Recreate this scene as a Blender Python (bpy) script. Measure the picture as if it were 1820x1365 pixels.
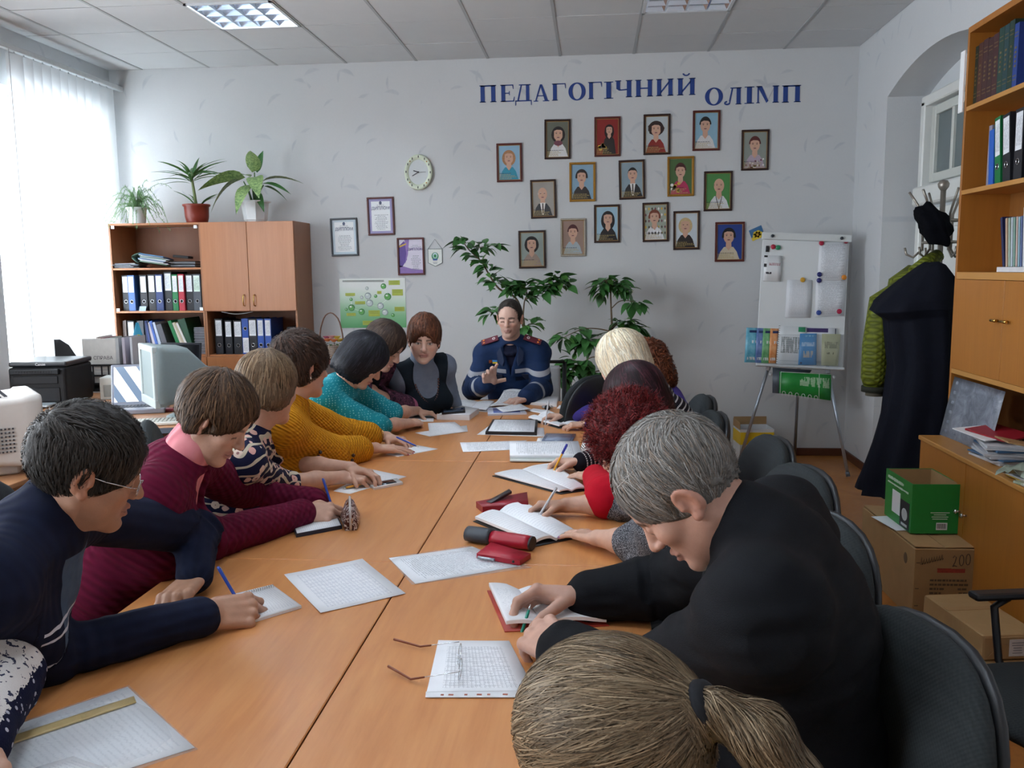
import bpy,bmesh,math,random
import numpy as np
from mathutils import Vector,Matrix,Euler
from math import radians as RAD,pi as PI,sin,cos
random.seed(7)
SC=bpy.context.scene
COL=SC.collection
for o in list(bpy.data.objects):
 bpy.data.objects.remove(o)
 # camera, world, exposure
CAM_H,ROOM_D,CEIL=1.59,7.476,3.33
XL,XR,YF=-4.17,2.12,-2.6
FPX,PITCH,YAW,ROLL=1550.0,0.1303,0.0927,-0.0102
def _axes():
 F=np.array([-sin(YAW),cos(YAW),0.]);R=np.array([cos(YAW),sin(YAW),0.]);U=np.array([0,0,1.])
 F2=F*cos(PITCH)-U*sin(PITCH);U2=U*cos(PITCH)+F*sin(PITCH)
 return R*cos(ROLL)+U2*sin(ROLL),U2*cos(ROLL)-R*sin(ROLL),F2
CR_,CU_,CF_=_axes()
cam=bpy.data.cameras.new('camera')
cam.sensor_width=36;cam.lens=FPX*36/1820;cam.clip_start=.02
camo=bpy.data.objects.new('camera',cam);COL.objects.link(camo)
M4=Matrix.Identity(4)
for i in range(3):
 M4[i][0]=CR_[i];M4[i][1]=CU_[i];M4[i][2]=-CF_[i]
M4.translation=(0,0,CAM_H)
camo.matrix_world=M4
SC.camera=camo
vs=SC.view_settings
vs.view_transform='Standard';vs.look='None';vs.gamma=1;vs.use_curve_mapping=False
vs.exposure=1.25
SC.cycles.max_bounces=8;SC.cycles.diffuse_bounces=4;SC.cycles.glossy_bounces=3
SC.cycles.transmission_bounces=5;SC.cycles.transparent_max_bounces=8
SC.cycles.sample_clamp_indirect=6;SC.cycles.caustics_reflective=False;SC.cycles.caustics_refractive=False
wd=bpy.data.worlds.new('overcast_sky');SC.world=wd;wd.use_nodes=True
wd.node_tree.nodes['Background'].inputs[0].default_value=(.86,.93,1,1)
wd.node_tree.nodes['Background'].inputs[1].default_value=SKY=7.0
LAMP=40.0
def _ray(px,py):return CF_+CR_*(px-910)/FPX-CU_*(py-682.5)/FPX
def atz(px,py,z):
 d=_ray(px,py);t=(z-CAM_H)/d[2];return Vector((d[0]*t,d[1]*t,z))
def aty(px,py,y):
 d=_ray(px,py);t=y/d[1];return Vector((d[0]*t,y,CAM_H+d[2]*t))
def atx(px,py,x):
 d=_ray(px,py);t=x/d[0];return Vector((x,d[1]*t,CAM_H+d[2]*t))
 # objects
def tag(o,label=None,cat=None,group=None,kind=None):
 if label:o['label']=label
 if cat:o['category']=cat
 if group:o['group']=group
 if kind:o['kind']=kind
 return o
def thing(name,label,cat,loc=(0,0,0),rz=0,group=None,rot=None):
 o=bpy.data.objects.new(name,None);COL.objects.link(o);o.empty_display_size=.05
 o.location=loc;o.rotation_euler=rot if rot else(0,0,rz)
 return tag(o,label,cat,group)
def link(name,me,mats,parent=None,loc=None,rot=None,label=None):
 if mats is not None:
  if not isinstance(mats,(list,tuple)):mats=[mats]
  if not len(me.materials):
   for m in mats:me.materials.append(m)
 o=bpy.data.objects.new(name,me);COL.objects.link(o)
 if parent:o.parent=parent
 if loc is not None:o.location=loc
 if rot is not None:o.rotation_euler=rot
 if label:o['label']=label
 return o
def obj(name,bm,mats,parent=None,loc=None,rot=None,smooth=False,label=None):
 me=bpy.data.meshes.new(name)
 if smooth:
  for f in bm.faces:f.smooth=True
 bm.to_mesh(me);bm.free()
 if smooth=='auto':me.set_sharp_from_angle(angle=RAD(38))
 return link(name,me,mats,parent,loc,rot,label)
def dup(root,loc=None,rot=None,label=None,group=None):
 r=root.copy();COL.objects.link(r)
 if loc is not None:r.location=loc
 if rot is not None:r.rotation_euler=rot
 if label:r['label']=label
 if group:r['group']=group
 for ch in list(root.children):
  c=ch.copy();COL.objects.link(c);c.parent=r
  for g in ch.children:
   d=g.copy();COL.objects.link(d);d.parent=c
 return r
def copyobj(src,loc=None,rot=None,parent=None,scale=None):
 o=src.copy();COL.objects.link(o);o.parent=parent if parent else src.parent
 if loc is not None:o.location=loc
 if rot is not None:o.rotation_euler=rot
 if scale is not None:o.scale=scale
 return o
 # bmesh pieces (all add to bm)
def NB():return bmesh.new()
def _fin(bm,vs_,mi,M):
 if M is not None:bmesh.ops.transform(bm,matrix=M,verts=vs_)
 if mi:
  s=set(vs_)
  for f in bm.faces:
   if f.verts[0]in s:f.material_index=mi
def TR(loc=(0,0,0),rot=(0,0,0)):return Matrix.Translation(loc)@Euler(rot).to_matrix().to_4x4()
def box(bm,c,s,bev=0,seg=1,mi=0,M=None):
 r=bmesh.ops.create_cube(bm,size=1)['verts']
 bmesh.ops.scale(bm,vec=s,verts=r)
 if bev:
  es=list({e for v in r for e in v.link_edges})
  g=bmesh.ops.bevel(bm,geom=es,offset=min(bev,min(s)*.49),segments=seg,affect='EDGES',profile=.5)
  st=[g['verts'][0]]if g['verts']else[r[0]]
  seen=set(st)
  while st:
   v=st.pop()
   for e in v.link_edges:
    w=e.other_vert(v)
    if w not in seen:seen.add(w);st.append(w)
  r=list(seen)
 bmesh.ops.translate(bm,vec=c,verts=r)
 _fin(bm,r,mi,M);return bm
def tube(bm,pts,r,n=8,mi=0,M=None,caps=True):
 """tube through pts, r a number or a list"""
 P=[Vector(p)for p in pts]
 rs=r if isinstance(r,(list,tuple))else[r]*len(P)
 rings=[];up=None
 for i,p in enumerate(P):
  t=(P[min(i+1,len(P)-1)]-P[max(i-1,0)]).normalized()
  if up is None:
   up=Vector((0,0,1))if abs(t.z)<.9 else Vector((1,0,0))
  a=(up-t*up.dot(t)).normalized();b=t.cross(a);up=a
  rings.append([bm.verts.new(p+(a*cos(2*PI*k/n)+b*sin(2*PI*k/n))*rs[i])for k in range(n)])
 for A,B in zip(rings,rings[1:]):
  for k in range(n):
   f=bm.faces.new((A[k],A[(k+1)%n],B[(k+1)%n],B[k]));f.smooth=True
 if caps:
  bm.faces.new(rings[0][::-1]);bm.faces.new(rings[-1])
 _fin(bm,[v for R in rings for v in R],mi,M);return bm
def lathe(bm,prof,n=24,mi=0,M=None,sx=1,sy=1):
 rings=[]
 for r,z in prof:
  if r<1e-5:rings.append([bm.verts.new((0,0,z))]*n);continue
  rings.append([bm.verts.new((r*cos(2*PI*k/n)*sx,r*sin(2*PI*k/n)*sy,z))for k in range(n)])
 for A,B in zip(rings,rings[1:]):
  for k in range(n):
   q=list(dict.fromkeys((A[k],A[(k+1)%n],B[(k+1)%n],B[k])))
   if len(q)>2:bm.faces.new(q).smooth=True
 if len(prof)>2:
  if prof[0][0]>1e-5:bm.faces.new(rings[0][::-1])
  if prof[-1][0]>1e-5:bm.faces.new(rings[-1])
 _fin(bm,list({v for R in rings for v in R}),mi,M);return bm
def prism(bm,pts,z0,z1,mi=0,M=None):
 """outline pts (x,y) extruded z0..z1"""
 A=[bm.verts.new((p[0],p[1],z0))for p in pts];B=[bm.verts.new((p[0],p[1],z1))for p in pts]
 n=len(pts)
 area=sum(pts[i][0]*pts[(i+1)%n][1]-pts[(i+1)%n][0]*pts[i][1]for i in range(n))
 if area<0:A.reverse();B.reverse()
 bm.faces.new(A[::-1]);bm.faces.new(B)
 for k in range(n):bm.faces.new((A[k],A[(k+1)%n],B[(k+1)%n],B[k]))
 _fin(bm,A+B,mi,M);return bm
def sheetgrid(bm,nx,ny,fn,mi=0,th=0):
 """grid u,v in 0..1 -> fn(u,v); UVs are stored; th gives it a thickness downwards"""
 uv=bm.loops.layers.uv.verify()
 def lay(dz,flip):
  V=[[bm.verts.new(Vector(fn(i/nx,j/ny))+Vector((0,0,dz)))for j in range(ny+1)]for i in range(nx+1)]
  for i in range(nx):
   for j in range(ny):
    q=[(i,j),(i+1,j),(i+1,j+1),(i,j+1)]
    if flip:q.reverse()
    f=bm.faces.new([V[a][b]for a,b in q]);f.smooth=True;f.material_index=mi
    for l,(a,b)in zip(f.loops,q):l[uv].uv=(a/nx,b/ny)
  return V
 V=lay(0,False)
 if th:
  W=lay(-th,True)
  rim=[(i,0)for i in range(nx)]+[(nx,j)for j in range(ny)]+[(i,ny)for i in range(nx,0,-1)]+[(0,j)for j in range(ny,0,-1)]
  for k in range(len(rim)):
   a,b=rim[k],rim[(k+1)%len(rim)]
   f=bm.faces.new((V[b[0]][b[1]],V[a[0]][a[1]],W[a[0]][a[1]],W[b[0]][b[1]]));f.material_index=mi
   for l in f.loops:l[uv].uv=(.002,.002)
 return bm
def quad(bm,pts,mi=0,uvs=((0,0),(1,0),(1,1),(0,1))):
 uv=bm.loops.layers.uv.verify()
 f=bm.faces.new([bm.verts.new(p)for p in pts]);f.material_index=mi
 for l,t in zip(f.loops,uvs):l[uv].uv=t
 return bm
def ellipsoid(bm,c,r,n=16,m=10,mi=0,M=None):
 v=bmesh.ops.create_uvsphere(bm,u_segments=n,v_segments=m,radius=1)['verts']
 bmesh.ops.scale(bm,vec=r,verts=v);bmesh.ops.translate(bm,vec=c,verts=v)
 s=set(v)
 for f in bm.faces:
  if f.verts[0]in s:f.smooth=True
 _fin(bm,v,mi,M);return bm
def text_mesh(body,size,depth=.0006,align='CENTER'):
 cu=bpy.data.curves.new('text','FONT');cu.body=body;cu.size=size;cu.extrude=depth
 cu.align_x=align;cu.align_y='CENTER';cu.resolution_u=2
 o=bpy.data.objects.new('text',cu);COL.objects.link(o)
 dg=bpy.context.evaluated_depsgraph_get()
 me=bpy.data.meshes.new_from_object(o.evaluated_get(dg))
 me.materials.clear()
 bpy.data.objects.remove(o);bpy.data.curves.remove(cu)
 return me
 # materials
def lin(c):
 if isinstance(c,str):
  c=[int(c[i:i+2],16)/255 for i in(0,2,4)]
 return tuple((x/12.92 if x<=.04045 else((x+.055)/1.055)**2.4)for x in c)
class X:
 """tiny expression builder on Math nodes"""
 def __init__(s,nt,k):s.nt,s.k=nt,k
 def _m(s,op,*a):
  n=s.nt.nodes.new('ShaderNodeMath');n.operation=op
  for i,v in enumerate((s,)+a):
   if isinstance(v,X):s.nt.links.new(v.k,n.inputs[i])
   else:n.inputs[i].default_value=v
  return X(s.nt,n.outputs[0])
 def __add__(s,o):return s._m('ADD',o)
 def __sub__(s,o):return s._m('SUBTRACT',o)
 def __mul__(s,o):return s._m('MULTIPLY',o)
 def __truediv__(s,o):return s._m('DIVIDE',o)
 def __gt__(s,o):return s._m('GREATER_THAN',o)
 def __lt__(s,o):return s._m('LESS_THAN',o)
 def fl(s):return s._m('FLOOR')
 def fr(s):return s._m('FRACT')
 def ab(s):return s._m('ABSOLUTE')
 def sn(s):return s._m('SINE')
 def cs(s):return s._m('COSINE')
 def pw(s,o):return s._m('POWER',o)
 def mx(s,o):return s._m('MAXIMUM',o)
 def mn(s,o):return s._m('MINIMUM',o)
 def inv(s):return s*-1.+1.
class MatB:
 def __init__(s,name,rough=.5,metal=0,spec=.5):
  s.m=bpy.data.materials.new(name);s.m.use_nodes=True
  s.nt=s.m.node_tree;s.b=s.nt.nodes['Principled BSDF']
  s.b.inputs['Roughness'].default_value=rough;s.b.inputs['Metallic'].default_value=metal
  s.b.inputs['Specular IOR Level'].default_value=spec
 def node(s,t,**kw):
  n=s.nt.nodes.new(t)
  for k,v in kw.items():
   if k in n.inputs.keys():
    if hasattr(v,'k'):s.nt.links.new(v.k,n.inputs[k])
    elif isinstance(v,bpy.types.NodeSocket):s.nt.links.new(v,n.inputs[k])
    else:n.inputs[k].default_value=v
   else:setattr(n,k,v)
  return n
 def coord(s,which='Object',scale=None,rot=None):
  c=s.node('ShaderNodeTexCoord').outputs[which]
  if scale or rot:
   mp=s.node('ShaderNodeMapping');s.nt.links.new(c,mp.inputs[0])
   if scale:mp.inputs['Scale'].default_value=scale
   if rot:mp.inputs['Rotation'].default_value=rot
   c=mp.outputs[0]
  return c
 def attr(s,name):return s.node('ShaderNodeAttribute',attribute_name=name)
 def xyz(s,sock):
  n=s.node('ShaderNodeSeparateXYZ');s.nt.links.new(sock,n.inputs[0])
  return[X(s.nt,k)for k in n.outputs]
 def comb(s,x,y,z=0.):
  n=s.node('ShaderNodeCombineXYZ')
  for i,v in enumerate((x,y,z)):
   if isinstance(v,X):s.nt.links.new(v.k,n.inputs[i])
   else:n.inputs[i].default_value=v
  return n.outputs[0]
 def noise(s,vec,scale=5.,detail=3.,rough=.55,dist=0.):
  n=s.node('ShaderNodeTexNoise',Scale=scale,Detail=detail,Roughness=rough,Distortion=dist)
  s.nt.links.new(vec,n.inputs['Vector']);return X(s.nt,n.outputs[0])
 def white(s,vec):
  n=s.node('ShaderNodeTexWhiteNoise');s.nt.links.new(vec,n.inputs['Vector']);return X(s.nt,n.outputs[0])
 def mix(s,a,b,f):
  n=s.node('ShaderNodeMix',data_type='RGBA')
  for i,v in((6,a),(7,b),(0,f)):
   if isinstance(v,X):s.nt.links.new(v.k,n.inputs[i])
   elif isinstance(v,bpy.types.NodeSocket):s.nt.links.new(v,n.inputs[i])
   elif i==0:n.inputs[0].default_value=v
   else:n.inputs[i].default_value=(*lin(v),1)
  return n.outputs[2]
 def ramp(s,f,stops):
  n=s.node('ShaderNodeValToRGB');s.nt.links.new(f.k,n.inputs[0]);e=n.color_ramp.elements
  while len(e)<len(stops):e.new(.5)
  for q,(p,c)in zip(e,stops):q.position=p;q.color=(*lin(c),1)
  return n.outputs[0]
 def col(s,c):
  if isinstance(c,bpy.types.NodeSocket):s.nt.links.new(c,s.b.inputs['Base Color'])
  else:s.b.inputs['Base Color'].default_value=(*lin(c),1)
  return s
 def rough(s,x):s.nt.links.new(x.k,s.b.inputs['Roughness']);return s
 def bump(s,h,dist=.002,st=1.):
  n=s.node('ShaderNodeBump',Strength=st,Distance=dist);s.nt.links.new(h.k,n.inputs['Height'])
  s.nt.links.new(n.outputs[0],s.b.inputs['Normal']);return s
_MC={}
def PM(c,rough=.5,metal=0,var=.12,scale=30.,spec=.5,bump=0.,name=None,bscale=None):
 """plain procedural material: a colour with a slight noise in value, optional relief"""
 key=(c,rough,metal,var,scale,spec,bump,bscale)
 if key in _MC:return _MC[key]
 b=MatB(name or 'material_'+str(c),rough,metal,spec)
 v=b.coord()
 n=b.noise(v,scale,3)
 rgb=lin(c)
 hi=[min(1,x*(1+var))for x in rgb];lo=[x*(1-var)for x in rgb]
 mixn=b.node('ShaderNodeMix',data_type='RGBA');b.nt.links.new(n.k,mixn.inputs[0])
 mixn.inputs[6].default_value=(*lo,1);mixn.inputs[7].default_value=(*hi,1)
 b.col(mixn.outputs[2])
 if bump:b.bump(b.noise(v,bscale or scale*6,2),bump)
 _MC[key]=b.m;return b.m
def wood(name,c1,c2,rough=.35,axis=2,sc=1.,spec=.5,coat=0):
 b=MatB(name,rough,0,spec)
 s=[22*sc,22*sc,22*sc];s[axis]=1.2*sc
 v=b.coord('Object',tuple(s))
 n=b.noise(v,1.,4,.6,.6);n2=b.noise(b.coord('Object',tuple(x*5 for x in s)),1.,2)
 b.col(b.mix(c1,c2,(n*.75+n2*.35-.08)))
 b.m.node_tree.nodes['Principled BSDF'].inputs['Coat Weight'].default_value=coat
 b.bump(n2,.0004,.5)
 return b.m
def paper_print(name,nl=36,kind='text',ink='606878',base='f7f9fc',mx=.1,my=.07,dens=.5,wl=55,strength=.75):
 """white sheet with rows of print, a ruled table or handwriting; uses the sheet's UVs"""
 b=MatB(name,.6)
 u,v,_=b.xyz(b.coord('UV'))
 row=(v*float(nl)).fl()
 inside=(u>mx)*(u<1-mx)*(v>my)*(v<1-my)
 if kind=='table':
  cu=(u*12.).fr();cv=(v*24.).fr()
  line=((cu<.09)+(cv<.16)).mn(1.)
  words=((v*48.).fr()>.45)*(b.noise(b.comb(u*70.,row*3.7),1.,1)>.52)
  ink_f=(line*.55).mx(words*.5)*inside
 else:
  band=(v*float(nl)).fr()
  n=b.noise(b.comb(u*float(wl),row*7.31),1.,2)
  endr=b.white(b.comb(row,row*.37))
  if kind=='hand':
   wob=b.noise(b.comb(u*90.,row*3.1),1.,1)
   ink_f=((band-wob).ab()<.13)*(n>.4)*inside
  else:
   ink_f=(band<.42)*(n>dens)*(u<(endr*.35+.68).mn(1-mx))*inside
 base_n=b.noise(b.coord('Object'),8.,2)
 c=b.mix(b.mix(base,'eceff5',base_n),ink,ink_f*strength)
 b.col(c);return b.m
def glassm(name,col='ffffff',rough=.02,alpha=.12):
 b=MatB(name,rough);b.col(col)
 b.b.inputs['Alpha'].default_value=alpha
 return b.m
 # the room
def wallpaper(name,c1,c2,leaf,ax):
 b=MatB(name,.75,0,.25)
 P=b.coord('Object')
 x,y,z=b.xyz(P)
 h=x if ax==0 else y
 fl=(b.noise(P,1.7,4)*.7+b.noise(P,60,2)*.3)
 base=b.mix(c1,c2,fl)
 tot=None
 for k,(sc,ln,wd_)in enumerate(((2.6,.085,.020),(2.6,.06,.014))):
  q=b.comb(h*sc+k*7.3,z*sc*.9+k*3.1,0.)
  vo=b.node('ShaderNodeTexVoronoi',Scale=1.,Randomness=.8);b.nt.links.new(q,vo.inputs['Vector'])
  px_,py_,_=b.xyz(vo.outputs['Position']);qx,qy,_=b.xyz(q)
  r_,g_,_b=b.xyz(vo.outputs['Color'])
  a=r_*2.4+(.4+k*1.3)
  dx=(qx-px_)/sc;dz=(qy-py_)/sc
  lx=dx*a.cs()+dz*a.sn();ly=dz*a.cs()-dx*a.sn()
  lx=lx+ly*ly*3.5
  lf=((lx.ab()/wd_)+(ly*ly/(ln*ln))).inv().mx(0.).mn(.5)*2.
  lf=lf*(g_>.25)
  tot=lf if tot is None else tot.mx(lf)
 tot=tot*(b.noise(P,14.,3)*1.5-.2).mx(0.).mn(1.)
 b.col(b.mix(base,leaf,tot*.42))
 b.bump(b.noise(P,140.,2)+tot*.5,.0012,.6)
 return b.m
wp_back=wallpaper('wallpaper_leaf','c6c9cb','d4d5d6','98a2b0',0)
wp_side=wallpaper('wallpaper_leaf_side','c6c9cc','d3d5d7','9fa9b6',1)
plaster=PM('cfd3d6',.8,0,.05,6,.2,.0006)
white_paint=PM('e3e5e2',.4,0,.04,9)
door_white=PM('cfd2cc',.45,0,.05,7)
def floor_mat():
 b=MatB('painted_floor',.33,0,.45)
 P=b.coord('Object')
 n=b.noise(P,3.,5,.62,.8);n2=b.noise(P,40.,3)
 b.col(b.ramp(n*.7+n2*.3,[(.25,'8a5224'),(.5,'ad7036'),(.72,'c08548')]))
 b.rough(n2*.3+.22);b.bump(n2,.001,.4);return b.m
def plane_obj(name,c,s,mats,kind='structure'):
 bm=NB();box(bm,(0,0,0),s);o=obj(name,bm,mats,None,c);return tag(o,kind=kind)
fl=plane_obj('floor',((XL+XR)/2,(YF+ROOM_D)/2,-.05),(XR-XL+.9,ROOM_D-YF+.4,.1),floor_mat())
wb=plane_obj('wall_back',((XL+XR)/2,ROOM_D+.1,CEIL/2),(XR-XL+1.2,.2,CEIL+.6),wp_back)
wf=plane_obj('wall_front',((XL+XR)/2,YF-.1,CEIL/2),(XR-XL+1.2,.2,CEIL+.6),plaster)
# ceiling of 60 cm boards: every board is a piece of its own
tile_m=MatB('ceiling_board',.85,0,.15)
_P=tile_m.coord('Object')
tile_m.col(tile_m.mix('c9cccf','d8dadb',tile_m.noise(_P,150.,2)*.6+tile_m.noise(_P,5.,2)*.4))
tile_m.bump(tile_m.noise(_P,220.,2),.0015,.6)
tile_m=tile_m.m
grid_m=PM('8e9396',.6,0,.06,20)
ceil=plane_obj('ceiling',((XL+XR)/2,(YF+ROOM_D)/2,CEIL+.23),(XR-XL+.9,ROOM_D-YF+.4,.2),grid_m)
AX0,CY0=-3.87,ROOM_D-.535
xs=[XL]+[AX0+.6*i for i in range(10)]+[XR]
ys=[ROOM_D]
y=CY0
while y>YF:ys.append(y);y-=.6
ys.append(YF)
LITS={(3,2):1,(8,2):0,(3,6):1,(6,6):1,(3,10):1,(6,10):1}
tm=None
ceil_off=Vector(ceil.location)
for i in range(len(xs)-1):
 for j in range(len(ys)-1):
  if(i,j)in LITS:continue
  sx,sy=xs[i+1]-xs[i]-.007,ys[j]-ys[j+1]-.008
  if sx<.05 or sy<.05:continue
  if tm is None:
   bm=NB();box(bm,(0,0,0),(1,1,1));o0=obj('ceiling_board',bm,tile_m);tm=o0.data;bpy.data.objects.remove(o0)
  o=link('ceiling_board',tm,None,ceil)
  o.location=Vector(((xs[i]+xs[i+1])/2,(ys[j]+ys[j+1])/2,CEIL+.010+random.uniform(-.0012,.0012)))-ceil_off
  o.scale=(sx,sy,.018)
run_m=PM('a9adb0',.5,0,.05,20)
bm=NB();box(bm,(0,0,0),(.021,ROOM_D-YF,.012));r0=obj('ceiling_runner',bm,run_m);rme=r0.data;bpy.data.objects.remove(r0)
for x in xs[1:-1]:
 o=link('ceiling_runner',rme,None,ceil);o.location=Vector((x,(YF+ROOM_D)/2,CEIL+.0035))-ceil_off
 # ceiling lights with mirror louvres
mirror=PM('d8dde6',.12,1,.03,30)
tube_on=bpy.data.materials.new('lit_tube');tube_on.use_nodes=True
_b=tube_on.node_tree.nodes['Principled BSDF'];_b.inputs['Emission Color'].default_value=(.80,.90,1,1);_b.inputs['Emission Strength'].default_value=LAMP
tube_off=PM('dfe3e4',.3)
lamp_white=PM('d5dade',.35);blade_lit=PM('aab6c6',.16,.95,.03,30)
def ceiling_light(x,y,lit,label):
 t=thing('ceiling_light',label,'ceiling light',(x,y,CEIL),group=None)
 bm=NB()
 for sx,sy,px_,py_ in((.594,.02,0,.287),(.594,.02,0,-.287),(.02,.594,.287,0),(.02,.594,-.287,0)):
  box(bm,(px_,py_,-.002),(sx,sy,.012))
 obj('frame',bm,lamp_white,t)
 bm=NB();box(bm,(0,0,.085),(.58,.58,.006))
 for s in(-1,1):
  box(bm,(s*.29,0,.045),(.006,.58,.085));box(bm,(0,s*.29,.045),(.58,.006,.085))
 obj('reflector_housing',bm,mirror if not lit else lamp_white,t)
 for k in range(4):
  bm=NB();tube(bm,[((k-1.5)*.14,-.27,.05),((k-1.5)*.14,.27,.05)],.013,10)
  obj('tube',bm,tube_on if lit else tube_off,t)
 for k in range(5):
  x_=(k-2)*.14
  bm=NB();prism(bm,[(-.03,.045),(.03,.045),(.006,0),(-.006,0)],-.285,.285,M=Matrix(((1,0,0,x_),(0,0,1,0),(0,1,0,0),(0,0,0,1))))
  obj('louvre_blade',bm,blade_lit if lit else mirror,t)
 for k in range(5):
  y_=(k-2)*.14+.0
  bm=NB();prism(bm,[(-.014,.04),(.014,.04),(.004,.001),(-.004,.001)],-.285,.285,M=Matrix(((0,0,1,0),(1,0,0,y_),(0,1,0,0),(0,0,0,1))))
  obj('louvre_blade',bm,blade_lit if lit else mirror,t)
 return t
for(i,j),lit in LITS.items():
 lab={(3,2):'lit square ceiling light with mirror louvres, above the left-hand side of the room',(8,2):'unlit square ceiling light whose louvres mirror the orange table, above the portraits'}.get((i,j),'lit square louvred ceiling light over the '+('middle' if j==6 else 'near end')+' of the '+('room' if i==3 else 'table'))
 t=ceiling_light((xs[i]+xs[i+1])/2,(ys[j]+ys[j+1])/2,lit,lab)
 if(i,j)not in((3,2),(8,2)):t['group']='ceiling lights out of the picture'
 # left wall with window openings
WINS=[(5.88,7.22),(2.2,4.3),(-1.4,.8)]
WZ0,WZ1=.86,2.93
bm=NB()
T=.42
def wbox(y0,y1,z0,z1):box(bm,(XL-T/2,(y0+y1)/2,(z0+z1)/2),(T,y1-y0,z1-z0))
yy=ROOM_D+.1
for a,b_ in WINS:
 wbox(b_,yy,0,CEIL+.3);wbox(a,b_,0,WZ0);wbox(a,b_,WZ1,CEIL+.3);yy=a
wbox(YF-.1,yy,0,CEIL+.3)
tag(obj('wall_left',bm,wp_side),kind='structure')
pane_m=glassm('window_glass','f4fbff',.02,.06)
for n,(a,b_)in enumerate(WINS):
 fr=NB();y0,y1,x=a,b_,XL-.26
 w=.06
 box(fr,(x,y0+w/2,(WZ0+WZ1)/2),(.07,w,WZ1-WZ0),.006);box(fr,(x,y1-w/2,(WZ0+WZ1)/2),(.07,w,WZ1-WZ0),.006)
 box(fr,(x,(y0+y1)/2,WZ0+w/2),(.07,y1-y0-2*w,w),.006);box(fr,(x,(y0+y1)/2,WZ1-w/2),(.07,y1-y0-2*w,w),.006)
 box(fr,(x,(y0+y1)/2,2.3),(.07,y1-y0-2*w,.05),.006);box(fr,(x,(y0+y1)/2,(WZ0+2.3)/2),(.06,.07,2.3-WZ0),.006)
 wo=tag(obj('window_%d'%(n+1),fr,white_paint),kind='structure')
 ym=(y0+y1)/2
 for(p0,p1,q0,q1)in((y0,ym,WZ0,2.3),(ym,y1,WZ0,2.3),(y0,y1,2.3,WZ1)):
  g=NB();box(g,(x,(p0+p1)/2,(q0+q1)/2),(.004,p1-p0-.09,q1-q0-.09));obj('pane',g,pane_m,wo)
 s=NB();box(s,(XL-.09,ym,WZ0+.012),(.36,y1-y0+(.1 if n else.02),.03),.008,2);obj('window_sill',s,white_paint,wo)
 pl=bpy.data.lights.new('daylight_portal','AREA');pl.shape='RECTANGLE';pl.size=WZ1-WZ0;pl.size_y=y1-y0;pl.cycles.is_portal=True
 po=bpy.data.objects.new('daylight_portal',pl);COL.objects.link(po);po.location=(XL-.36,ym,(WZ0+WZ1)/2);po.rotation_euler=(0,-PI/2,0)
 # vertical blind in front of window 1
slat_m=bpy.data.materials.new('blind_fabric');slat_m.use_nodes=True
nt=slat_m.node_tree;bs=nt.nodes['Principled BSDF'];bs.inputs['Base Color'].default_value=(.80,.84,.86,1);bs.inputs['Roughness'].default_value=.8
tl=nt.nodes.new('ShaderNodeBsdfTranslucent');tl.inputs[0].default_value=(.85,.88,.9,1)
mxs=nt.nodes.new('ShaderNodeMixShader');mxs.inputs[0].default_value=.28
nz=nt.nodes.new('ShaderNodeTexNoise');nz.inputs['Scale'].default_value=260
bpn=nt.nodes.new('ShaderNodeBump');bpn.inputs['Distance'].default_value=.0005;nt.links.new(nz.outputs[0],bpn.inputs['Height']);nt.links.new(bpn.outputs[0],bs.inputs['Normal'])
nt.links.new(bs.outputs[0],mxs.inputs[1]);nt.links.new(tl.outputs[0],mxs.inputs[2]);nt.links.new(mxs.outputs[0],nt.nodes['Material Output'].inputs[0])
XB=XL+.10
bl=thing('vertical_blind','white vertical fabric blind drawn over the bright window at the left','blind',(XB,6.66,3.17))
rail=NB();box(rail,(0,.0,0),(.045,1.66,.04),.006,2);box(rail,(.024,0,-.008),(.004,1.64,.006));obj('head_rail',rail,PM('d3d8da',.35),bl)
ns=12
for k in range(ns):
 yk=-.60+k*(1.19/(ns-1))
 H_=2.33;a=.42+.06*sin(k*2.1)
 s=NB()
 sheetgrid(s,8,1,lambda u,v,a=a:((u-.5)*.127*sin(a)+.010*(1-(2*u-1)**2),(u-.5)*.127*cos(a),-.035-H_*v))
 obj('blind_slat',s,slat_m,bl,(0,yk,0))
 c=NB();box(c,(0,yk,-.028),(.008,.012,.022),.002);obj('slat_clip',c,PM('b9bec2',.4),bl)
ch=NB();tube(ch,[(.03,-.70,-.02),(.032,-.705,-1.2),(.03,-.69,-2.2)],.0022,6);obj('pull_chain',ch,PM('c4c8cc',.4),bl)
# right wall with an arched door niche
NY0,NY1,NZ,NR=4.95,6.74,2.80,.16
arch=[]
for k in range(17):
 t=k/16;yv=NY1+(NY0-NY1)*t
 arch.append((yv,NZ+NR*(1-(2*t-1)**2)))
bm=NB()
TN=.30
def rwall(pts):prism(bm,pts,XR,XR+TN,M=Matrix(((0,0,1,0),(1,0,0,0),(0,1,0,0),(0,0,0,1))))
rwall([(NY1,0),(ROOM_D+.1,0),(ROOM_D+.1,CEIL+.3),(NY1,CEIL+.3)])
rwall([(YF-.1,0),(NY0,0),(NY0,CEIL+.3),(YF-.1,CEIL+.3)])
for(a,b_)in zip(arch,arch[1:]):rwall([a,(a[0],CEIL+.3),(b_[0],CEIL+.3),b_])
bmesh.ops.recalc_face_normals(bm,faces=bm.faces[:])
tag(obj('wall_right',bm,wp_side),kind='structure')
DX=XR+.235
dz=2.08
dr=NB()
box(dr,(DX+.06,(NY0+NY1)/2,1.6),(.02,NY1-NY0,3.2))
do=tag(obj('door_1',dr,plaster),kind='structure')
fr=NB()
Yd0,Yd1=5.02,6.66
ztop=2.74
box(fr,(DX+.02,Yd1-.03,ztop/2),(.09,.07,ztop),.008);box(fr,(DX+.02,Yd0+.03,ztop/2),(.09,.07,ztop),.008)
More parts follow.
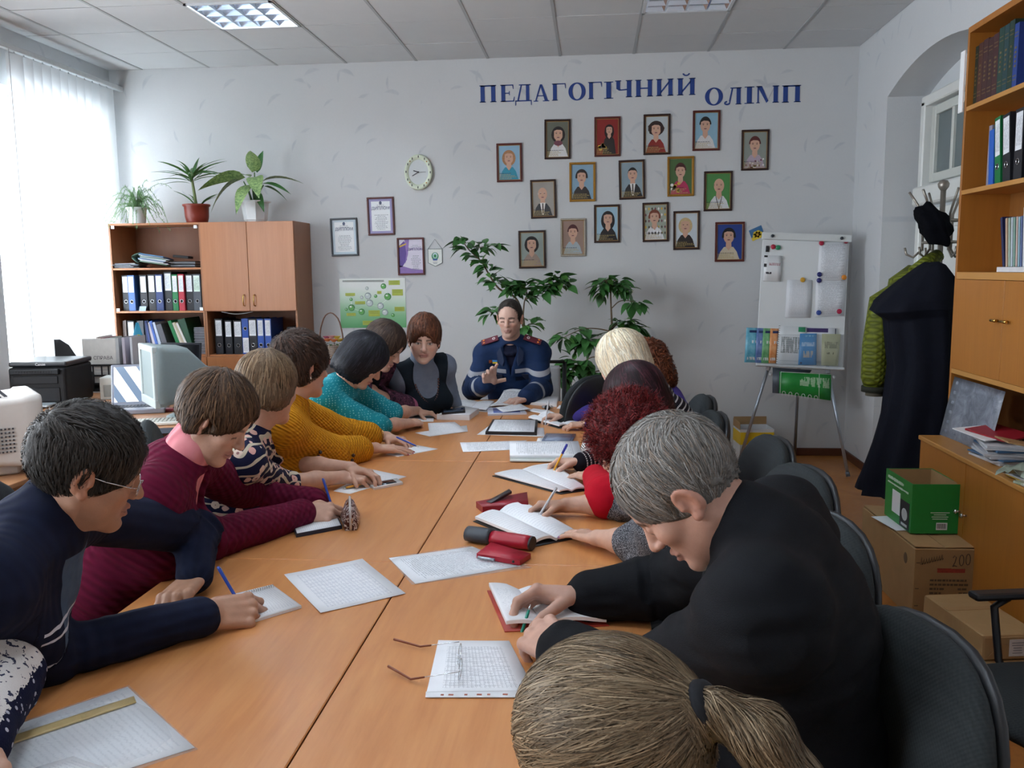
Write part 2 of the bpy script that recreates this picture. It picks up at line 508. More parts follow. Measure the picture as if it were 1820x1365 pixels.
box(fr,(DX+.02,(Yd0+Yd1)/2,ztop),(.09,Yd1-Yd0,.07),.008);box(fr,(DX+.0,(Yd0+Yd1)/2,dz),(.12,Yd1-Yd0,.13),.012)
obj('door_frame',fr,white_paint,do)
ys_=[Yd1-.10,5.85,Yd0+.1]
for(b1,a1)in zip(ys_,ys_[1:]):
 f2=NB();zz0,zz1=dz+.09,ztop-.05
 box(f2,(DX+.035,a1+.035,(zz0+zz1)/2),(.04,.07,zz1-zz0),.005);box(f2,(DX+.035,b1-.035,(zz0+zz1)/2),(.04,.07,zz1-zz0),.005)
 box(f2,(DX+.035,(a1+b1)/2,zz0+.03),(.04,b1-a1-.141,.06),.005);box(f2,(DX+.035,(a1+b1)/2,zz1-.03),(.04,b1-a1-.141,.06),.005)
 box(f2,(DX+.035,(a1+b1)/2,(zz0+zz1)/2),(.03,.035,zz1-zz0),.004)
 sash=obj('transom_sash',f2,door_white,do)
 g=NB();box(g,(DX+.042,(a1+b1)/2,(zz0+zz1)/2),(.004,b1-a1-.1,zz1-zz0-.1));obj('pane',g,PM('6a7678',.08,0,.1,4),sash)
for(a1,b1)in((Yd0+.07,5.84),(5.85,Yd1-.07)):
 lf=NB();box(lf,(DX+.035,(a1+b1)/2,dz/2-.04),(.045,b1-a1-.004,dz-.10),.004)
 for z0,z1 in((.12,.62),(.74,1.86)):
  for zz in(z0,z1):box(lf,(DX+.008,(a1+b1)/2,zz),(.014,b1-a1-.22,.03),.005)
  for q in(a1+.11,b1-.11):box(lf,(DX+.008,q,(z0+z1)/2),(.014,.03,z1-z0),.005)
 leaf_o=obj('door_leaf',lf,white_paint,do)
hd=NB();tube(hd,[(DX-.01,5.80,1.03),(DX-.05,5.80,1.03),(DX-.05,5.70,1.03)],.009,8);obj('door_handle',hd,PM('a8a49a',.3,1),do)
# baseboards
brown=PM('5a3322',.45,0,.15,12)
bb=NB();box(bb,((XL+XR)/2,ROOM_D-.009,.032),(XR-XL,.018,.065),.004);tag(obj('baseboard_back',bb,brown),kind='structure')
bb=NB();box(bb,(XR-.009,(NY1+ROOM_D)/2,.032),(.018,ROOM_D-NY1-.02,.065),.004);tag(obj('baseboard_right',bb,brown),kind='structure')
# things on the back wall
YW=ROOM_D
ink_dark=PM('2a2c33',.6);ink_grey=PM('8a8f98',.6);white_p=PM('eef0f2',.55,0,.04)
# letters of the title: cut-out blue letters, each stuck on the wall by itself
blue_l=PM('1f3f86',.45,0,.1,60)
TH,TN_=.23,.075
def R_(x0,y0,x1,y1):return[(x0,y0),(x1,y0),(x1,y1),(x0,y1)]
def stem(x,w,y0=0,y1=1,s=.055):return[R_(x-w/2,y0,x+w/2,y1),R_(x-w/2-s,y0,x+w/2+s,y0+.05),R_(x-w/2-s,y1-.05,x+w/2+s,y1)]
def ringl(cx,cy,rx,ry,tx,ty,a0=0,a1=360,n=28):
 P=[]
 A=[RAD(a0+(a1-a0)*k/n)for k in range(n+1)]
 return[[(cx+rx*cos(a),cy+ry*sin(a)),(cx+rx*cos(b),cy+ry*sin(b)),(cx+(rx-tx)*cos(b),cy+(ry-ty)*sin(b)),(cx+(rx-tx)*cos(a),cy+(ry-ty)*sin(a))]for a,b in zip(A,A[1:])]
def glyph(ch):
 w=.235
 if ch=='П':return stem(.2,w)+stem(.8,w)+[R_(.1,.92,.9,1)],1.0
 if ch=='Е':return stem(.2,w)+[R_(.1,.94,.82,1),R_(.1,0,.86,.06),[(.82,1),(.76,.94),(.80,.74),(.84,.74)],[(.86,0),(.80,.06),(.86,.28),(.90,.28)],R_(.3,.47,.58,.53),R_(.55,.38,.60,.62)],.88
 if ch=='Д':return[R_(.0,0,1.0,.07),[(0,.07),(.05,.07),(.05,-.2),(.0,-.24)],[(1,.07),(.95,.07),(.95,-.2),(1.0,-.24)],R_(.66,.05,.86,1),R_(.24,.94,.95,1),[(.12,.05),(.22,.05),(.42,.95),(.34,.95)]],1.0
 if ch=='А':return[[(.42,1),(.56,1),(.94,.03),(.72,.03)],[(.42,1),(.50,.92),(.18,.03),(.10,.03)],R_(.0,0,.3,.05),R_(.6,0,1.02,.05),R_(.26,.3,.7,.36)],1.0
 if ch=='Г':return stem(.22,w)+[R_(.1,.94,.88,1),[(.88,1),(.82,.95),(.86,.7),(.90,.7)]],.9
 if ch=='О':return ringl(.5,.5,.5,.53,.235,.075),1.0
 if ch=='І':return stem(.3,w,s=.11),.6
 if ch=='Ч':return stem(.78,w)+[R_(.10,.5,.30,1),R_(.04,.95,.36,1),[(.10,.52),(.30,.52),(.36,.46),(.26,.40)],[(.26,.40),(.36,.47),(.70,.50),(.70,.42)]],1.0
 if ch=='Н':return stem(.2,w)+stem(.85,w)+[R_(.3,.46,.75,.54)],1.05
 if ch in 'ИЙ':
  g=stem(.2,w)+stem(.85,w)+[[(.28,.12),(.28,.26),(.77,.88),(.77,.74)]]
  if ch=='Й':g+=ringl(.52,1.32,.22,.2,.09,.07,195,345,10)
  return g,1.05
 if ch=='Л':return stem(.82,w)+[R_(.34,.94,.95,1),[(.42,.96),(.50,.96),(.34,.12),(.26,.2)]]+ringl(.16,.1,.18,.13,.09,.1,90,390,14),1.0
 if ch=='М':return stem(.14,.08)+stem(1.1,w)+[[(.1,1),(.34,1),(.70,.12),(.60,.0)],[(.6,0),(.66,.12),(1.06,1),(1.02,.92)],R_(.05,.95,.3,1)],1.3
LET=[('П',852.7,882.4,182.4),('Е',889.7,915,181.3),('Д',915.8,945,180.7),('А',948.4,976.5,180.7),('Г',981.3,1006,179),('О',1010.3,1041,178.3),('Г',1045.5,1070,176.3),('І',1073.6,1090,175.8),('Ч',1093.4,1123.7,173.6),('Н',1129,1160.4,172.5),('И',1166,1196.7,171),('Й',1203.3,1235.8,169.7),('О',1252.7,1284.6,187.3),('Л',1286.8,1317.6,186.4),('І',1323,1340,184.6),('М',1344,1384,183.5),('П',1389.7,1423,182.4)]
ORD=['first','second','third','fourth','fifth','sixth','seventh','eighth','ninth','tenth','eleventh','twelfth']
for k,(ch,x0,x1,yb)in enumerate(LET):
 g,w=glyph(ch)
 A=aty(x0,yb,YW);B=aty(x1,yb-.03*(x1-x0),YW);Hh=(aty(x0,yb-30.3,YW)-A).length
 W_=B.x-A.x
 bm=NB()
 xs_=[p[0]for q in g for p in q];mx0,mx1=min(xs_),max(xs_)
 for q in g:
  prism(bm,[((p[0]-mx0)/(mx1-mx0)*W_-W_/2,p[1]*Hh)for p in q],0,.003)
 o=obj('letter',bm,blue_l,None,((A.x+B.x)/2,YW-.0005,A.z),(PI/2,0,0))
 o.rotation_euler=(PI/2,-RAD(.5),0)
 word='first' if k<12 else 'second'
 tag(o,'blue cut-out letter %s, %s letter of the %s word on the wall'%(ch,ORD[k if k<12 else k-12],word),'letter','title letters on the wall')
 # framed portraits
fr_dark=PM('2e1712',.3,0,.3,90);fr_red=PM('551d18',.3,0,.3,90);fr_gold=PM('a87b32',.35,.7,.2,80);fr_silver=PM('a9a294',.35,.7,.2,80)
gold_line=PM('b08a52',.35,.6)
def frame_rect(c4):
 P=[aty(x,y,YW)for x,y in c4]
 c=sum(P,Vector())/4
 w=((P[1]-P[0]).length+(P[2]-P[3]).length)/2;h=((P[3]-P[0]).length+(P[2]-P[1]).length)/2
 d=(P[1]-P[0])+(P[2]-P[3])
 return c,w,h,math.atan2(d.z,d.x)
def frame(t,w,h,fw,mat,th=.016,inner=None):
 bm=NB()
 for sx,sy,cx,cz in((w,fw,0,h/2-fw/2),(w,fw,0,-h/2+fw/2),(fw,h-2*fw,w/2-fw/2,0),(fw,h-2*fw,-w/2+fw/2,0)):
  box(bm,(cx,-th/2,cz),(sx,th,sy),.003)
 obj('frame',bm,mat,t)
 if inner:
  bm=NB();iw,ih=w-2*fw,h-2*fw
  for sx,sy,cx,cz in((iw,.004,0,ih/2-.002),(iw,.004,0,-ih/2+.002),(.004,ih-.008,iw/2-.002,0),(.004,ih-.008,-iw/2+.002,0)):
   box(bm,(cx,-th*.4,cz),(sx,.004,sy))
  obj('frame_slip',bm,inner,t)
def pic(bm,pts,mi,layer):
 vs_=[bm.verts.new((p[0],-.004-.0004*layer,p[1]))for p in pts]
 n=len(pts);ar=sum(pts[i][0]*pts[(i+1)%n][1]-pts[(i+1)%n][0]*pts[i][1]for i in range(n))
 f=bm.faces.new(vs_ if ar>0 else vs_[::-1]);f.material_index=mi
def ell(cx,cy,rx,ry,n=18,a0=0,a1=360):return[(cx+rx*cos(RAD(a0+(a1-a0)*k/(n if a1-a0<360 else n))),cy+ry*sin(RAD(a0+(a1-a0)*k/n)))for k in range(n if a1-a0>=360 else n+1)]
SK='d0a58e'
POR=[([(70,425),(213,421),(215,637),(73,641)],'8fb6cf','a87850','bob','2a92ad','red','','ginger-blond bob and turquoise top on pale blue'),([(336,291),(483,289),(484,510),(340,514)],'6a6d60','241c1c','bob','dfdfdf','dark','scarf','dark hair and white jacket over dark red on olive grey'),([(615,277),(762,274),(762,495),(617,500)],'8c2420','1f1616','long','2a2422','red','flowers','long dark hair and black dress on a red ground with flowers'),([(888,263),(1039,259),(1040,485),(891,490)],'bcc4c6','33211d','curly','8c2a25','dark','','full dark hair and brick-red jacket on pale grey'),([(1166,242),(1319,238),(1315,463),(1161,467)],'8db4c9','1d1a1c','short','d9d6d6','red','','short black hair and white blouse on light blue'),([(1435,349),(1590,346),(1588,572),(1434,577)],'8f978f','5c2a28','short','b9a7b8','dark','floral','short reddish hair and purple-white floral top'),([(257,628),(400,624),(407,838),(264,845)],'a49f97','cfc8c2','bald','3a3d42','dark','tie','bald head and dark grey suit before pale brick'),([(477,531),(624,527),(622,747),(477,750)],'88a9bf','2b201d','bobs','35302f','gold','','short dark bob and black top in a gold frame'),([(750,519),(897,513),(899,732),(755,739)],'8fa3ad','1e1b1b','man','26272a','dark','tie','dark-haired man in black suit with white shirt on grey blue'),([(1022,499),(1173,494),(1171,717),(1023,721)],'4b6b3f','4a2220','short','b8325c','gold','yflowers','magenta top and yellow flowers in a gold frame'),([(1228,580),(1388,577),(1382,799),(1223,803)],'4f8c4c','a08878','bald','d8dadd','dark','lanyard','bald man in white shirt with lanyard on green'),([(613,767),(759,763),(759,976),(615,979)],'9fc0d2','1b1617','long','1d1c1e','dark','','long black hair and black top on light blue'),([(885,755),(1031,751),(1030,970),(883,975)],'9fa89a','7a3d2b','bobs','e2e2e4','dark','shelves','red-brown hair and white blouse before colourful shelves'),([(1058,802),(1207,798),(1199,1015),(1053,1018)],'c9d3da','c9b184','bob','26201f','dark','','blond bob and black top on near white'),([(1290,863),(1455,860),(1450,1082),(1286,1084)],'24428e','17151a','bobs','cfc3ab','red','','black hair and cream jacket on deep blue'),([(192,911),(345,907),(346,1118),(197,1122)],'98a59f','1f1718','bob','a48f82','dark','','dark hair and beige roll-neck on grey green'),([(428,843),(571,840),(566,1052),(427,1054)],'9a7f72','4b1a1f','short','a9b6bd','silver','','dark red short hair and pale blouse in a silver frame'),]
for c4,bg,hair,hs,top,frm,ext,lab in POR:
 c,w,h,roll=frame_rect([(860+x/3.138,120+y/3.138)for x,y in c4])
 t=thing('portrait_frame','framed portrait: '+lab,'picture',(c.x,YW-.001,c.z),rot=(0,-roll,0),group='framed portraits on the back wall')
 fm={'dark':fr_dark,'red':fr_red,'gold':fr_gold,'silver':fr_silver}[frm]
 frame(t,w,h,.016,fm,inner=gold_line)
 bm=NB();b2=NB()
 iw,ih=w/2-.014,h/2-.014
 mats=[PM(bg,.35,0,.12,12),PM(hair,.4,0,.3,90),PM(SK,.4,0,.06,40),PM(top,.4,0,.12,40),PM('e9e6e2',.4),PM('d9b13f',.4),PM('4a4038',.4),PM('74424f',.4),PM('b7a46a',.5)]
 pic(bm,[(-iw,-ih),(iw,-ih),(iw,ih),(-iw,ih)],0,0)
 if ext=='shelves':
  for k in range(5):
   for q in range(7):
    pic(bm,ell(-iw*.85+q*iw*.28,ih*.75-k*.05,.008,.014,4),4+(k*3+q)%4,1)
 s=w/.235;hy=.045*s;hx=random.uniform(-.01,.01)
 man=hs in('man','bald')
 R=.046*s if ext!='flowers' else.032*s
 if ext=='flowers':hy=.06*s;hx=.015
 sw=iw*.88 if ext!='flowers' else iw*.6
 pic(bm,[(hx-sw,-ih)]+[(hx-sw+.012,hy-R*3.6),(hx-sw*.72,hy-R*2.7),(hx-R*.8,hy-R*1.85),(hx+R*.8,hy-R*1.85),(hx+sw*.72,hy-R*2.7),(hx+sw-.012,hy-R*3.6),(min(iw,hx+sw),-ih)],3,1)
 if hs in('bob','long'):pic(bm,ell(hx,hy-(.006 if hs=='bob' else.02)*s,R*1.35,R*(1.5 if hs=='bob' else 1.85)),1,2)
 if hs=='curly':pic(bm,[(hx+R*(1.5+.12*cos(k*2.3))*cos(k*.35),hy+.008+R*(1.4+.1*sin(k*3.1))*sin(k*.35))for k in range(18)],1,2)
 pic(bm,[(hx-R*.42,hy-R*.6),(hx-R*.5,hy-R*1.85),(hx,hy-R*2.5),(hx+R*.5,hy-R*1.85),(hx+R*.42,hy-R*.6)],2,3)
 pic(bm,ell(hx,hy,R*.92,R*1.25),2,4)
 if hs!='bald':
  top_={'short':1.62,'man':1.4,'bob':1.48,'bobs':1.5,'long':1.5,'curly':1.6}[hs]
  wide={'short':1.12,'man':.98,'bob':1.3,'bobs':1.2,'long':1.25,'curly':1.5}[hs]
  low={'short':.15,'man':.35,'bob':-.5,'bobs':-.25,'long':-.9,'curly':-.3}[hs]
  a0=math.degrees(math.asin(max(-.6,min(.6,low/top_))))
  pts=[(hx+R*wide*cos(RAD(a0+(180-2*a0)*k/14)),hy+R*top_*sin(RAD(a0+(180-2*a0)*k/14)))for k in range(15)]
  pts+=[(hx-R*wide,hy+R*low-.0005),(hx-R*.84,hy+R*low-.0005),(hx-R*.8,hy+R*.62),(hx-R*.3,hy+R*.85),(hx+R*.5,hy+R*.8),(hx+R*.80,hy+R*.55),(hx+R*.84,hy+R*low-.0005),(hx+R*wide,hy+R*low-.0005)]
  pic(bm,pts,1,5)
 else:pic(bm,[(hx+R*.95*cos(RAD(a)),hy+R*.1+R*.5*sin(RAD(a)))for a in range(150,211,15)]+[(hx-R*.8,hy)],1,5);
 for sx_ in(-1,1):
  pic(bm,ell(hx+sx_*R*.38,hy+R*.12,R*.15,R*.07,8),6,6)
  pic(bm,ell(hx+sx_*R*.38,hy+R*.32,R*.2,R*.04,8),1,6)
 pic(bm,ell(hx,hy-R*.62,R*.28,R*.09,10),7,6)
 pic(bm,ell(hx,hy-R*.24,R*.13,R*.06,8),8,6)
 if ext=='tie':pic(bm,[(hx-R*.55,hy-R*1.7),(hx+R*.55,hy-R*1.7),(hx+R*.15,hy-R*4),(hx-R*.15,hy-R*4)],4,4);pic(bm,[(hx-R*.12,hy-R*1.8),(hx+R*.12,hy-R*1.8),(hx+R*.16,hy-R*3.8),(hx-R*.1,hy-R*3.8)],6,5)
 if ext=='scarf':pic(bm,ell(hx,hy-R*1.7,R*.85,R*.5),7,5)
 if ext=='lanyard':pic(bm,[(hx-R*.6,hy-R*1.9),(hx-R*.5,hy-R*1.9),(hx+.004,hy-R*4),(hx,hy-R*4.2)],6,5);pic(bm,[(hx+R*.6,hy-R*1.9),(hx+R*.5,hy-R*1.9),(hx,hy-R*4),(hx+.004,hy-R*4.2)],6,5)
 if ext in('flowers','yflowers'):
  for k in range(11):pic(bm,ell(-iw*.45+random.uniform(-.03,.03),-ih*.55+random.uniform(-.04,.035),.014,.013,7),(5,5,4,8)[k%4],7)
 if ext=='floral':
  for k in range(22):pic(bm,ell(random.uniform(-iw*.75,iw*.75),random.uniform(-ih*.95,hy-R*2.6),.008,.008,6),(7,4)[k%2],3)
 for k in range(5):
  wdt=random.uniform(.5,.95)*iw*1.6
  x=-iw*.9
  while x<-iw*.9+wdt:
   l_=random.uniform(.006,.02);pic(bm,[(x,-ih+.014+k*.0105),(x+l_,-ih+.014+k*.0105),(x+l_,-ih+.018+k*.0105),(x,-ih+.018+k*.0105)],8 if k<4 else 6,8);x+=l_+.004
 obj('print',bm,mats,t)
 # diplomas
def diploma(c4,label,kind):
 c,w,h,roll=frame_rect(c4)
 t=thing('framed_diploma',label,'diploma',(c.x,YW-.001,c.z),rot=(0,-roll,0),group='framed diplomas by the clock')
 frame(t,w,h,.015,{'blue':PM('2b2f38',.3),'lilac':fr_red,'purple':fr_red}[kind])
 iw,ih=w/2-.013,h/2-.013
 mats=[PM({'blue':'c9dbe6','lilac':'9d97c4','purple':'dcd6e6'}[kind],.4,0,.08,18),PM('eef2f5',.45,0,.04),ink_grey,PM('5b3d92',.4,0,.25,15),PM('3d4a6a',.4),PM('cfa93e',.4),PM('8f6fb4',.4,0,.2,20)]
 bm=NB();pic(bm,[(-iw,-ih),(iw,-ih),(iw,ih),(-iw,ih)],0,0)
 if kind!='purple':
  m=.022;pic(bm,[(-iw+m,-ih+m),(iw-m,-ih+m),(iw-m,ih-m),(-iw+m,ih-m)],1,1)
  pic(bm,ell(0,ih*.76,.012,.015),4,2);cx0=0;ty=ih*.42
 else:
  pic(bm,[(-iw,ih*.6),(-iw*.55,ih*.9),(-iw*.25,ih*.55),(-iw*.35,-ih*.2),(-iw*.75,-ih*.6),(-iw,-ih*.62)],3,1)
  pic(bm,[(-iw*.5,ih),(-iw*.1,ih),(-iw*.25,ih*.1),(-iw*.5,-ih*.45),(-iw*.38,ih*.2)],6,2)
  pic(bm,[(-iw,-ih),(iw,-ih),(iw,-ih*.8),(0,-ih*.72),(-iw,-ih*.5)],6,1)
  pic(bm,[(-iw*.95,ih*.62),(-iw*.35,ih*.78),(-iw*.35,ih*.7),(-iw*.95,ih*.52)],5,3)
  cx0=iw*.38;ty=ih*.38
 for k in range(13):
  zz=ty-.03-k*.012 if k>1 else ih*.62-k*.012
  half=(iw*.55 if kind!='purple' else iw*.42)*random.uniform(.5,1)
  x=cx0-half
  while x<cx0+half:
   l_=random.uniform(.005,.016);pic(bm,[(x,zz),(x+l_,zz),(x+l_,zz+.004),(x,zz+.004)],2,4);x+=l_+.004
 obj('certificate',bm,mats,t)
 me=text_mesh('ДИПЛОМ',.034 if kind!='purple' else.03,.0004)
 link('lettering',me,PM('3a4a72' if kind!='purple' else '4b2f8a',.5),t,(cx0,-.0065,ty+.004),(PI/2,0,0))
diploma([(587,388),(635,387),(638,454),(590,456)],'framed white diploma with pale blue border, nearest the brown cupboard','blue')
diploma([(652,351),(699,350),(703,417),(655,419)],'framed diploma with lilac border, left below the round wall clock','lilac')
diploma([(705.4,423),(753.9,421.8),(755.2,488.4),(708,489.4)],'framed diploma with a purple swirl, beside the small pennant','purple')
# pennant
c=aty(773.5,455,YW)
t=thing('pennant','small white pennant with green emblem hanging beside the purple diploma','pennant',(c.x,YW-.001,c.z))
s_=(aty(786,455,YW).x-aty(761,455,YW).x)/2
bm=NB();prism(bm,[(-s_,.06),(s_,.06),(s_,-.058),(0,-.088),(-s_,-.058)],0,.002,M=Matrix(((1,0,0,0),(0,0,-1,-.002),(0,1,0,0),(0,0,0,1))));obj('cloth',bm,PM('e6e9e4',.7,0,.05),t)
bm=NB()
for a,b_ in zip([(-s_,.06),(s_,.06),(s_,-.058),(0,-.088),(-s_,-.058)],[(s_,.06),(s_,-.058),(0,-.088),(-s_,-.058),(-s_,.06)]):tube(bm,[(a[0],-.005,a[1]),(b_[0],-.005,b_[1])],.0022,6)
tube(bm,[(-s_,-.004,.06),(0,-.004,.142),(s_,-.004,.06)],.0016,6);obj('cord',bm,PM('6f7d7c',.6),t)
bm=NB()
for ps,mi in((ell(0,-.002,.031,.034),0),(ell(0,.004,.02,.024),1),(ell(0,0,.012,.014),2),([(-.022,-.025),(.022,-.025),(.018,-.038),(-.018,-.038)],3)):
 vs_=[bm.verts.new((p[0],-.0048-.0004*mi,p[1]))for p in ps];bm.faces.new(vs_).material_index=mi
for k in range(2):
 vs_=[bm.verts.new((p[0],-.0048,p[1]))for p in((-.02+.004*k,-.055-k*.011),(.02-.004*k,-.055-k*.011),(.02-.004*k,-.051-k*.011),(-.02+.004*k,-.051-k*.011))];bm.faces.new(vs_).material_index=4
obj('emblem',bm,[PM('4f8f6b',.6),PM('c5dbe0',.6),PM('2e8a4a',.6),PM('3a5aa0',.6),ink_grey],t)
# poster with bubbles
c4=[(602,495.6),(721,494),(721.6,582),(607,583)]
c,w,h,roll=frame_rect(c4)
t=thing('wall_poster','white and green poster of bubbles and yellow-green label boxes on the back wall','poster',(c.x,YW-.001,c.z),rot=(0,-roll,0))
pb=MatB('poster_sheet',.35);u_,v_,_=pb.xyz(pb.coord('UV'))
pb.col(pb.ramp((v_+(u_-.5)*.12).mx(0.).mn(1.),[(.0,'4f9f5f'),(.3,'84bf8c'),(.62,'cfe3d2'),(.8,'e6ece8')]));poster_m=pb.m
bm=NB();quad(bm,[(-w/2,-.002,-h/2),(w/2,-.002,-h/2),(w/2,-.002,h/2),(-w/2,-.002,h/2)])
box(bm,(0,-.001,0),(w-.002,.0012,h-.002));obj('sheet',bm,poster_m,t)
def pp(x,y):return((x-491)/355*w,(422-y)/262*h)
bm=NB()
for x,y,r,mi in((552,333,15,0),(573,388,19,0),(376,445,18,0),(430,467,17,0),(375,401,9,0),(347,454,8,0),(508,385,9,0),(531,508,9,0),(598,487,10,0),(467,383,18,1),(475,421,19,1),(533,437,18,1),(556,471,17,1),(463,343,9,1),(433,391,9,1)):
 a,b_=pp(x,y);R=r/355*w
 pic(bm,ell(a,b_,R,R),mi,1);pic(bm,ell(a-R*.1,b_-R*.05,R*.78,R*.75),mi+2,2);pic(bm,ell(a-R*.25,b_+R*.3,R*.35,R*.25,10),4,3)
for x0,y0,x1,y1 in((580,303,640,327),(597,350,655,383),(345,367,397,382),(395,411,450,427),(467,460,528,492),(347,473,397,489),(433,515,500,538),(608,443,660,466),(517,358,540,373)):
 pic(bm,[pp(x0,y1),pp(x1,y1),pp(x1,y0),pp(x0,y0)],5,1)
 for q in range(2):pic(bm,[pp(x0+6,y0+8+q*8),pp(x1-8,y0+8+q*8),pp(x1-8,y0+6+q*8),pp(x0+6,y0+6+q*8)],6,2)
pic(bm,[pp(332,308),pp(555,310),pp(555,300),pp(332,299)],7,1)
for a,b_ in(((552,340),(573,375)),((573,400),(533,430)),((376,445),(430,467)),((467,395),(475,410)),((480,430),(520,440)),((376,410),(376,432))):
 p,q=pp(*a),pp(*b_);pic(bm,[(p[0]-.003,p[1]),(q[0]-.003,q[1]),(q[0]+.003,q[1]),(p[0]+.003,p[1])],4,1)
obj('print',bm,[PM('2f7a3a',.4),PM('8a9a98',.4),PM('58a84a',.4,0,.3,60),PM('c2cfce',.4),PM('e2eee4',.4),PM('a9b83a',.4),PM('7d8a35',.4),PM('9aa09c',.5)],t)
# clock
c=aty(744.5,306.5,YW);rx,rz=.121,.148
t=thing('wall_clock','pale green oval wall clock with gold studs and black hands','clock',(c.x,YW-.001,c.z),rot=(0,RAD(2),0))
Mx=Matrix(((1,0,0,0),(0,0,-1,0),(0,1,0,0),(0,0,0,1)))
bm=NB();lathe(bm,[(1,0),(1,.018),(.985,.028),(.93,.033),(.72,.026),(.70,.02)],40,M=Mx@Matrix.Diagonal((rx,rz,1,1)));obj('case',bm,PM('d3dcc6',.35,0,.06),t)
bm=NB();lathe(bm,[(.0,.0205),(.70,.0205)],40,M=Mx@Matrix.Diagonal((rx,rz,1,1)));obj('dial',bm,PM('c9cfd0',.4,0,.03),t)
bm=NB()
for k in range(12):
 a=k*PI/6;box(bm,(0,0,0),(.007,.002,.018),M=TR((rx*.86*sin(a),-.032,rz*.86*cos(a)),(0,0,0)))
obj('numerals',bm,ink_dark,t)
for nm,a,L,w_ in(('hour_hand',RAD(-75),.048,.008),('minute_hand',RAD(-122),.066,.006),('second_hand',RAD(88),.07,.002)):
 bm=NB();box(bm,(0,-.024,L*.42),(w_,.0016,L));obj(nm,bm,ink_dark,t,None,(0,a,0))
bm=NB();tube(bm,[(0,-.0215,0),(0,-.027,0)],.007,10);obj('pin',bm,ink_dark,t)
for a in(45,135,225,315):
 bm=NB();ellipsoid(bm,(rx*.84*cos(RAD(a)),-.030,rz*.84*sin(RAD(a))),(.006,.004,.006),8,6);obj('stud',bm,fr_gold,t)
 # blue-yellow sticker, nail heads
c,w,h,roll=frame_rect([(1332.3,409.4),(1353.3,400),(1358,419.6),(1337,429)])
t=thing('paper_butterfly','small blue and yellow paper butterfly on the wall above the whiteboard','decoration',(c.x,YW-.001,c.z),rot=(0,-roll,0))
bm=NB()
prism(bm,[(-w*.55,-h*.5),(w*.5,-h*.5),(w*.55,h*.5),(-w*.5,h*.5)],0,.002,M=Mx);obj('card',bm,PM('3d6f9f',.5),t)
bm=NB()
for k in range(6):pic(bm,ell(.022*cos(k*PI/3),-.012+.022*sin(k*PI/3)*.8,.02,.017,10),0,1)
pic(bm,ell(0,-.012,.011,.011,10),1,2);pic(bm,[(-w*.55,-h*.5),(w*.5,-h*.5),(w*.5,-h*.1),(-w*.55,-h*.2)],0,0.5);obj('flower',bm,[PM('e0c53a',.5),PM('b98a20',.5)],t)
# left: cupboards, binders, plants, office corner
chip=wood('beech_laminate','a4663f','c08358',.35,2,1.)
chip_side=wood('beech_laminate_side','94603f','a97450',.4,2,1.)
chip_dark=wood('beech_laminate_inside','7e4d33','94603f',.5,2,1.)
brass=PM('c9a45a',.25,1,.1)
chrome=PM('c9ccd0',.18,1,.05)
CX0,CXM,CX1,CYF=-4.032,-3.233,-2.437,7.05
CZ=2.005
def cab(name,label,x0,x1,build,loc=None):
 t=thing(name,label,'cabinet',((x0+x1)/2,(CYF+YW)/2,0))
 w=x1-x0;d=YW-.012-CYF
 for s in(-1,1):
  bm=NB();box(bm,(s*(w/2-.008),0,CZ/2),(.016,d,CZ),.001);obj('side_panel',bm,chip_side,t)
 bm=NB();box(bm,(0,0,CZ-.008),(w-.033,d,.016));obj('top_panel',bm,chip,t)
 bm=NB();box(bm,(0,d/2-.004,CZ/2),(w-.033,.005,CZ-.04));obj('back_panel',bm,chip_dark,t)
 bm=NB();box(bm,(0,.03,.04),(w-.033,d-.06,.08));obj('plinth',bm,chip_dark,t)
 build(t,w,d);return t
def shelf(t,w,d,z):bm=NB();box(bm,(0,-.002,z-.008),(w-.034,d-.012,.016),.001);obj('shelf',bm,chip,t)
def cdoor(t,x0,x1,z0,z1,d,hx,hz,hm=brass,mat=None):
 bm=NB();box(bm,((x0+x1)/2,-d/2-.009,(z0+z1)/2),(x1-x0-.004,.016,z1-z0-.004),.0015);o=obj('door',bm,mat or chip,t)
 bm=NB();tube(bm,[(hx,-d/2-.017,hz-.045),(hx,-d/2-.04,hz-.04),(hx,-d/2-.046,hz),(hx,-d/2-.04,hz+.04),(hx,-d/2-.017,hz+.045)],[.006,.005,.0045,.005,.006],8);obj('handle',bm,hm,o)
def b_open(t,w,d):
 for z in(1.635,1.275,.905):shelf(t,w,d,z)
 cdoor(t,-w/2,0,.08,.89,d,-.04,.7);cdoor(t,0,w/2,.08,.89,d,.04,.7)
def b_closed(t,w,d):
 for z in(1.285,.905):shelf(t,w,d,z)
 cdoor(t,-w/2,0,1.272,CZ,d,-.045,1.36);cdoor(t,0,w/2,1.272,CZ,d,.045,1.36)
 cdoor(t,-w/2,0,.08,.89,d,-.04,.7);cdoor(t,0,w/2,.08,.89,d,.04,.7)
cab('open_bookcase','beech bookcase with open shelves of binders, left of the cupboard with doors',CX0,CXM,b_open)
cab('cupboard','beech cupboard with two upper doors and an open niche of binders',CXM+.002,CX1,b_closed)
for px,py in((200,404),(347,403),(210,551),(358,549)):
 p=aty(px,py,CYF-.002);bm=NB();box(bm,(0,0,0),(.028,.002,.026));
 tag(obj('inventory_tag',bm,white_p,None,p),{200:'small white tag at the left end of the bookcase top edge',347:'small white tag at the right end of the bookcase top edge',210:'small white tag at the left end of the middle bookcase shelf',358:'small white tag at the right end of the middle bookcase shelf'}[px],'tag','white tags on the bookcase')
label_m=paper_print('spine_label',16,'text','8a8f9a','e3e6ea',.12,.05,.45,14,.8)
label_g=paper_print('spine_label_green',14,'text','5a7a60','bfe0c2',.12,.05,.45,14,.8)
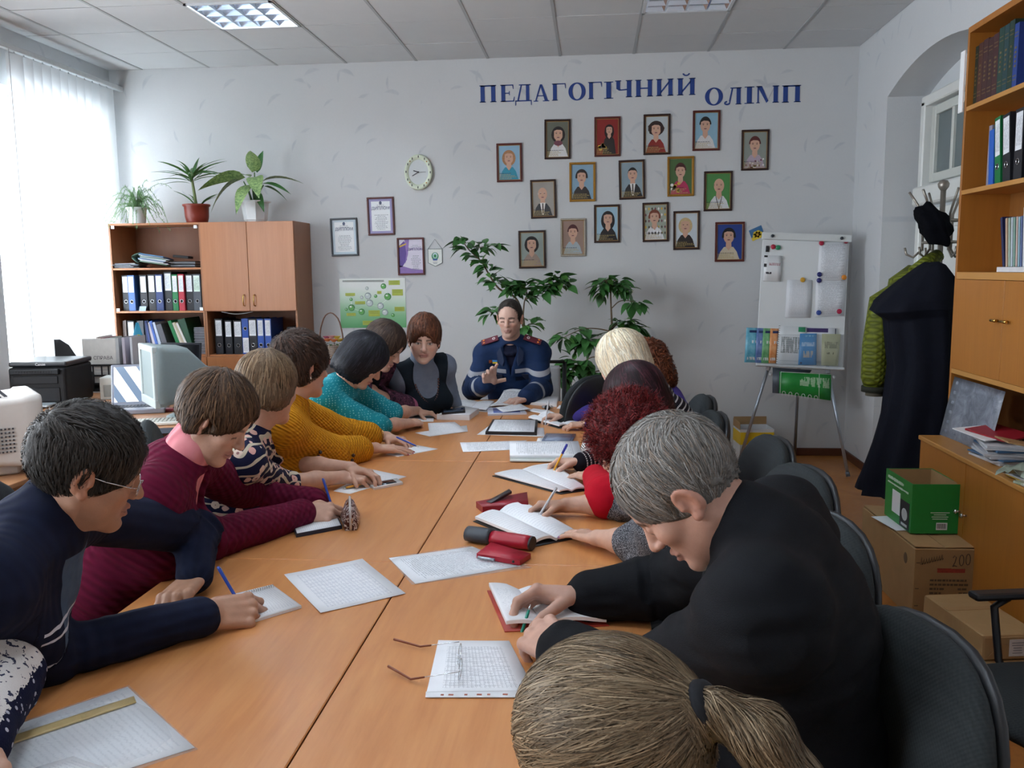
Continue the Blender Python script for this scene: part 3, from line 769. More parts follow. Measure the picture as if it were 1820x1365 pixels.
BC={'black':PM('1d1f26',.45,0,.15),'navy':PM('24386e',.4,0,.12),'blue':PM('2450a8',.4,0,.12),'green':PM('15763f',.4,0,.12),'red':PM('b02438',.4,0,.12),'grey':PM('4b515a',.45,0,.12),'lblue':PM('3f66a8',.4,0,.1),'dgreen':PM('1a4a30',.45,0,.15)}
edge_m=PM('c9c9c4',.6,0,.08,200)
_bind={}
def binder(x,y,z,w,h,d,col,label,group,lean=0,flip=False,lab=True,labm=None,rz=0,lz=(.52,.96),name='binder'):
 """lever-arch file standing upright, spine towards -y (x, y = middle of the foot of the spine)"""
 t=thing(name,label,'binder',(x,y,z),group=group,rot=(0,lean,rz))
 if lean:t.location.z+=abs(sin(lean))*w/2
 m=BC[col]
 bm=NB();box(bm,(0,.002,h/2),(w,.004,h),.0012);box(bm,(-w/2+.0015,d/2,h/2),(.003,d,h));box(bm,(w/2-.0015,d/2,h/2),(.003,d,h));obj('cover',bm,m,t)
 bm=NB();box(bm,(0,d/2+.006,h/2),(w-.014,d-.03,h-.02));obj('sheets',bm,edge_m,t)
 s=-1 if flip else 1
 if lab:
  z0,z1=(h*lz[0],h*lz[1])if not flip else(h*.04,h*.46)
  bm=NB();quad(bm,[(-w*.38,-.0008,z0),(w*.38,-.0008,z0),(w*.38,-.0008,z1),(-w*.38,-.0008,z1)],uvs=((0,0),(0,1),(1,1),(1,0)));obj('spine_label',bm,labm or label_m,t)
 zr=h*.26 if not flip else h*.72
 bm=NB();R=min(.0135,w*.28)
 for k in range(14):
  a,b_=2*PI*k/14,2*PI*(k+1)/14
  tube(bm,[(R*cos(a),-.0012,zr+R*sin(a)),(R*cos(b_),-.0012,zr+R*sin(b_))],.0026,5,caps=False)
 obj('finger_ring',bm,chrome,t)
 bm=NB();lathe(bm,[(0,0),(R*.85,0)],12,M=Matrix(((1,0,0,0),(0,0,-1,-.0007),(0,1,0,zr),(0,0,0,1))));obj('finger_hole',bm,PM('07080a',.9),t)
 return t
def bx_(cx):return aty(180+cx/4.55,520,CYF+.03).x
ROW1=[(160,213,'black','grey-labelled black binder at the left end of the middle bookcase shelf',.30,0),(213,270,'lblue','steel-blue binder with pale spine, second on the middle bookcase shelf',.30,0),(303,362,'black','black binder with small pale slip at its foot on the middle shelf',.30,0),(369,430,'black','black binder with pinkish label, left of the navy one',.305,0),(436,498,'navy','navy binder with white label on the middle bookcase shelf',.305,0),(500,567,'black','tallest black binder, between the navy and the slim green binders',.325,0),(570,619,'green','slim bright green binder beside the red one',.303,0),(620,671,'red','slim red binder on the middle bookcase shelf',.306,0),(674,736,'black','black binder just right of the slim red binder',.305,0),(740,806,'grey','grey binder with pale green label at the right end of the middle shelf',.305,0)]
for x0,x1,c_,lab,h,_l in ROW1:
 a,b_=bx_(x0),bx_(x1)
 binder((a+b_)/2,CYF+.03+(.02 if c_=='black' else.005),1.276,(b_-a)-.003,h,.29,c_,lab,'binders on the middle bookcase shelf',labm=label_g if c_=='grey' else None,lab=c_!='lblue' or True)
p=aty(253,553,CYF+.02);bm=NB();box(bm,(0,0,.016),(.06,.002,.05),M=Matrix.Rotation(RAD(-25),4,'X'));tag(obj('paper_slip',bm,PM('9fb4bd',.5),None,(p.x,CYF+.02,1.277)),'pale blue paper slip leaning at the foot of a black binder','paper')
ROW2=[(920,986,'black','black binder at the left end of the cupboard niche',.298,0,0),(1000,1061,'black','second black binder in the cupboard niche, its label lower',.285,0,0),(1070,1142,'black','third black binder in the niche with a white disc in its ring',.285,0,0),(1136,1200,'blue','blue binder standing upside down in the cupboard niche',.30,0,1),(1190,1262,'black','black binder between two blue binders in the niche',.298,0,0),(1262,1318,'blue','blue binder right of the last black one in the niche',.297,0,0),(1322,1378,'blue','blue binder at the right end of the niche row',.297,0,0)]
for x0,x1,c_,lab,h,l_,fl_ in ROW2:
 a,b_=aty(180+x0/4.55,600,CYF+.05).x,aty(180+x1/4.55,600,CYF+.05).x
 binder((a+b_)/2,CYF+.05,.906,(b_-a)-.003,h,.29,c_,lab,'binders in the cupboard niche',flip=bool(fl_))
a=aty(515,600,CYF+.12).x
binder(a,CYF+.16,.906,.07,.22,.22,'black','short dark folder in shadow at the right end of the cupboard niche','binders in the cupboard niche',lab=False)
bm=NB();tube(bm,[(CXM+.12+.03*k,CYF+.06+.01*sin(k),1.262-.018*sin(k/9*PI))for k in range(10)],.003,6);tag(obj('white_cable',bm,PM('c9cbd0',.5),None),'pale cable lying along the top of the niche binders','cable')
SH3=.906
def book(name,x,y,z,w,h,d,mat,label,group,lean=0,rz=0,cat='book',pages=True):
 t=thing(name,label,cat,(x,y,z),group=group,rot=(0,lean,rz))
 bm=NB();box(bm,(0,.001,h/2),(w,.003,h),.0008);box(bm,(-w/2+.001,d/2,h/2),(.002,d,h));box(bm,(w/2-.001,d/2,h/2),(.002,d,h));obj('cover',bm,mat,t)
 if pages:bm=NB();box(bm,(0,d/2,h/2),(w-.004,d-.008,h-.008));obj('pages',bm,edge_m,t)
 return t
def bz(cx):return aty(180+cx/4.55,600,CYF+.05).x
G3='books and folders on the lower bookcase shelf'
book('thin_book',bz(178),CYF+.06,SH3,.012,.285,.2,PM('776a68',.6),'thin grey-brown volume at the left end of the lower shelf',G3,RAD(1));book('thin_book',bz(190),CYF+.06,SH3,.014,.29,.2,PM('8a7d7a',.6),'thin greyish volume beside the white-labelled binder',G3,RAD(1.5))
binder(bz(245),CYF+.05,SH3,.062,.285,.28,'black','black binder with large white label on the lower shelf',G3)
binder(bz(306),CYF+.08,SH3,.06,.285,.26,'grey','dark grey binder without label on the lower shelf',G3,lab=False)
for k,(cx,ln,m,w,h,lb)in enumerate(((343,-3,'1e2a55',.014,.28,'thin navy folder behind the dark laptop'),(362,-5,'31458a',.016,.28,'thin blue folder behind the dark laptop'),(378,-7,'1b2144',.014,.285,'thin dark blue folder, third behind the dark laptop'),(405,-11,'b8b0bb',.022,.27,'white and red spined book leaning left'),(432,-13,'3a5fae',.028,.285,'blue-spined folder leaning left'),(455,-14,'a9b2c4',.03,.275,'pale-spined folder leaning left'),(498,-15,'54535c',.045,.26,'dark grey folder leaning left'))):
 book('leaning_folder',bz(cx)+.03,CYF+.06,SH3+.004,w,h,.22,PM(m,.5),lb,G3,RAD(ln))
for k,(cx,ln,m,w,h,lb)in enumerate(((590,-19,'16733f',.03,.295,'bright green folder leaning left by the paper files'),(618,-21,'d8cfc0',.02,.28,'cream card file leaning left'),(632,-22,'cbbba0',.022,.285,'buff card file leaning left'),(652,-22,'e1ddda',.018,.28,'white card file leaning left'))):
 book('leaning_file',bz(cx)+.07,CYF+.03+k*.004,SH3+.006,w,h,.23,PM(m,.6),lb,G3,RAD(ln))
binder(bz(738)-.02,CYF+.05,SH3,.065,.30,.28,'dgreen','dark green binder leaning left beside the disc cases',G3,RAD(-14),lab=False)
t0=None
for k in range(17):
 c=('3a3a48','22242e','4a4a55','2b2e3a')[k%4]
 bm=NB();box(bm,(0,0,.0065),(.122,.135,.0115),.0008);box(bm,(0,-.068,.0075),(.118,.001,.004),mi=1)
 o=obj('disc_case',bm,[PM(c,.35),PM('b9bcc4',.4)],None,(bz(793)+random.uniform(-.002,.002),CYF+.15,SH3+k*.0133));tag(o,(ORD[k]+' disc case from the bottom' if k<9 else ORD[16-k]+' disc case from the top')+' of the stack on the lower bookcase shelf','disc case','stack of disc cases')
def paper_pile(name,x,y,z,w,d,n,label,cat,group,cols,rzs=.25,th=.006,mess=.02):
 t=thing(name,label,cat,(x,y,z),group=group);zz=0
 for k in range(n):
  hh=random.uniform(.5,1.3)*th
  bm=NB();box(bm,(0,0,hh/2),(w*random.uniform(.9,1),d*random.uniform(.9,1),hh*.92),.001)
  obj('sheaf',bm,cols[k%len(cols)],t,(random.uniform(-mess,mess),random.uniform(-mess,mess),zz),(0,0,random.uniform(-rzs,rzs)));zz+=hh
 return t
wp=PM('c9ccd2',.6,0,.08);gp=PM('8f969e',.6,0,.1);gg=PM('7fa08e',.6,0,.1);bl_=PM('4a7096',.6,0,.1);dk=PM('2c2a2c',.6)
paper_pile('paper_pile',aty(234,465,CYF+.2).x,CYF+.16,1.636,.24,.26,9,'messy pile of grey-white papers at the left of the top shelf','papers','papers on the top shelf',[wp,gp,wp,dk],.25,.006)
paper_pile('paper_pile',aty(333,465,CYF+.2).x,CYF+.2,1.636,.22,.22,8,'flat dark-edged pile of papers at the right of the top shelf','papers','papers on the top shelf',[gp,dk,gp],.1,.007)
t=paper_pile('folder_pile',aty(284,465,CYF+.2).x,CYF+.14,1.70,.23,.24,9,'pile of bulging pale green and white folders leaning on the top shelf','papers','papers on the top shelf',[gg,wp,wp,bl_,wp],.12,.009)
t.rotation_euler=(RAD(-5),RAD(9),RAD(8));t.location.z=1.665
bm=NB()
sheetgrid(bm,6,3,lambda u,v:(-.02+.05*sin(u*PI*1.1)*-1,.24*v-.12,.085*u),0,.002);obj('curled_cover',bm,gg,t,(-.10,0,-.01))
bm=NB();box(bm,(0,0,.012),(.13,.16,.022),.006,2);tag(obj('dark_pouch',bm,dk,None,(aty(325,455,CYF+.2).x,CYF+.2,1.715),(0,RAD(6),.2)),'dark pouch lying on the papers of the top shelf','pouch')
# potted plants on top of the cupboards
soil=PM('3a2a20',.9,0,.3,60)
def leafmat(name,c1,c2,vein=None,var=False):
 b=MatB(name,.42,0,.4);P=b.coord('Object');n=b.noise(P,14,3)
 if var:n=(b.noise(P,55,3,.7)*1.9-.55).mx(0.).mn(1.)
 b.col(b.mix(c1,c2,n));b.b.inputs['Subsurface Weight'].default_value=0
 return b.m
def leaf_mesh(name,L,W,mats,bend=.35,fold=.25,n=6,tip=.5,base=.15):
 bm=NB()
 rows=[]
 for i in range(n+1):
  u=i/n;w=W*(max(0,sin(PI*u**(.75+.0*tip)))**.8)*(1-.25*u)if 0<i<n else.0006
  y=L*u;z=-bend*L*u*u
  rows.append([bm.verts.new((-w,y,z+fold*w)),bm.verts.new((0,y,z)),bm.verts.new((w,y,z+fold*w))])
 for A,B in zip(rows,rows[1:]):
  for k in range(2):
   f=bm.faces.new((A[k],A[k+1],B[k+1],B[k]));f.smooth=True
 me=bpy.data.meshes.new(name);bm.to_mesh(me);bm.free();me.materials.append(mats);return me
def place_leaf(parent,me,p,dirv,roll=0,s=1.,name='leaf'):
 d=Vector(dirv).normalized()
 q=d.to_track_quat('Y','Z')@Euler((0,roll,0)).to_quaternion()
 o=bpy.data.objects.new(name,me);COL.objects.link(o);o.parent=parent
 o.rotation_mode='QUATERNION';o.rotation_quaternion=q;o.location=p;o.scale=(s,s,s);return o
YP=7.14
c=aty(343,394,YP-.08)
t=thing('potted_dracaena','spiky narrow-leaved plant in a red-brown plastic pot on the bookcase','plant',(c.x,YP,CZ))
bm=NB();lathe(bm,[(.078,0),(.085,.004),(.096,.05),(.100,.13),(.112,.138),(.112,.152),(.102,.152),(.096,.13),(.0,.128)],28);obj('pot',bm,PM('7e2f22',.35,0,.08),t)
bm=NB();lathe(bm,[(.0,.131),(.096,.131)],20);obj('soil',bm,soil,t)
bm=NB();tube(bm,[(0,0,.12),(-.01,0,.22),(-.03,.01,.36),(-.035,.01,.42)],[.014,.013,.011,.009],8);obj('stem',bm,PM('6d7a4a',.6),t)
dl=leafmat('dracaena_leaf','2f5a36','5b8a4a')
lm=[leaf_mesh('dracaena_leaf',.30,.015,dl,.34,.4,7),leaf_mesh('dracaena_leaf_short',.17,.011,dl,.5,.4,6)]
for k in range(26):
 a=k*2.399;el=.25+.9*(k%5)/5
 place_leaf(t,lm[0],(-.035+.008*cos(a),.01+.008*sin(a),.40-.003*k),(cos(a),sin(a)*.7-.15,el),random.uniform(-.4,.4),random.uniform(.75,1.12))
for k in range(12):
 a=k*2.1;place_leaf(t,lm[1],(.01+.02*cos(a),.02*sin(a),.13),(cos(a)*.8,sin(a)*.6,1.1),random.uniform(-.4,.4),random.uniform(.8,1.2))
c=aty(448,390,YP-.08)
t=thing('potted_dieffenbachia','broad speckled-leaf plant in a white faceted pot on the cupboard','plant',(c.x,YP,CZ))
pw=PM('dfe2e4',.35,0,.04)
bm=NB();lathe(bm,[(.085,0),(.088,.012),(.094,.016),(.112,.155),(.128,.158),(.128,.17),(.11,.17),(.10,.15),(0,.148)],8,M=Matrix.Rotation(PI/8,4,'Z'));
for f in bm.faces:f.smooth=False
obj('pot',bm,pw,t)
bm=NB();lathe(bm,[(.0,.152),(.1,.152)],12);obj('soil',bm,soil,t)
vl=leafmat('speckled_leaf','2c5a30','b9cf8a',var=True);pl_=leafmat('plain_leaf','2d5a2f','45743a')
big=leaf_mesh('speckled_leaf',.30,.075,vl,.55,.22,8);mid=leaf_mesh('plain_leaf',.22,.04,pl_,.4,.3,7)
bm=NB()
for(x,y,z)in((-.08,-.02,.33),(.02,-.03,.40),(.05,.02,.36),(-.03,.03,.36),(.08,0,.3)):tube(bm,[(x*.2,y*.2,.14),(x*.55,y*.5,.25),(x,y,z)],[.011,.008,.005],7)
obj('stem',bm,PM('4f7040',.5),t)
for p,d,r,s,me in(((-.06,-.03,.36),(-1,-.25,.15),.5,1.15,big),((-.10,-.04,.34),(-.85,-.5,-.35),.2,1.1,big),((.0,-.03,.40),(.35,-.5,.75),-.5,.95,big),((.03,-.05,.36),(.3,-.85,-.1),.2,1.0,big),((.0,-.04,.30),(-.2,-.9,-.25),.1,1.05,big),((.03,0,.40),(.2,.1,1.2),1.2,.9,mid),((.07,0,.31),(1,-.15,.0),.3,1.1,mid),((.08,.01,.29),(.9,.2,-.2),-.2,.95,mid),((-.07,-.03,.26),(-.65,-.5,-.9),.6,1.0,mid),((.06,.02,.33),(.7,.35,.4),0,1.0,big),((.03,-.03,.24),(.35,-.5,-.4),.3,.9,mid),((-.04,.03,.37),(-.6,.3,.3),0,.9,big)):
 place_leaf(t,me,p,d,r,s)
c=aty(238,397,YP-.12)
t=thing('asparagus_fern','feathery pale green fern trailing from a small white pot on the bookcase','plant',(c.x,YP-.06,CZ))
bm=NB();lathe(bm,[(.062,0),(.066,.01),(.078,.115),(.086,.118),(.086,.13),(.074,.13),(0,.118)],22);obj('pot',bm,pw,t)
fern=leafmat('fern_frond','6f9a66','9cbf8a')
rnd=random.Random(5)
for k in range(44):
 a=rnd.uniform(0,2*PI);L=rnd.uniform(.16,.36);dx,dy=cos(a),sin(a)*.55
 up=rnd.uniform(.02,.17);pts=[]
 for i in range(9):
  u=i/8;pts.append(Vector((dx*L*u*.95,dy*L*u,.13+up*sin(min(1,u*1.5)*PI*.55)*1.3-L*.95*u*u*rnd.uniform(.75,1.0))))
 if k in(0,1):pts=[Vector((.1*i/8+(.22*i/8 if k else.02),-.01,.13+.22*sin(i/8*1.9)-(.06*(i/8)**3 if k else 0)))for i in range(9)]
 bm=NB();tube(bm,pts,.0014,4)
 for i in range(1,9):
  for q in range(30 if k>1 else 9):
   p=pts[i-1].lerp(pts[i],rnd.random());d=Vector((rnd.uniform(-1,1),rnd.uniform(-1,1),rnd.uniform(-.8,.8))).normalized()
   l_=rnd.uniform(.014,.045)*(1.1-.06*i);sd=d.cross(Vector((0,0,1))).normalized()*.0016
   bm.faces.new([bm.verts.new(p-sd),bm.verts.new(p+sd),bm.verts.new(p+d*l_)])
 obj('frond',bm,fern,t)
 # small reddish table with a flower basket, beside the cupboard
red_w=wood('reddish_veneer','6e2f22','85402c',.35,0)
t=thing('side_table','small reddish wooden table under the flower basket','table',(-2.13,7.12,0))
bm=NB();box(bm,(0,0,.855),(.50,.46,.03),.004);obj('tabletop',bm,red_w,t)
for sx in(-1,1):
 for sy in(-1,1):bm=NB();box(bm,(sx*.21,sy*.19,.42),(.04,.04,.84),.004);obj('leg',bm,red_w,t)
c=aty(590,628,7.05)
t=thing('flower_basket','wicker basket of artificial roses with a tall hoop handle','basket',(c.x,7.05,.872))
wick=PM('a9988a',.6,0,.3,90);wk2=PM('7a5a4a',.6,0,.3,60)
bm=NB()
for k in range(8):
 r=.062+.012*(k/7);z=.012+k*.013
 tube(bm,[((r+.004*((i+k)%2))*cos(i*PI/12),(r+.004*((i+k)%2))*sin(i*PI/12),z)for i in range(25)],.0055,5,caps=False)
for k in range(12):a=k*PI/6;tube(bm,[(.062*cos(a),.062*sin(a),0),(.077*cos(a),.077*sin(a),.118)],.004,5)
lathe(bm,[(0,.004),(.062,.004)],16);obj('basket_body',bm,wick,t)
bm=NB()
for o_ in(-.006,.006):tube(bm,[(.098*cos(PI*i/16)*(1.0+.12*sin(PI*i/16)),o_+.005*sin(i*1.7),.10+.28*sin(PI*i/16))for i in range(17)],.0045,5)
obj('handle',bm,wk2,t)
rosem=[PM('c05a6a',.6,0,.2),PM('e0895a',.6,0,.2),PM('e3c45a',.6,0,.2),PM('d9a0a0',.6,0,.2),PM('b86078',.6,0,.2)]
for k,(x,y,z,c_)in enumerate(((-.06,-.03,.15,0),(-.015,-.055,.155,1),(.035,-.05,.15,1),(.07,-.02,.15,2),(.0,.01,.175,3),(.04,.02,.17,2),(-.045,.02,.17,4),(.07,.03,.15,2))):
 bm=NB()
 for q in range(3):
  R=.034-.009*q
  for j in range(6):
   a=j*PI/3+q*.5;sheetgrid(bm,2,2,lambda u,v,a=a,R=R:(x+R*(.35+.65*v)*cos(a+(u-.5)*1.2),y+R*(.35+.65*v)*sin(a+(u-.5)*1.2),z-.015+.03*v+.008*(1-v)-.006*q*0))
 obj('rose',bm,rosem[c_],t)
lf=leaf_mesh('rose_leaf',.05,.014,pl_,.3,.2,4)
for k in range(12):a=k*.55;place_leaf(t,lf,(.06*cos(a),.06*sin(a),.125),(cos(a),sin(a),.1),0,1)
# computer desks by the window
desk_w=wood('desk_veneer','a8754f','bd8a62',.35,0)
def desk(name,label,x0,x1,y0,y1,h=.75):
 t=thing(name,label,'desk',((x0+x1)/2,(y0+y1)/2,0))
 w,d=x1-x0,y1-y0
 bm=NB();box(bm,(0,0,h-.011),(w,d,.022),.004,2);obj('desktop',bm,desk_w,t)
 for s in(-1,1):bm=NB();box(bm,(s*(w/2-.03),0,(h-.022)/2),(.02,d-.08,h-.022));obj('side_panel',bm,desk_w,t)
 bm=NB();box(bm,(0,d/2-.1,.45),(w-.08,.018,.5));obj('modesty_panel',bm,desk_w,t)
 return t
desk('computer_desk','beech desk under the printer, laptop and grey monitor',-4.02,-2.26,4.34,5.86)
desk('near_desk','beech desk under the beige computer monitor at the left edge',-3.6,-2.34,2.35,3.68)
beige=PM('c6c1bc',.5,0,.05,40);beige_d=PM('4c4a4c',.8);vent=PM('3a3a40',.9)
t=thing('beige_monitor','beige tube monitor with perforated housing on the near left desk','monitor',(-2.60,3.44,.75),RAD(-48))
def crt_shell(bm,W,H,D,w2,h2,zc=.0,front=.06,n=5,drop=.1):
 """rounded-rect rings from the screen side (y = -D/2) to the rear (y = D/2)"""
 rings=[]
 for y,w,h,dz_ in((-D/2,W*.97,H*.97,0),(-D/2+.01,W,H,0),(-D/2+front,W,H,0),(-D/2+front+.012,W*.965,H*.95,0),(-D*.05,W*.90,H*.88,.002),(D*.2,w2*1.18,h2*1.2,-(H-h2)*.22*drop),(D/2-.02,w2,h2,-(H-h2)*.42*drop),(D/2,w2*.92,h2*.9,-(H-h2)*.42*drop)):
  R=min(w,h)*.09;ring=[]
  for cx_,cz_,a0 in((w/2-R,h/2-R,0),(-w/2+R,h/2-R,90),(-w/2+R,-h/2+R,180),(w/2-R,-h/2+R,270)):
   for k in range(n):a=RAD(a0+90*k/(n-1));ring.append(bm.verts.new((cx_+R*cos(a),y,cz_+R*sin(a)+zc+dz_)))
  rings.append(ring)
 N=len(rings[0])
 for A,B in zip(rings,rings[1:]):
  for k in range(N):
   f=bm.faces.new((A[k],B[k],B[(k+1)%N],A[(k+1)%N]));f.smooth=True
 bm.faces.new(rings[0]);bm.faces.new(rings[-1][::-1])
 bmesh.ops.recalc_face_normals(bm,faces=bm.faces[:])
bm=NB();crt_shell(bm,.40,.31,.43,.30,.22,.185);obj('housing',bm,beige,t,None,(0,0,PI),smooth=False)
bm=NB();box(bm,(0,.216,.21),(.30,.002,.23),.001);obj('screen',bm,PM('20262a',.15),t)
bm=NB();box(bm,(0,0,.03),(.27,.26,.06),.02,3);box(bm,(0,-.02,.09),(.2,.2,.06),.02,2);obj('foot',bm,beige,t)
bm=NB()
for r in range(9):
 for k in range(22):box(bm,((k-10.5)*.0125,.09-r*.022,.336-.0002*r*r),(.004,.012,.004),M=Matrix.Translation((0,0,(-.0045*r if r>4 else-.003*r))))
for r in range(7):
 for k in range(16):
  for s in(-1,1):box(bm,(s*(.187-.0035*max(0,k-4)),.10-k*.014,.11+r*.016),(.012,.006,.006))
obj('vent_holes',bm,vent,t)['kind']='stuff'
greyc=PM('8f9ea0',.5,0,.06,60);greyf=PM('b4bfc0',.45,0,.05)
t=thing('grey_monitor','grey tube monitor seen from its side, behind the dark laptop','monitor',(-2.36,4.86,.75),RAD(-51))
bm=NB();crt_shell(bm,.37,.345,.42,.21,.15,.265,.05,5,1.);obj('housing',bm,greyc,t)
bm=NB()
for sx,sz,cx_,cz_ in((.37,.035,0,.42),(.37,.05,0,.117),(.035,.27,.167,.272),(.035,.27,-.167,.272)):box(bm,(cx_,-.205,cz_),(sx,.03,sz),.006,2)
obj('bezel',bm,greyf,t)
bm=NB();sheetgrid(bm,8,8,lambda u,v:((u-.5)*.30,-.204-.010*(1-(2*u-1)**2)*(1-(2*v-1)**2)+.006,.137+.268*v));obj('screen',bm,PM('222a30',.08,0,.05),t)
bm=NB();lathe(bm,[(.12,0),(.125,.012),(.11,.022),(.06,.04),(.06,.10)],20);obj('foot',bm,greyc,t)
pk=PM('0f1013',.5,0,.15,50,.25);pk2=PM('17191d',.4,0,.1,30,.25)
t=thing('printer','black multifunction laser printer on the desk by the window','printer',(-3.57,5.44,.75),RAD(8))
bm=NB();box(bm,(0,0,.125),(.36,.40,.25),.018,3);obj('body',bm,pk,t)
bm=NB();box(bm,(0,.01,.268),(.365,.39,.034),.012,2);obj('scanner_lid',bm,PM('24262b',.3,0,.06,30,.4),t)
bm=NB();box(bm,(-.01,-.205,.223),(.31,.03,.035),.006,2);
for k in range(14):box(bm,(-.12+k*.017,-.221,.223),(.009,.003,.012),.001)
obj('control_panel',bm,pk2,t)
bm=NB();box(bm,(-.01,-.203,.17),(.28,.006,.05),.002);box(bm,(-.01,-.203,.075),(.30,.006,.09),.004);obj('front_flap',bm,pk2,t)
bm=NB();box(bm,(-.01,-.26,.017),(.24,.13,.012),.003);obj('paper_tray',bm,PM('aab4ba',.3),t)
me=text_mesh('Canon',.024,.0004);link('lettering',me,PM('e8eaec',.4),t,(.02,-.1875,.268),(PI/2,0,0))
t=thing('file_organiser','black plastic document rack with upright files behind the printer','file rack',(-3.58,6.06,.75),RAD(6))
blk=PM('1b1c22',.45,0,.1)
bm=NB()
box(bm,(.10,0,.01),(.46,.28,.02),.004)
for k in range(5):
 x=-.12+k*.11;box(bm,(x,.0,.10),(.006,.27,.19),.002)
for z in(.055,.115,.19):box(bm,(.10,-.138,z),(.46,.006,.014),.002)
for k in range(6):box(bm,(-.12+k*.088,-.138,.10),(.010,.006,.19),.002)
obj('rack',bm,blk,t)
bm=NB()
prof=[(-.13,0),(.13,0),(.13,.12),(.06,.17),(-.03,.32),(-.09,.36),(-.13,.36)]
prism(bm,prof,-.003,.003,M=TR((-.1,-.02,.02),(PI/2,0,PI/2*0+.0)));
obj('end_panel',bm,blk,t,(-.03,-.13,0))
FL=[(-.02,'d9d7d2',.34,.012,'white card file printed with one bold word in the black rack'),(.01,'8a2f45',.33,.012,'wine-red file in the black rack'),(.045,'cfd0cc',.33,.02,'grey-white thick file in the black rack'),(.085,'5b7a66',.32,.006,'thin green file in the black rack'),(.12,'b5b9bc',.33,.022,'pale grey file in the black rack'),(.165,'bcb7c6',.335,.02,'lilac-grey file at the right of the black rack'),(.22,'c9ccd4',.335,.016,'pale file right at the end of the black rack')]
tw=Matrix.Translation(t.location)@Matrix.Rotation(RAD(6),4,'Z')
for k,(dx,m,h,w,lb)in enumerate(FL):
 p=tw@Vector((dx+.05,.0,.022));f=thing('card_file',lb,'file',p,RAD(6),'files in the black rack')
 bm=NB();box(bm,(0,0,h/2+.03),(w,.24,h),.001);obj('cover',bm,PM(m,.6),f)
 bm=NB();box(bm,(0,.0,h/2+.032),(w*.7,.236,h-.004));obj('sheets',bm,edge_m,f)
p=tw@Vector((-.10,-.115,.05));f=thing('case_file','white folder printed with the word СПРАВА facing the room','file',p,RAD(6))
bm=NB();box(bm,(.14,0,.17),(.24,.012,.32),.002);obj('cover',bm,PM('d6d5d1',.6),f)
me=text_mesh('СПРАВА',.034,.0004);link('lettering',me,PM('4a4650',.6),f,(.165,-.0068,.19),(PI/2,0,0))
bm=NB();
for k in range(3):box(bm,(.15,-.0066,.13-k*.025),(.10,.001,.002))
obj('rules',bm,ink_grey,f)
p=atz(170,718,.75)
t=thing('white_box','small off-white speaker box between the printer and the laptop','speaker',(-3.23,5.62,.75),RAD(14))
bm=NB();box(bm,(0,0,.075),(.17,.16,.15),.006,2);obj('body',bm,PM('c9ccc6',.5),t);bm=NB();box(bm,(-.03,-.081,.06),(.06,.004,.08),.001);obj('recess',bm,PM('8f938f',.6),t)
def laptop(name,label,loc,rz,W,D,ang,body,scr,sh=.235,kb=True):
 t=thing(name,label,'laptop',loc,rz)
 bm=NB();box(bm,(0,0,.016),(W,D,.03),.006,2);obj('base',bm,body,t)
 if kb:
  bm=NB()
  for r in range(5):
   for k in range(14):box(bm,((k-6.5)*.0205,.06-r*.021,.0325),(.017,.017,.004),.001)
  obj('keyboard',bm,PM('3a3f48',.5),t)
 L=thing('lid',None,None,(0,D/2-.01,.03));L.parent=t;L.rotation_euler=(ang,0,0)
 bm=NB();box(bm,(0,.006,sh/2+.005),(W,.012,sh+.03),.005,2);o=obj('lid_shell',bm,body,t,L.location,(ang,0,0));bpy.data.objects.remove(L)
 bm=NB();box(bm,(0,-.0006,sh/2+.01),(W-.035,.002,sh-.012),.0006);obj('screen',bm,scr,o)
 return t
lap_b=PM('8a8f9c',.35,.3,.05)
sb=MatB('laptop_screen_glare',.12);u_,v_,w_=sb.xyz(sb.coord('Object'))
st=((u_*.9+w_*.55)*9.).fr();stn=(st>.42)
cs_=sb.mix('5d6f86','f4f7fa',stn);sb.col('101418')
sb.nt.links.new(cs_,sb.b.inputs['Emission Color']);sb.b.inputs['Emission Strength'].default_value=.9  # bright bands imitate light reflected in the screen, put in as emission
laptop('laptop','silver-grey laptop with a bright striped screen on the window desk',(-2.78,5.06,.75),RAD(20),.34,.25,RAD(-17),lap_b,sb.m)
laptop('dark_laptop','dark laptop standing open behind the grey monitor, its black screen side showing',(-3.30,6.55,.77),RAD(-6),.36,.25,RAD(-8),PM('1a1f28',.3),PM('10141a',.12),.22)
t=thing('printer_stand','low wooden stand beneath the dark laptop','stand',(-3.34,6.5,0));bm=NB();box(bm,(0,0,.76),(.62,.5,.02),.003);
obj('top',bm,desk_w,t)
for s in(-1,1):bm=NB();box(bm,(s*.28,0,.375),(.03,.46,.75));obj('side_panel',bm,desk_w,t)
bm=NB();box(bm,(0,0,.011),(.27,.05,.02),.004);tag(obj('red_case',bm,PM('7a2c38',.4),None,(*atz(268,733,.751)[:2],.751),(0,0,RAD(22))),'dark red slim case lying in front of the silver laptop','case')
p=atz(283,752,.752)
t=thing('keyboard','off-white keyboard in front of the grey monitor','keyboard',(p.x-.03,p.y-.02,.751),RAD(18))
bm=NB();box(bm,(0,0,.01),(.40,.15,.018),.004);obj('body',bm,PM('cfcfc8',.5),t)
bm=NB()
for r in range(5):
 for k in range(18):box(bm,((k-8.5)*.021,.05-r*.024,.021),(.017,.019,.006),.001)
obj('keys',bm,PM('bdbdb5',.5),t)
bm=NB();box(bm,(0,0,.002),(.2,.16,.004),.001);tag(obj('mouse_mat',bm,PM('2a2f3c',.7),None,(*atz(300,766,.751)[:2],.751),(0,0,.3)),'dark mouse mat at the desk corner beside the keyboard','mouse mat')
p=aty(248,640,6.2)
t=thing('desk_flag','triangular blue and green table pennant on a white stand','flag',(p.x,6.2,.98))
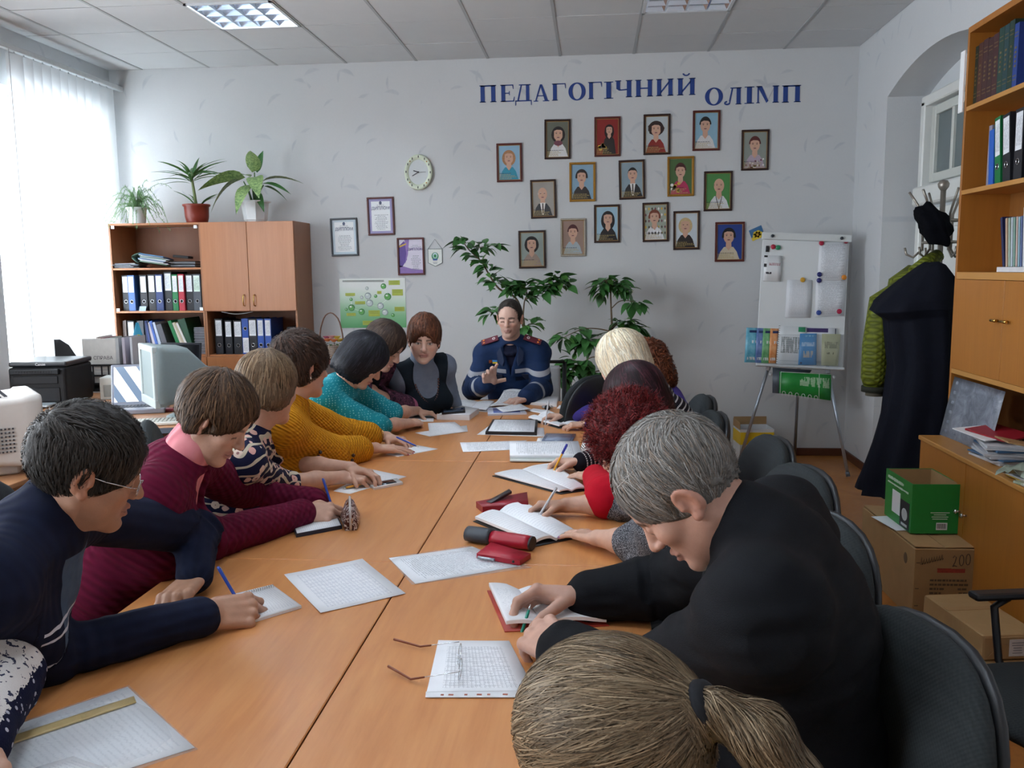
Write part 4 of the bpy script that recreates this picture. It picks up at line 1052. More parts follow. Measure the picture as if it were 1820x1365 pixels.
fb=MatB('flag_cloth',.6);P=fb.coord('Object');x_,y_,z_=fb.xyz(P);n_=fb.noise(P,22,3)
cc=fb.mix('3a9fc0','3f9a4a',((z_*-5.+.55+x_*3.)).mx(0.).mn(1.));fb.col(fb.mix(cc,'d9c04a',((n_>.58)*((x_.ab())<.035)*(z_<.16)*(z_>.03))))
bm=NB();sheetgrid(bm,8,8,lambda u,v:((u-.5)*(.02+.155*(1-v)),-.006*sin(u*6),-.02+.27*v),0,.0015);obj('cloth',bm,fb.m,t)
bm=NB();tube(bm,[(0,.012,-.2),(0,.012,.255)],.004,6);lathe(bm,[(.05,-.20),(.05,-.19),(.01,-.18)],16,M=TR((0,.012,0)));obj('stand',bm,white_p,t)
bm=NB();box(bm,(0,0,.06),(.02,.02,.14),.004);tag(obj('white_marker',bm,PM('d9dcc9',.5),None,(*aty(226,650,6.3)[:2],.80)),'off-white upright stick beside the table pennant','stick')
t=thing('window_seedling','small green seedling in a pale cup on the window sill','plant',(XL-.04,6.13,WZ0+.027))
bm=NB();lathe(bm,[(.03,0),(.036,.08),(.031,.08),(0,.07)],14);obj('cup',bm,PM('aeb6b4',.5),t)
lf=leaf_mesh('seedling_leaf',.07,.02,leafmat('seedling_leaf','7fae5a','a6c878'),.4,.2,4)
bm=NB();tube(bm,[(0,0,.07),(.01,0,.15)],.003,5);obj('stem',bm,fern,t)
for k in range(5):place_leaf(t,lf,(.01,0,.15-.01*k),(cos(k*1.3),sin(k*1.3),.3),0,1)
# right: whiteboard, coat stand, bookcase, boxes
# tripod flip chart (leans back on its legs)
alu=PM('a9b2bd',.3,.7,.06);wb_m=PM('e4e8ea',.15,0,.02,4)
BT,BB=aty(1436,420,7.02),aty(1420,612,6.93)
bw=.655
t=thing('flip_chart','white magnetic flip chart board on a tripod of grey legs in the corner','whiteboard',(1.62,6.93,0))
top=Vector((1.655,7.06,1.835));low=Vector((1.60,6.92,.80))
up=(top-low).normalized();rt=Vector((1,-.02,.045)).normalized();nrm=rt.cross(up).normalized()
nrm=-nrm if nrm.y>0 else nrm
rt=up.cross(nrm)
if rt.x<0:rt=-rt
BM=Matrix.Identity(4)
for i in range(3):BM[i][0]=rt[i];BM[i][1]=up[i];BM[i][2]=nrm[i]
bh=1.04
ctr=top-up*(bh/2)
BM.translation=ctr
L0=Matrix.Translation(-Vector(t.location))
def bpart(name,bm,m,par=None,label=None):
 bmesh.ops.transform(bm,matrix=L0@BM,verts=bm.verts[:]);return obj(name,bm,m,par or t,label=label)
bm=NB();box(bm,(0,0,-.012),(bw,bh,.018),.004,2);bpart('board',bm,wb_m)
bm=NB();box(bm,(0,bh/2-.02,.012),(bw+.02,.055,.03),.006,2);bpart('clamp_bar',bm,PM('d9dddd',.3,0,.03))
for s in(-1,1):bm=NB();lathe(bm,[(.012,0),(.012,.014),(.006,.018),(0,.018)],14,M=TR((s*.26+.0,bh/2-.022,.026)));bpart('clamp_screw',bm,PM('3d424a',.3,.6))
bm=NB();box(bm,(0,-bh/2+.012,.03),(bw,.02,.07),.004);bpart('pen_shelf',bm,PM('ccd2d8',.3))
lA,lB=atz(1311,822,0),atz(1507,850,0)
lA=Vector((1.17,7.02,0.012));lB=Vector((1.93,6.66,0.012))
for s,f in((-1,lA),(1,lB)):
 h_=BM@Vector((s*.20,-bh/2+.10,-.03));f=Vector(f)
 bm=NB();tube(bm,[h_-Vector(t.location),f-Vector(t.location)],.0125,10);obj('leg',bm,alu,t)
 bm=NB();tube(bm,[f.lerp(h_,.0)-Vector(t.location),f.lerp(h_,.035)-Vector(t.location)],.016,10);obj('leg_foot',bm,PM('5d646c',.6),t)
 k=f.lerp(h_,.86);bm=NB();tube(bm,[k-Vector(t.location),f.lerp(h_,1.0)-Vector(t.location)],.019,10);obj('leg_sleeve',bm,PM('c2c8ce',.35),t)
 bm=NB();ellipsoid(bm,f.lerp(h_,.83)-Vector(t.location)+Vector((.03,-.02,0)),(.014,.014,.014),10,8);obj('clamp_knob',bm,PM('c8ccd0',.3),t)
h_=BM@Vector((0,bh/2-.3,-.03));bm=NB();tube(bm,[h_-Vector(t.location),Vector((1.7,7.40,.012))-Vector(t.location)],.0125,10);obj('leg',bm,alu,t)
def bloc(u,v):return(u-.5)*bw,(v-.5)*bh
def on_board(px,py):
 d=_ray(px,py);n=Vector(nrm);p0=ctr;t_=(p0-Vector((0,0,CAM_H))).dot(n)/Vector(d).dot(n)
 w=Vector((0,0,CAM_H))+Vector(d)*t_;l=BM.inverted()@w;return l.x,l.y
BE=BM.to_euler()
def board_sheet(name,cs,mat,label,cat='sheet of paper',z=.003,th=.0012,group='sheets on the flip chart',curl=0):
 P=[on_board(*c)for c in cs]
 cx_=sum(p[0]for p in P)/4;cy_=sum(p[1]for p in P)/4
 bm=NB()
 def fn(u,v):
  a=[P[3][k]*(1-u)*(1-v)+P[2][k]*u*(1-v)+P[1][k]*u*v+P[0][k]*(1-u)*v for k in(0,1)]
  return(a[0]-cx_,a[1]-cy_,curl*(u*u))
 sheetgrid(bm,4,2,fn,0,th)
 o=obj(name,bm,mat,None,BM@Vector((cx_,cy_,z+th)),BE);return tag(o,label,cat,group)
bp1=paper_print('board_print',44,'text','8a8f9c','e9ecf1',.09,.06,.45,40,.6);bp2=paper_print('board_table',30,'table','9aa0ae','e9ecf1',.12,.08,.5,50,.5)
def c6(l):return[(1000+x*.3297,400+y*.3297)for x,y in l]
board_sheet('printed_sheet',c6([(1385,95),(1540,88),(1525,300),(1372,300)]),bp1,'printed sheet at the top right of the flip chart under two red magnets')
board_sheet('printed_sheet',c6([(1365,300),(1528,298),(1515,490),(1358,495)]),bp1,'printed sheet right of centre on the flip chart, held by blue and red magnets')
board_sheet('printed_sheet',c6([(1210,295),(1345,297),(1335,500),(1198,500)]),bp2,'sheet of faint columns left of the other printed sheet, under the yellow magnet')
def booklet(name,cs,col,label,z=.006,group='booklets on the flip chart',th=.005,mats=None,stripes=None):
 return board_sheet(name,cs,mats or PM(col,.4,0,.08),label,'booklet',z,th,group)
def cover_mat(name,base,rows,mark=None,base2=None,grad=False):
 """booklet cover: title rows (v0, v1, u0, u1, colour) over a plain or two-tone ground"""
 b=MatB(name,.35);u,v,_=b.xyz(b.coord('UV'));P=b.coord('Object')
 c=b.mix(base,base2 or base,(b.noise(P,22.,3)*1.6-.3).mx(0.).mn(1.)if not grad else v)
 for v0,v1,u0,u1,cl,wl in rows:
  m=(v>v0)*(v<v1)*(u>u0)*(u<u1)
  if wl:m=m*(b.noise(b.comb(u*float(wl),v*3.),1.,1)>.46)*(((v-v0)*(28.)).fr()<.6 if v1-v0>.08 else 1.)
  c=b.mix(c,cl,m)
 b.col(c);return b.m
blk_tag=PM('2b2b30',.5)
o=booklet('white_booklet',c6([(1085,165),(1178,168),(1173,306),(1080,303)]),'eef0f2','white booklet with red title and black squares, at the left of the flip chart',mats=cover_mat('white_cover','e9ebee',[(.62,.72,.3,.95,'a03048',30),(.28,.36,.1,.45,'3a3a44',14),(.55,.68,0,.16,'222226',0),(.93,1,.0,.2,'222226',0)]),th=.012)
board_sheet('black_slip',c6([(1096,112),(1114,112),(1112,145),(1094,145)]),blk_tag,'small black slip under the red magnet at the left of the flip chart','slip')
MAG=[(1134,118,'b02840','red magnet beside the green one at the upper left of the flip chart'),(1160,122,'2f8f62','green magnet at the upper left of the flip chart'),(1394,98,'b52744','red magnet at the top of the upper printed sheet, on its left corner'),(1527,87,'a8243c','red magnet at the far top right corner of the flip chart'),(1383,267,'2a2f73','upper of the two dark blue magnets on the flip chart'),(1381,299,'2c2d6e','lower of the two dark blue magnets on the flip chart'),(1293,296,'d9a53a','pale yellow magnet on the sheet of columns'),(1516,283,'df8a2a','orange magnet at the right edge of the flip chart'),(1379,473,'3a55a8','blue magnet at the lower left corner of the lower printed sheet'),(1490,466,'b52048','crimson magnet at the lower right of the lower printed sheet')]
for x,y,c_,lb in MAG:
 u=on_board(1000+x*.3297,400+y*.3297)
 bm=NB();lathe(bm,[(.019,0),(.0195,.004),(.017,.009),(.006,.0105),(0,.0105)],18);tag(obj('magnet',bm,PM(c_,.3,0,.05),None,BM@Vector((u[0],u[1],.0055)),BE),lb,'magnet','round magnets on the flip chart')
hold=glassm('clear_plastic','dfe8f0',.1,.08)
BK=[([(990,553),(1048,555),(1045,742),(978,740)],'2fa0c4','9ad4e4','turquoise booklet at the left end of the flip chart row',.010),([(1046,556),(1084,557),(1078,744),(1036,742)],'3d5fa8','8fa6d0','blue booklet second in the row on the flip chart',.013),([(1080,557),(1120,558),(1112,746),(1068,744)],'3f9a5a','9fd0a0','green booklet third in the row on the flip chart',.016),([(1118,558),(1162,559),(1148,746),(1108,745)],'d9772a','f0c090','orange booklet fourth in the row on the flip chart',.019)]
for k,(cs,a_,b_,lb,z)in enumerate(BK):
 booklet('booklet',c6(cs),a_,lb,z,mats=cover_mat('booklet_cover',a_,[(.86,.93,.3,.98,'2a3a6a',0),(.56,.64,.55,1,'e9eef2',9),(.08,.16,.2,.85,'f2f4f6',7)],base2=b_),th=.003)
booklet('spiral_booklet',c6([(1165,545),(1308,550),(1300,755),(1148,748)]),'e6eaec','white comb-bound booklet with green swoosh and dark title lines',.024,mats=cover_mat('swoosh_cover','e9edf0',[(.30,.72,.12,.95,'33463e',26),(.86,.99,.72,.98,'2f9a6a',0),(.08,.1,.1,.8,'cfd4da',0)]),th=.006)
P0=[on_board(*c)for c in c6([(1165,545),(1148,748)])]
bm=NB()
for k in range(18):
 a=k/17;x_=P0[0][0]*(1-a)+P0[1][0]*a;y_=P0[0][1]*(1-a)+P0[1][1]*a
 tube(bm,[(x_+.006,y_,.033),(x_,y_,.036),(x_-.004,y_,.030),(x_,y_,.024)],.0016,5)
o=tag(obj('comb_binding',bm,blk_tag,None,BM.translation,BE),'black comb binding at the left edge of the white swoosh booklet','binding')
o.parent=bpy.data.objects['spiral_booklet'];o.matrix_parent_inverse=(Matrix.Translation(o.parent.location)@BE.to_matrix().to_4x4()).inverted()
del o['category'];del o['label']
booklet('purple_booklet',c6([(1312,552),(1475,556),(1470,735),(1305,735)]),'dfe3ea','white booklet with a purple wedge, behind the bright blue one',.012,mats=cover_mat('wedge_cover','e3e7ee',[(.86,.98,.02,.72,'4a3a72',0),(.7,.98,.95,.98,'3a3a50',0)]),th=.003)
booklet('blue_booklet',c6([(1275,587),(1364,586),(1362,755),(1265,754)]),'2a8fd0','bright blue booklet with small coloured pictures, front of the flip chart row',.032,mats=cover_mat('bright_blue_cover','2a8cce',[(.60,.72,.12,.9,'d5e6f2',18),(.9,.95,.3,.8,'7fc0e6',8),(.24,.44,.25,.8,'e9d0a0',12),(.03,.09,.08,.2,'1a2a60',0)]),th=.005)
booklet('beige_booklet',c6([(1392,588),(1493,590),(1478,760),(1388,757)]),'b9b98f','olive-beige booklet with dark title at the right of the flip chart row',.032,mats=cover_mat('beige_cover','aeb08a',[(.55,.75,.15,.9,'55583f',18),(.36,.42,.3,.7,'6a6c4a',8)],base2='c3c49c'),th=.005)
board_sheet('clear_holder',c6([(1150,590),(1520,592),(1507,764),(1145,752)]),hold,'clear plastic pocket in front of the booklets on the flip chart','pocket',.044,.0015,None)
gm=cover_mat('banner_print','1f8a3a',[(.45,.82,.40,.97,'cfe6c8',26)],base2='2f9a45')
board_sheet('green_banner',c6([(1165,790),(1442,803),(1440,946),(1162,905)]),gm,'green spiral-topped calendar card hanging below the flip chart','card',.03,.003,None)
bm=NB()
for(a,b_)in(((1172,792),(1168,908)),((1172,792),(1442,806)),((1378,802),(1376,940))):
 p,q=on_board(*c6([a])[0]),on_board(*c6([b_])[0]);tube(bm,[(p[0],p[1],0),(q[0],q[1],0)],.0018,5)
for x in(1188,1223,1258,1292,1327,1360):
 yb=905+(x-1188)*.14
 pts=[on_board(*c6([(x+dx,yb+dy)])[0])for dx,dy in((-9,14),(-9,-2),(-5,-9),(3,-9),(8,-2),(8,14))]
 tube(bm,[(p[0],p[1],.001)for p in pts],.0018,5)
og=bpy.data.objects['green_banner']
oo=obj('white_outline',bm,white_p,None,BM@Vector((0,0,.035)),BE);oo.parent=og;oo.matrix_parent_inverse=(Matrix.Translation(og.location)@BE.to_matrix().to_4x4()).inverted()
board_sheet('grey_card',c6([(1130,768),(1340,782),(1250,915),(1128,905)]),PM('4c5560',.4,0,.4,14),'dark grey printed card with a blue top edge behind the green calendar card','card',.018,.002,None)
# carton behind the flip chart's left leg
def carton(name,label,loc,rz,w,d,h,mat,inner,th=.004,flaps=True):
 t=thing(name,label,'box',loc,rz)
 bm=NB()
 box(bm,(0,0,.002),(w,d,.004));box(bm,(0,-d/2+th/2,h/2),(w,th,h));box(bm,(0,d/2-th/2,h/2),(w,th,h));box(bm,(-w/2+th/2,0,h/2),(th,d,h));box(bm,(w/2-th/2,0,h/2),(th,d,h))
 obj('carton',bm,mat,t);return t
kraft=PM('a8865c',.7,0,.1,25);kraft_d=PM('8f7350',.75,0,.1,25)
t=carton('yellow_carton','white and yellow open carton on the floor behind the flip chart leg',(1.31,7.16,0),RAD(4),.27,.24,.30,PM('d9dbdd',.5,0,.04),kraft)
bm=NB();box(bm,(0,-.1215,.225),(.268,.002,.10));box(bm,(-.136,0,.225),(.002,.24,.10));obj('yellow_band',bm,PM('e0bd1f',.5,0,.06),t)
bm=NB();box(bm,(0,.119,.33),(.27,.004,.07),M=None);box(bm,(-.137,.0,.325),(.004,.23,.06));obj('flap',bm,kraft,t)
bm=NB();box(bm,(-.06,-.1225,.105),(.07,.002,.028));box(bm,(-.06,-.1232,.105),(.058,.002,.016),mi=1);box(bm,(-.06,-.1225,.06),(.06,.002,.008));box(bm,(-.045,-.1225,.03),(.04,.002,.007));obj('print',bm,[PM('2a2a30',.5),white_p],t)
# coat stand with coats
steel=PM('9a938a',.35,.6,.1)
t=thing('coat_stand','grey metal coat stand hung with coats, left of the tall bookcase','coat stand',(2.12,5.62,0))
bm=NB();tube(bm,[(0,0,.03),(0,0,2.05)],.016,12);lathe(bm,[(.016,2.04),(.03,2.06),(.034,2.08),(.022,2.10),(0,2.105)],14);obj('pole',bm,steel,t)
for z in(1.73,1.86):
 bm=NB();tube(bm,[(.10*cos(a*PI/12),.10*sin(a*PI/12),z)for a in range(25)],.008,6,caps=False)
 for k in range(4):a=k*PI/2+.5;tube(bm,[(0,0,z),(.1*cos(a),.1*sin(a),z)],.006,6)
 obj('ring',bm,steel,t)
for k in range(6):
 a=k*PI/3+.6;d=Vector((cos(a),sin(a),0))
 bm=NB();tube(bm,[d*.1+Vector((0,0,1.68)),d*.105+Vector((0,0,1.90)),d*.15+Vector((0,0,1.98)),d*.19+Vector((0,0,2.04))],.008,6);tube(bm,[d*.1+Vector((0,0,1.69)),d*.15+Vector((0,0,1.64)),d*.19+Vector((0,0,1.66)),d*.2+Vector((0,0,1.70))],.007,6);obj('hook',bm,steel,t)
for k in range(4):
 a=k*PI/2+.4;bm=NB();tube(bm,[(0,0,.12),(.15*cos(a),.15*sin(a),.06),(.27*cos(a),.27*sin(a),.012)],.012,8);obj('foot',bm,steel,t)
def cloth_loft(name,rows,mat,label,cat,group=None,n=40,folds=9,amp=.10,seed=0,top=True):
 """garment hanging in folds: rows of (z, cx, cy, rx, ry)"""
 rnd=random.Random(seed);ph=[rnd.uniform(0,6.3)for _ in range(4)]
 o0=Vector((rows[len(rows)//2][1],rows[len(rows)//2][2],rows[-1][0]))
 bm=NB();R=[]
 m=6*len(rows)
 zs=np.linspace(0,len(rows)-1,m)
 arr=np.array(rows)
 for q in zs:
  i=min(int(q),len(rows)-2);f=q-i;f=f*f*(3-2*f)*.5+f*.5;r=arr[i]*(1-f)+arr[i+1]*f
  A_=amp*min(1,.15+q/len(rows)*1.3)
  ring=[]
  for k in range(n):
   a=2*PI*k/n
   w=1+A_*(sin(folds*a+ph[0]+.5*sin(q*.9))+.5*sin((folds+4)*a+ph[1]+q*.35))+.03*sin(3*a+q*1.7+ph[2])
   ring.append(bm.verts.new(Vector((r[1]+r[3]*w*cos(a),r[2]+r[4]*w*sin(a),r[0]+.012*sin(2*a+ph[3])))-o0))
  R.append(ring)
 for A,B in zip(R,R[1:]):
  for k in range(n):f=bm.faces.new((A[k],B[k],B[(k+1)%n],A[(k+1)%n]));f.smooth=True
 bm.faces.new(R[0]);bm.faces.new(R[-1][::-1])
 bmesh.ops.recalc_face_normals(bm,faces=bm.faces[:])
 return tag(obj(name,bm,mat,None,o0),label,cat,group)
navy_c=PM('10131f',.85,0,.25,40,.2,.0008)
def fabric(name,c1,c2,scale=900,rough=.85,bump=.0006):
 b=MatB(name,rough,0,.2);P=b.coord('Object');b.col(b.mix(c1,c2,b.noise(P,60,3)));b.bump(b.noise(P,scale,2),bump);return b.m
cs_y=5.42
o=cloth_loft('dark_coat',[(1.60,2.0,cs_y,.045,.05),(1.585,2.0,cs_y,.075,.08),(1.50,1.985,cs_y,.16,.14),(1.38,1.95,cs_y,.26,.20),(1.33,1.935,cs_y,.275,.21),(1.28,1.965,cs_y,.215,.17),(1.0,1.99,cs_y,.20,.17),(.7,1.985,cs_y,.225,.18),(.5,1.965,cs_y,.25,.20),(.30,1.94,cs_y,.275,.23),(.22,1.93,cs_y,.285,.24)],navy_c,'long very dark navy coat with a wide collar hanging on the coat stand','coat','coats on the stand',seed=3)
qm=MatB('quilted_olive',.6,0,.3);P=qm.coord('Object');x_,y_,z_=qm.xyz(P)
hq=((((x_+y_)*.8+z_)*24.).fr()-.5).ab().mn(((((x_+y_)*-.8+z_)*24.).fr()-.5).ab())
qm.col(qm.mix('4c5412','7d8624',(hq*2.2).mn(1.)));qm.bump(hq,.012,.8)
tj=thing('quilted_jacket','olive green quilted jacket hanging behind the dark coat, one sleeve showing','jacket',(1.87,5.62,.85),group='coats on the stand')
def limb(bm,pts,rs,n=18,wob=.0):tube(bm,pts,rs,n)
bm=NB();tube(bm,[(.10,0,.60),(.02,-.02,.58),(-.09,-.05,.52),(-.12,-.06,.25),(-.125,-.06,.05),(-.12,-.06,.0)],[.05,.075,.085,.085,.08,.066],20);obj('sleeve',bm,qm.m,tj)
bm=NB();tube(bm,[(-.122,-.06,.0),(-.122,-.06,-.035)],.078,20);obj('cuff',bm,PM('23261c',.8),tj)
bm=NB();tube(bm,[(-.12,-.06,-.03),(-.12,-.06,-.06)],.055,16);obj('cuff_lining',bm,PM('6a6658',.8),tj)
bm=NB();tube(bm,[(.18,.06,.70),(.15,.06,.64),(.15,.05,.45),(.15,.05,.1),(.15,.05,-.05)],[.10,.17,.20,.20,.19],22);obj('body',bm,qm.m,tj)
bm=NB();tube(bm,[(.22,-.05,.80),(.14,-.10,.755),(.05,-.12,.70)],[.04,.045,.035],14);obj('collar',bm,qm.m,tj)
hat_m=PM('0d0e14',.95,0,.4,90,.1,.002)
bm=NB();ellipsoid(bm,(0,0,.0),(.085,.09,.135),22,16);
for v in bm.verts:v.co+=v.co.normalized()*(.010*sin(v.co.x*90)+.008*sin(v.co.z*70+v.co.y*60));v.co.x+=v.co.z*-.25
tag(obj('fur_hat',bm,hat_m,None,(2.03,5.50,1.83),(0,RAD(-12),0)),'black fur hat hanging on the coat stand','hat')
o=cloth_loft('green_cardigan',[(1.66,2.2,5.36,.05,.05),(1.60,2.22,5.36,.10,.08),(1.45,2.24,5.36,.12,.09),(1.0,2.23,5.36,.12,.09),(.7,2.23,5.36,.12,.09)],fabric('dark_green_wool','0d2a22','17392c'),'dark green garment just showing between the black coat and the bookcase','garment','coats on the stand',seed=8)
# tall bookcase and low cupboard along the right wall
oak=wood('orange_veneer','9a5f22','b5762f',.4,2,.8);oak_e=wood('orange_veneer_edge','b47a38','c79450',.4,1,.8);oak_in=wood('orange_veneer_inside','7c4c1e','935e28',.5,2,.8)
BX0,BXW=1.86,XR-.012
BY1,BY0=4.72,2.55
BZ0,BZ1=.725,2.76
t=thing('tall_bookcase','tall orange-brown bookcase with open shelves over doors on the right wall','bookcase',(2.0,(BY0+BY1)/2,BZ0))
def bp(name,x0,x1,y0,y1,z0,z1,m,par=None,bev=.001):
 p=par or t;bm=NB();box(bm,((x0+x1)/2-t.location.x,(y0+y1)/2-t.location.y,(z0+z1)/2-t.location.z),(x1-x0,y1-y0,z1-z0),bev)
 return obj(name,bm,m,p)
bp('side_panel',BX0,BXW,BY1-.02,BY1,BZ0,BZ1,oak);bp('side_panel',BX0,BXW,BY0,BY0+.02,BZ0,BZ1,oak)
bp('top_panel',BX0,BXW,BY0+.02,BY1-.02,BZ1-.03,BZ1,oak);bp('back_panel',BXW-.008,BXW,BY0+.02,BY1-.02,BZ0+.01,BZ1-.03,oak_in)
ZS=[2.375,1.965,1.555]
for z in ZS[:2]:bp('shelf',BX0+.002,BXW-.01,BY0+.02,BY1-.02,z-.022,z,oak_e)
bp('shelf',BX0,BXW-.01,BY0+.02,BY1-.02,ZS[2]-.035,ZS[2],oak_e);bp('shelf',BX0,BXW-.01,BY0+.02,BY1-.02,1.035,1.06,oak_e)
ys3=[BY1-.022,4.155,3.36,BY0+.022]
for k,(b1,a1)in enumerate(zip(ys3,ys3[1:])):
 d_=bp('door',BX0-.004,BX0+.014,a1+.002,b1-.002,1.062,ZS[2]-.037,oak)
 yh=a1+.05 if k%2==0 else b1-.05
 bm=NB();tube(bm,[(BX0-.004-2.0,yh-t.location.y,1.335-BZ0),(BX0-.022-2.0,yh-t.location.y,1.335-BZ0)],.006,8);tube(bm,[(BX0-.022-2.0,yh-.028-t.location.y,1.335-BZ0),(BX0-.022-2.0,yh+.028-t.location.y,1.335-BZ0)],[.007,.007],8);obj('handle',bm,brass,d_)
RZR=-PI/2
BKR=[('1c2a20',.030,.285,'dark green volume at the far left end of the top shelf'),('4a2a24',.042,.29,'dark red-brown volume with worn spine, second on the top shelf'),('3f1e22',.044,.295,'maroon volume with a gilt band, third on the top shelf'),('3a1c1e',.044,.288,'maroon volume, fourth on the top shelf'),('421f22',.044,.292,'maroon volume with red lettering, fifth on the top shelf'),('1c4038',.042,.305,'dark green volume beside the maroon ones on the top shelf'),('1d3f44',.040,.305,'teal-green volume, seventh on the top shelf'),('17362f',.040,.31,'dark green volume with gilt mark low on its spine'),('22408a',.036,.285,'blue volume at the right end of the top shelf row')]
yy=BY1-.025
for c_,w,h,lb in BKR:
 w*=1.25
 b_=book('volume',BX0+.03,yy-w/2,ZS[0]+.001,w-.003,h,.19,PM(c_,.4,0,.2,50),lb,'volumes on the top shelf of the right bookcase',0,RZR)
 bm=NB();gl=PM('7d6a44',.4,.3)
 for z in(.2,.8,.86,.14):box(bm,(0,-.0012,h*z),(w*.7,.001,.004))
 for q in range(5):box(bm,(0,-.0012,h*(.35+.07*q)),(w*random.uniform(.2,.45),.001,.009))
 obj('gilt_lettering',bm,gl,b_)['kind']='stuff';yy-=w
bm=NB();box(bm,(0,0,.15),(.008,.05,.3),.001);tag(obj('white_card',bm,white_p,None,(BX0-.006,BY1+.028,ZS[0]-.02),(0,0,0)),'narrow white board standing at the far edge of the bookcase top','board')
bo=book('yellow_book',BX0+.06,3.93,ZS[0]+.004,.03,.25,.17,PM('c9962f',.4,0,.1),'yellow book leaning on the top shelf of the right bookcase',None,RAD(-18),RZR)
bo.rotation_euler=Euler((0,0,RZR)).to_matrix().to_4x4().__matmul__(Euler((0,RAD(20),0)).to_matrix().to_4x4()).to_euler()
yy=BY1-.20
def rleft(o,a):o.rotation_euler=(Euler((0,0,RZR)).to_matrix()@Euler((0,a,0)).to_matrix()).to_euler()
o=book('comb_bound_report',BX0+.05,yy,ZS[1]+.001,.035,.29,.2,PM('8d8a9a',.5),'grey comb-bound report at the left of the binder shelf',None,0,RZR);yy-=.055
o=book('blue_folder',BX0+.04,yy,ZS[1]+.001,.05,.265,.2,PM('1f5fc0',.35,0,.1),'bright blue folder left of the green binder on the right bookcase',None,0,RZR);rleft(o,RAD(-4));yy-=.085
for k,(c_,lb,a,w)in enumerate((('green','green binder with white label, leaning on the right bookcase',-7,.06),('black','black binder leaning next to the green one on the right bookcase',-7,.075),('black','black binder upright with a printed white label on the right bookcase',-2,.08),('black','black binder cut by the right edge of the picture',0,.08),('black','black binder in the dark beyond the picture edge',0,.08))):
 o=binder(BX0+.035,yy,ZS[1]+.001,w,.315,.22,c_,lb,'binders on the right bookcase',rz=RZR,lz=(.42,.95));rleft(o,RAD(a));yy-=w+.028
yy=4.30
for k,(c_,w,h,a,lb)in enumerate((('1a2350',.02,.235,-13,'dark blue magazine with a picture, first of the leaning row'),('c0a68c',.016,.225,-8,'buff booklet leaning against the dark blue magazine'),('a3b8a8',.014,.225,-7,'pale green booklet in the leaning row'),('b9c4cc',.014,.225,-6,'pale blue-grey booklet in the leaning row'),('7fa092',.013,.222,-6,'sage green booklet in the leaning row'),('c9b0a8',.012,.225,-5,'pinkish booklet in the leaning row'),('8fb0bd',.013,.222,-5,'light blue booklet in the leaning row'),('5c6a94',.014,.225,-5,'slate blue booklet in the leaning row'),('d5d6da',.012,.262,-5,'tall white booklet in the leaning row'),('9a94b4',.016,.255,-4,'lilac booklet in the leaning row'),('a9b3a0',.014,.235,-3,'grey-green booklet in the leaning row'),('c9b86a',.012,.23,-3,'yellowish booklet in the leaning row'),('b3bec6',.016,.23,-2,'pale grey booklet at the right of the leaning row'))):
 o=book('magazine',BX0+.05,yy,ZS[2]+.026,w,h,.16,PM(c_,.4,0,.15,40),lb,'booklets leaning on the third shelf',0,RZR);rleft(o,RAD(a));yy-=w+.009
bm=NB();box(bm,(0,0,.012),(.17,.34,.023),.001);tag(obj('white_stack',bm,PM('d3d3d6',.6),None,(BX0+.105,4.13,ZS[2]+.001)),'flat white stack of paper under the leaning booklets','papers')
# low cupboard in front
LX0,LZ=1.695,.72
LY1,LY0=4.62,2.3
t2=thing('low_cupboard','low orange-brown cupboard with a littered top below the tall bookcase','cabinet',(1.9,(LY0+LY1)/2,0))
def lp(name,x0,x1,y0,y1,z0,z1,m,bev=.001):
 bm=NB();box(bm,((x0+x1)/2-1.9,(y0+y1)/2-t2.location.y,(z0+z1)/2),(x1-x0,y1-y0,z1-z0),bev);return obj(name,bm,m,t2)
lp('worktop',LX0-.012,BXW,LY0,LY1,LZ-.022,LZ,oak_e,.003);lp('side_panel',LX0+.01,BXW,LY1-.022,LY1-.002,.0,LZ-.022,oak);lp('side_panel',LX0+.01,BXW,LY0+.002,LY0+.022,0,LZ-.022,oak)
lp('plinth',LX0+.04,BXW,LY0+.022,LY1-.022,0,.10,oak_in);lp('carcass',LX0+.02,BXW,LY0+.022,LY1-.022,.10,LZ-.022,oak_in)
ys4=[LY1,4.06,3.4,2.86,LY0]
for k,(b1,a1)in enumerate(zip(ys4,ys4[1:])):
 d_=lp('door',LX0,LX0+.018,a1+.002,b1-.002,.10,LZ-.026,oak)
 yh=(a1+.035 if k%2==0 else b1-.035)
 bm=NB();tube(bm,[(LX0-1.9,yh-t2.location.y,.46),(LX0-.018-1.9,yh-t2.location.y,.46)],[.005,.005],8);ellipsoid(bm,(LX0-.022-1.9,yh-t2.location.y,.46),(.008,.011,.011),10,8);obj('knob',bm,PM('d5d2cc',.15,.8),d_)
gpic=MatB('grey_picture',.3);P=gpic.coord('Object');n=gpic.noise(P,9,5,.7,1.);gpic.col(gpic.ramp(n,[(.2,'3a4048'),(.45,'6a707c'),(.62,'8d93a0'),(.8,'a9aeba')]))
bm=NB();sheetgrid(bm,6,6,lambda u,v:(.06*v+.02*sin(u*3)*(1-v),(u-.5)*.56,.30*v),0,.003);tag(obj('grey_poster',bm,gpic.m,None,(BX0-.07,4.35,LZ+.004)),'grey printed poster leaning in the open bay of the low cupboard','poster')
def flat(name,label,cat,loc,rz,w,d,h,mat,tilt=(0,0),group=None,bev=.001):
 bm=NB();box(bm,(0,0,h/2),(w,d,h),bev);return tag(obj(name,bm,mat,None,loc,(tilt[0],tilt[1],rz)),label,cat,group)
tp=paper_pile('magazine_pile',1.84,4.02,LZ+.001,.20,.27,9,'pile of white booklets and folders on the low cupboard top','papers','litter on the low cupboard',[wp,PM('c9cdd4',.5),bl_,wp],.25,.012,.012)
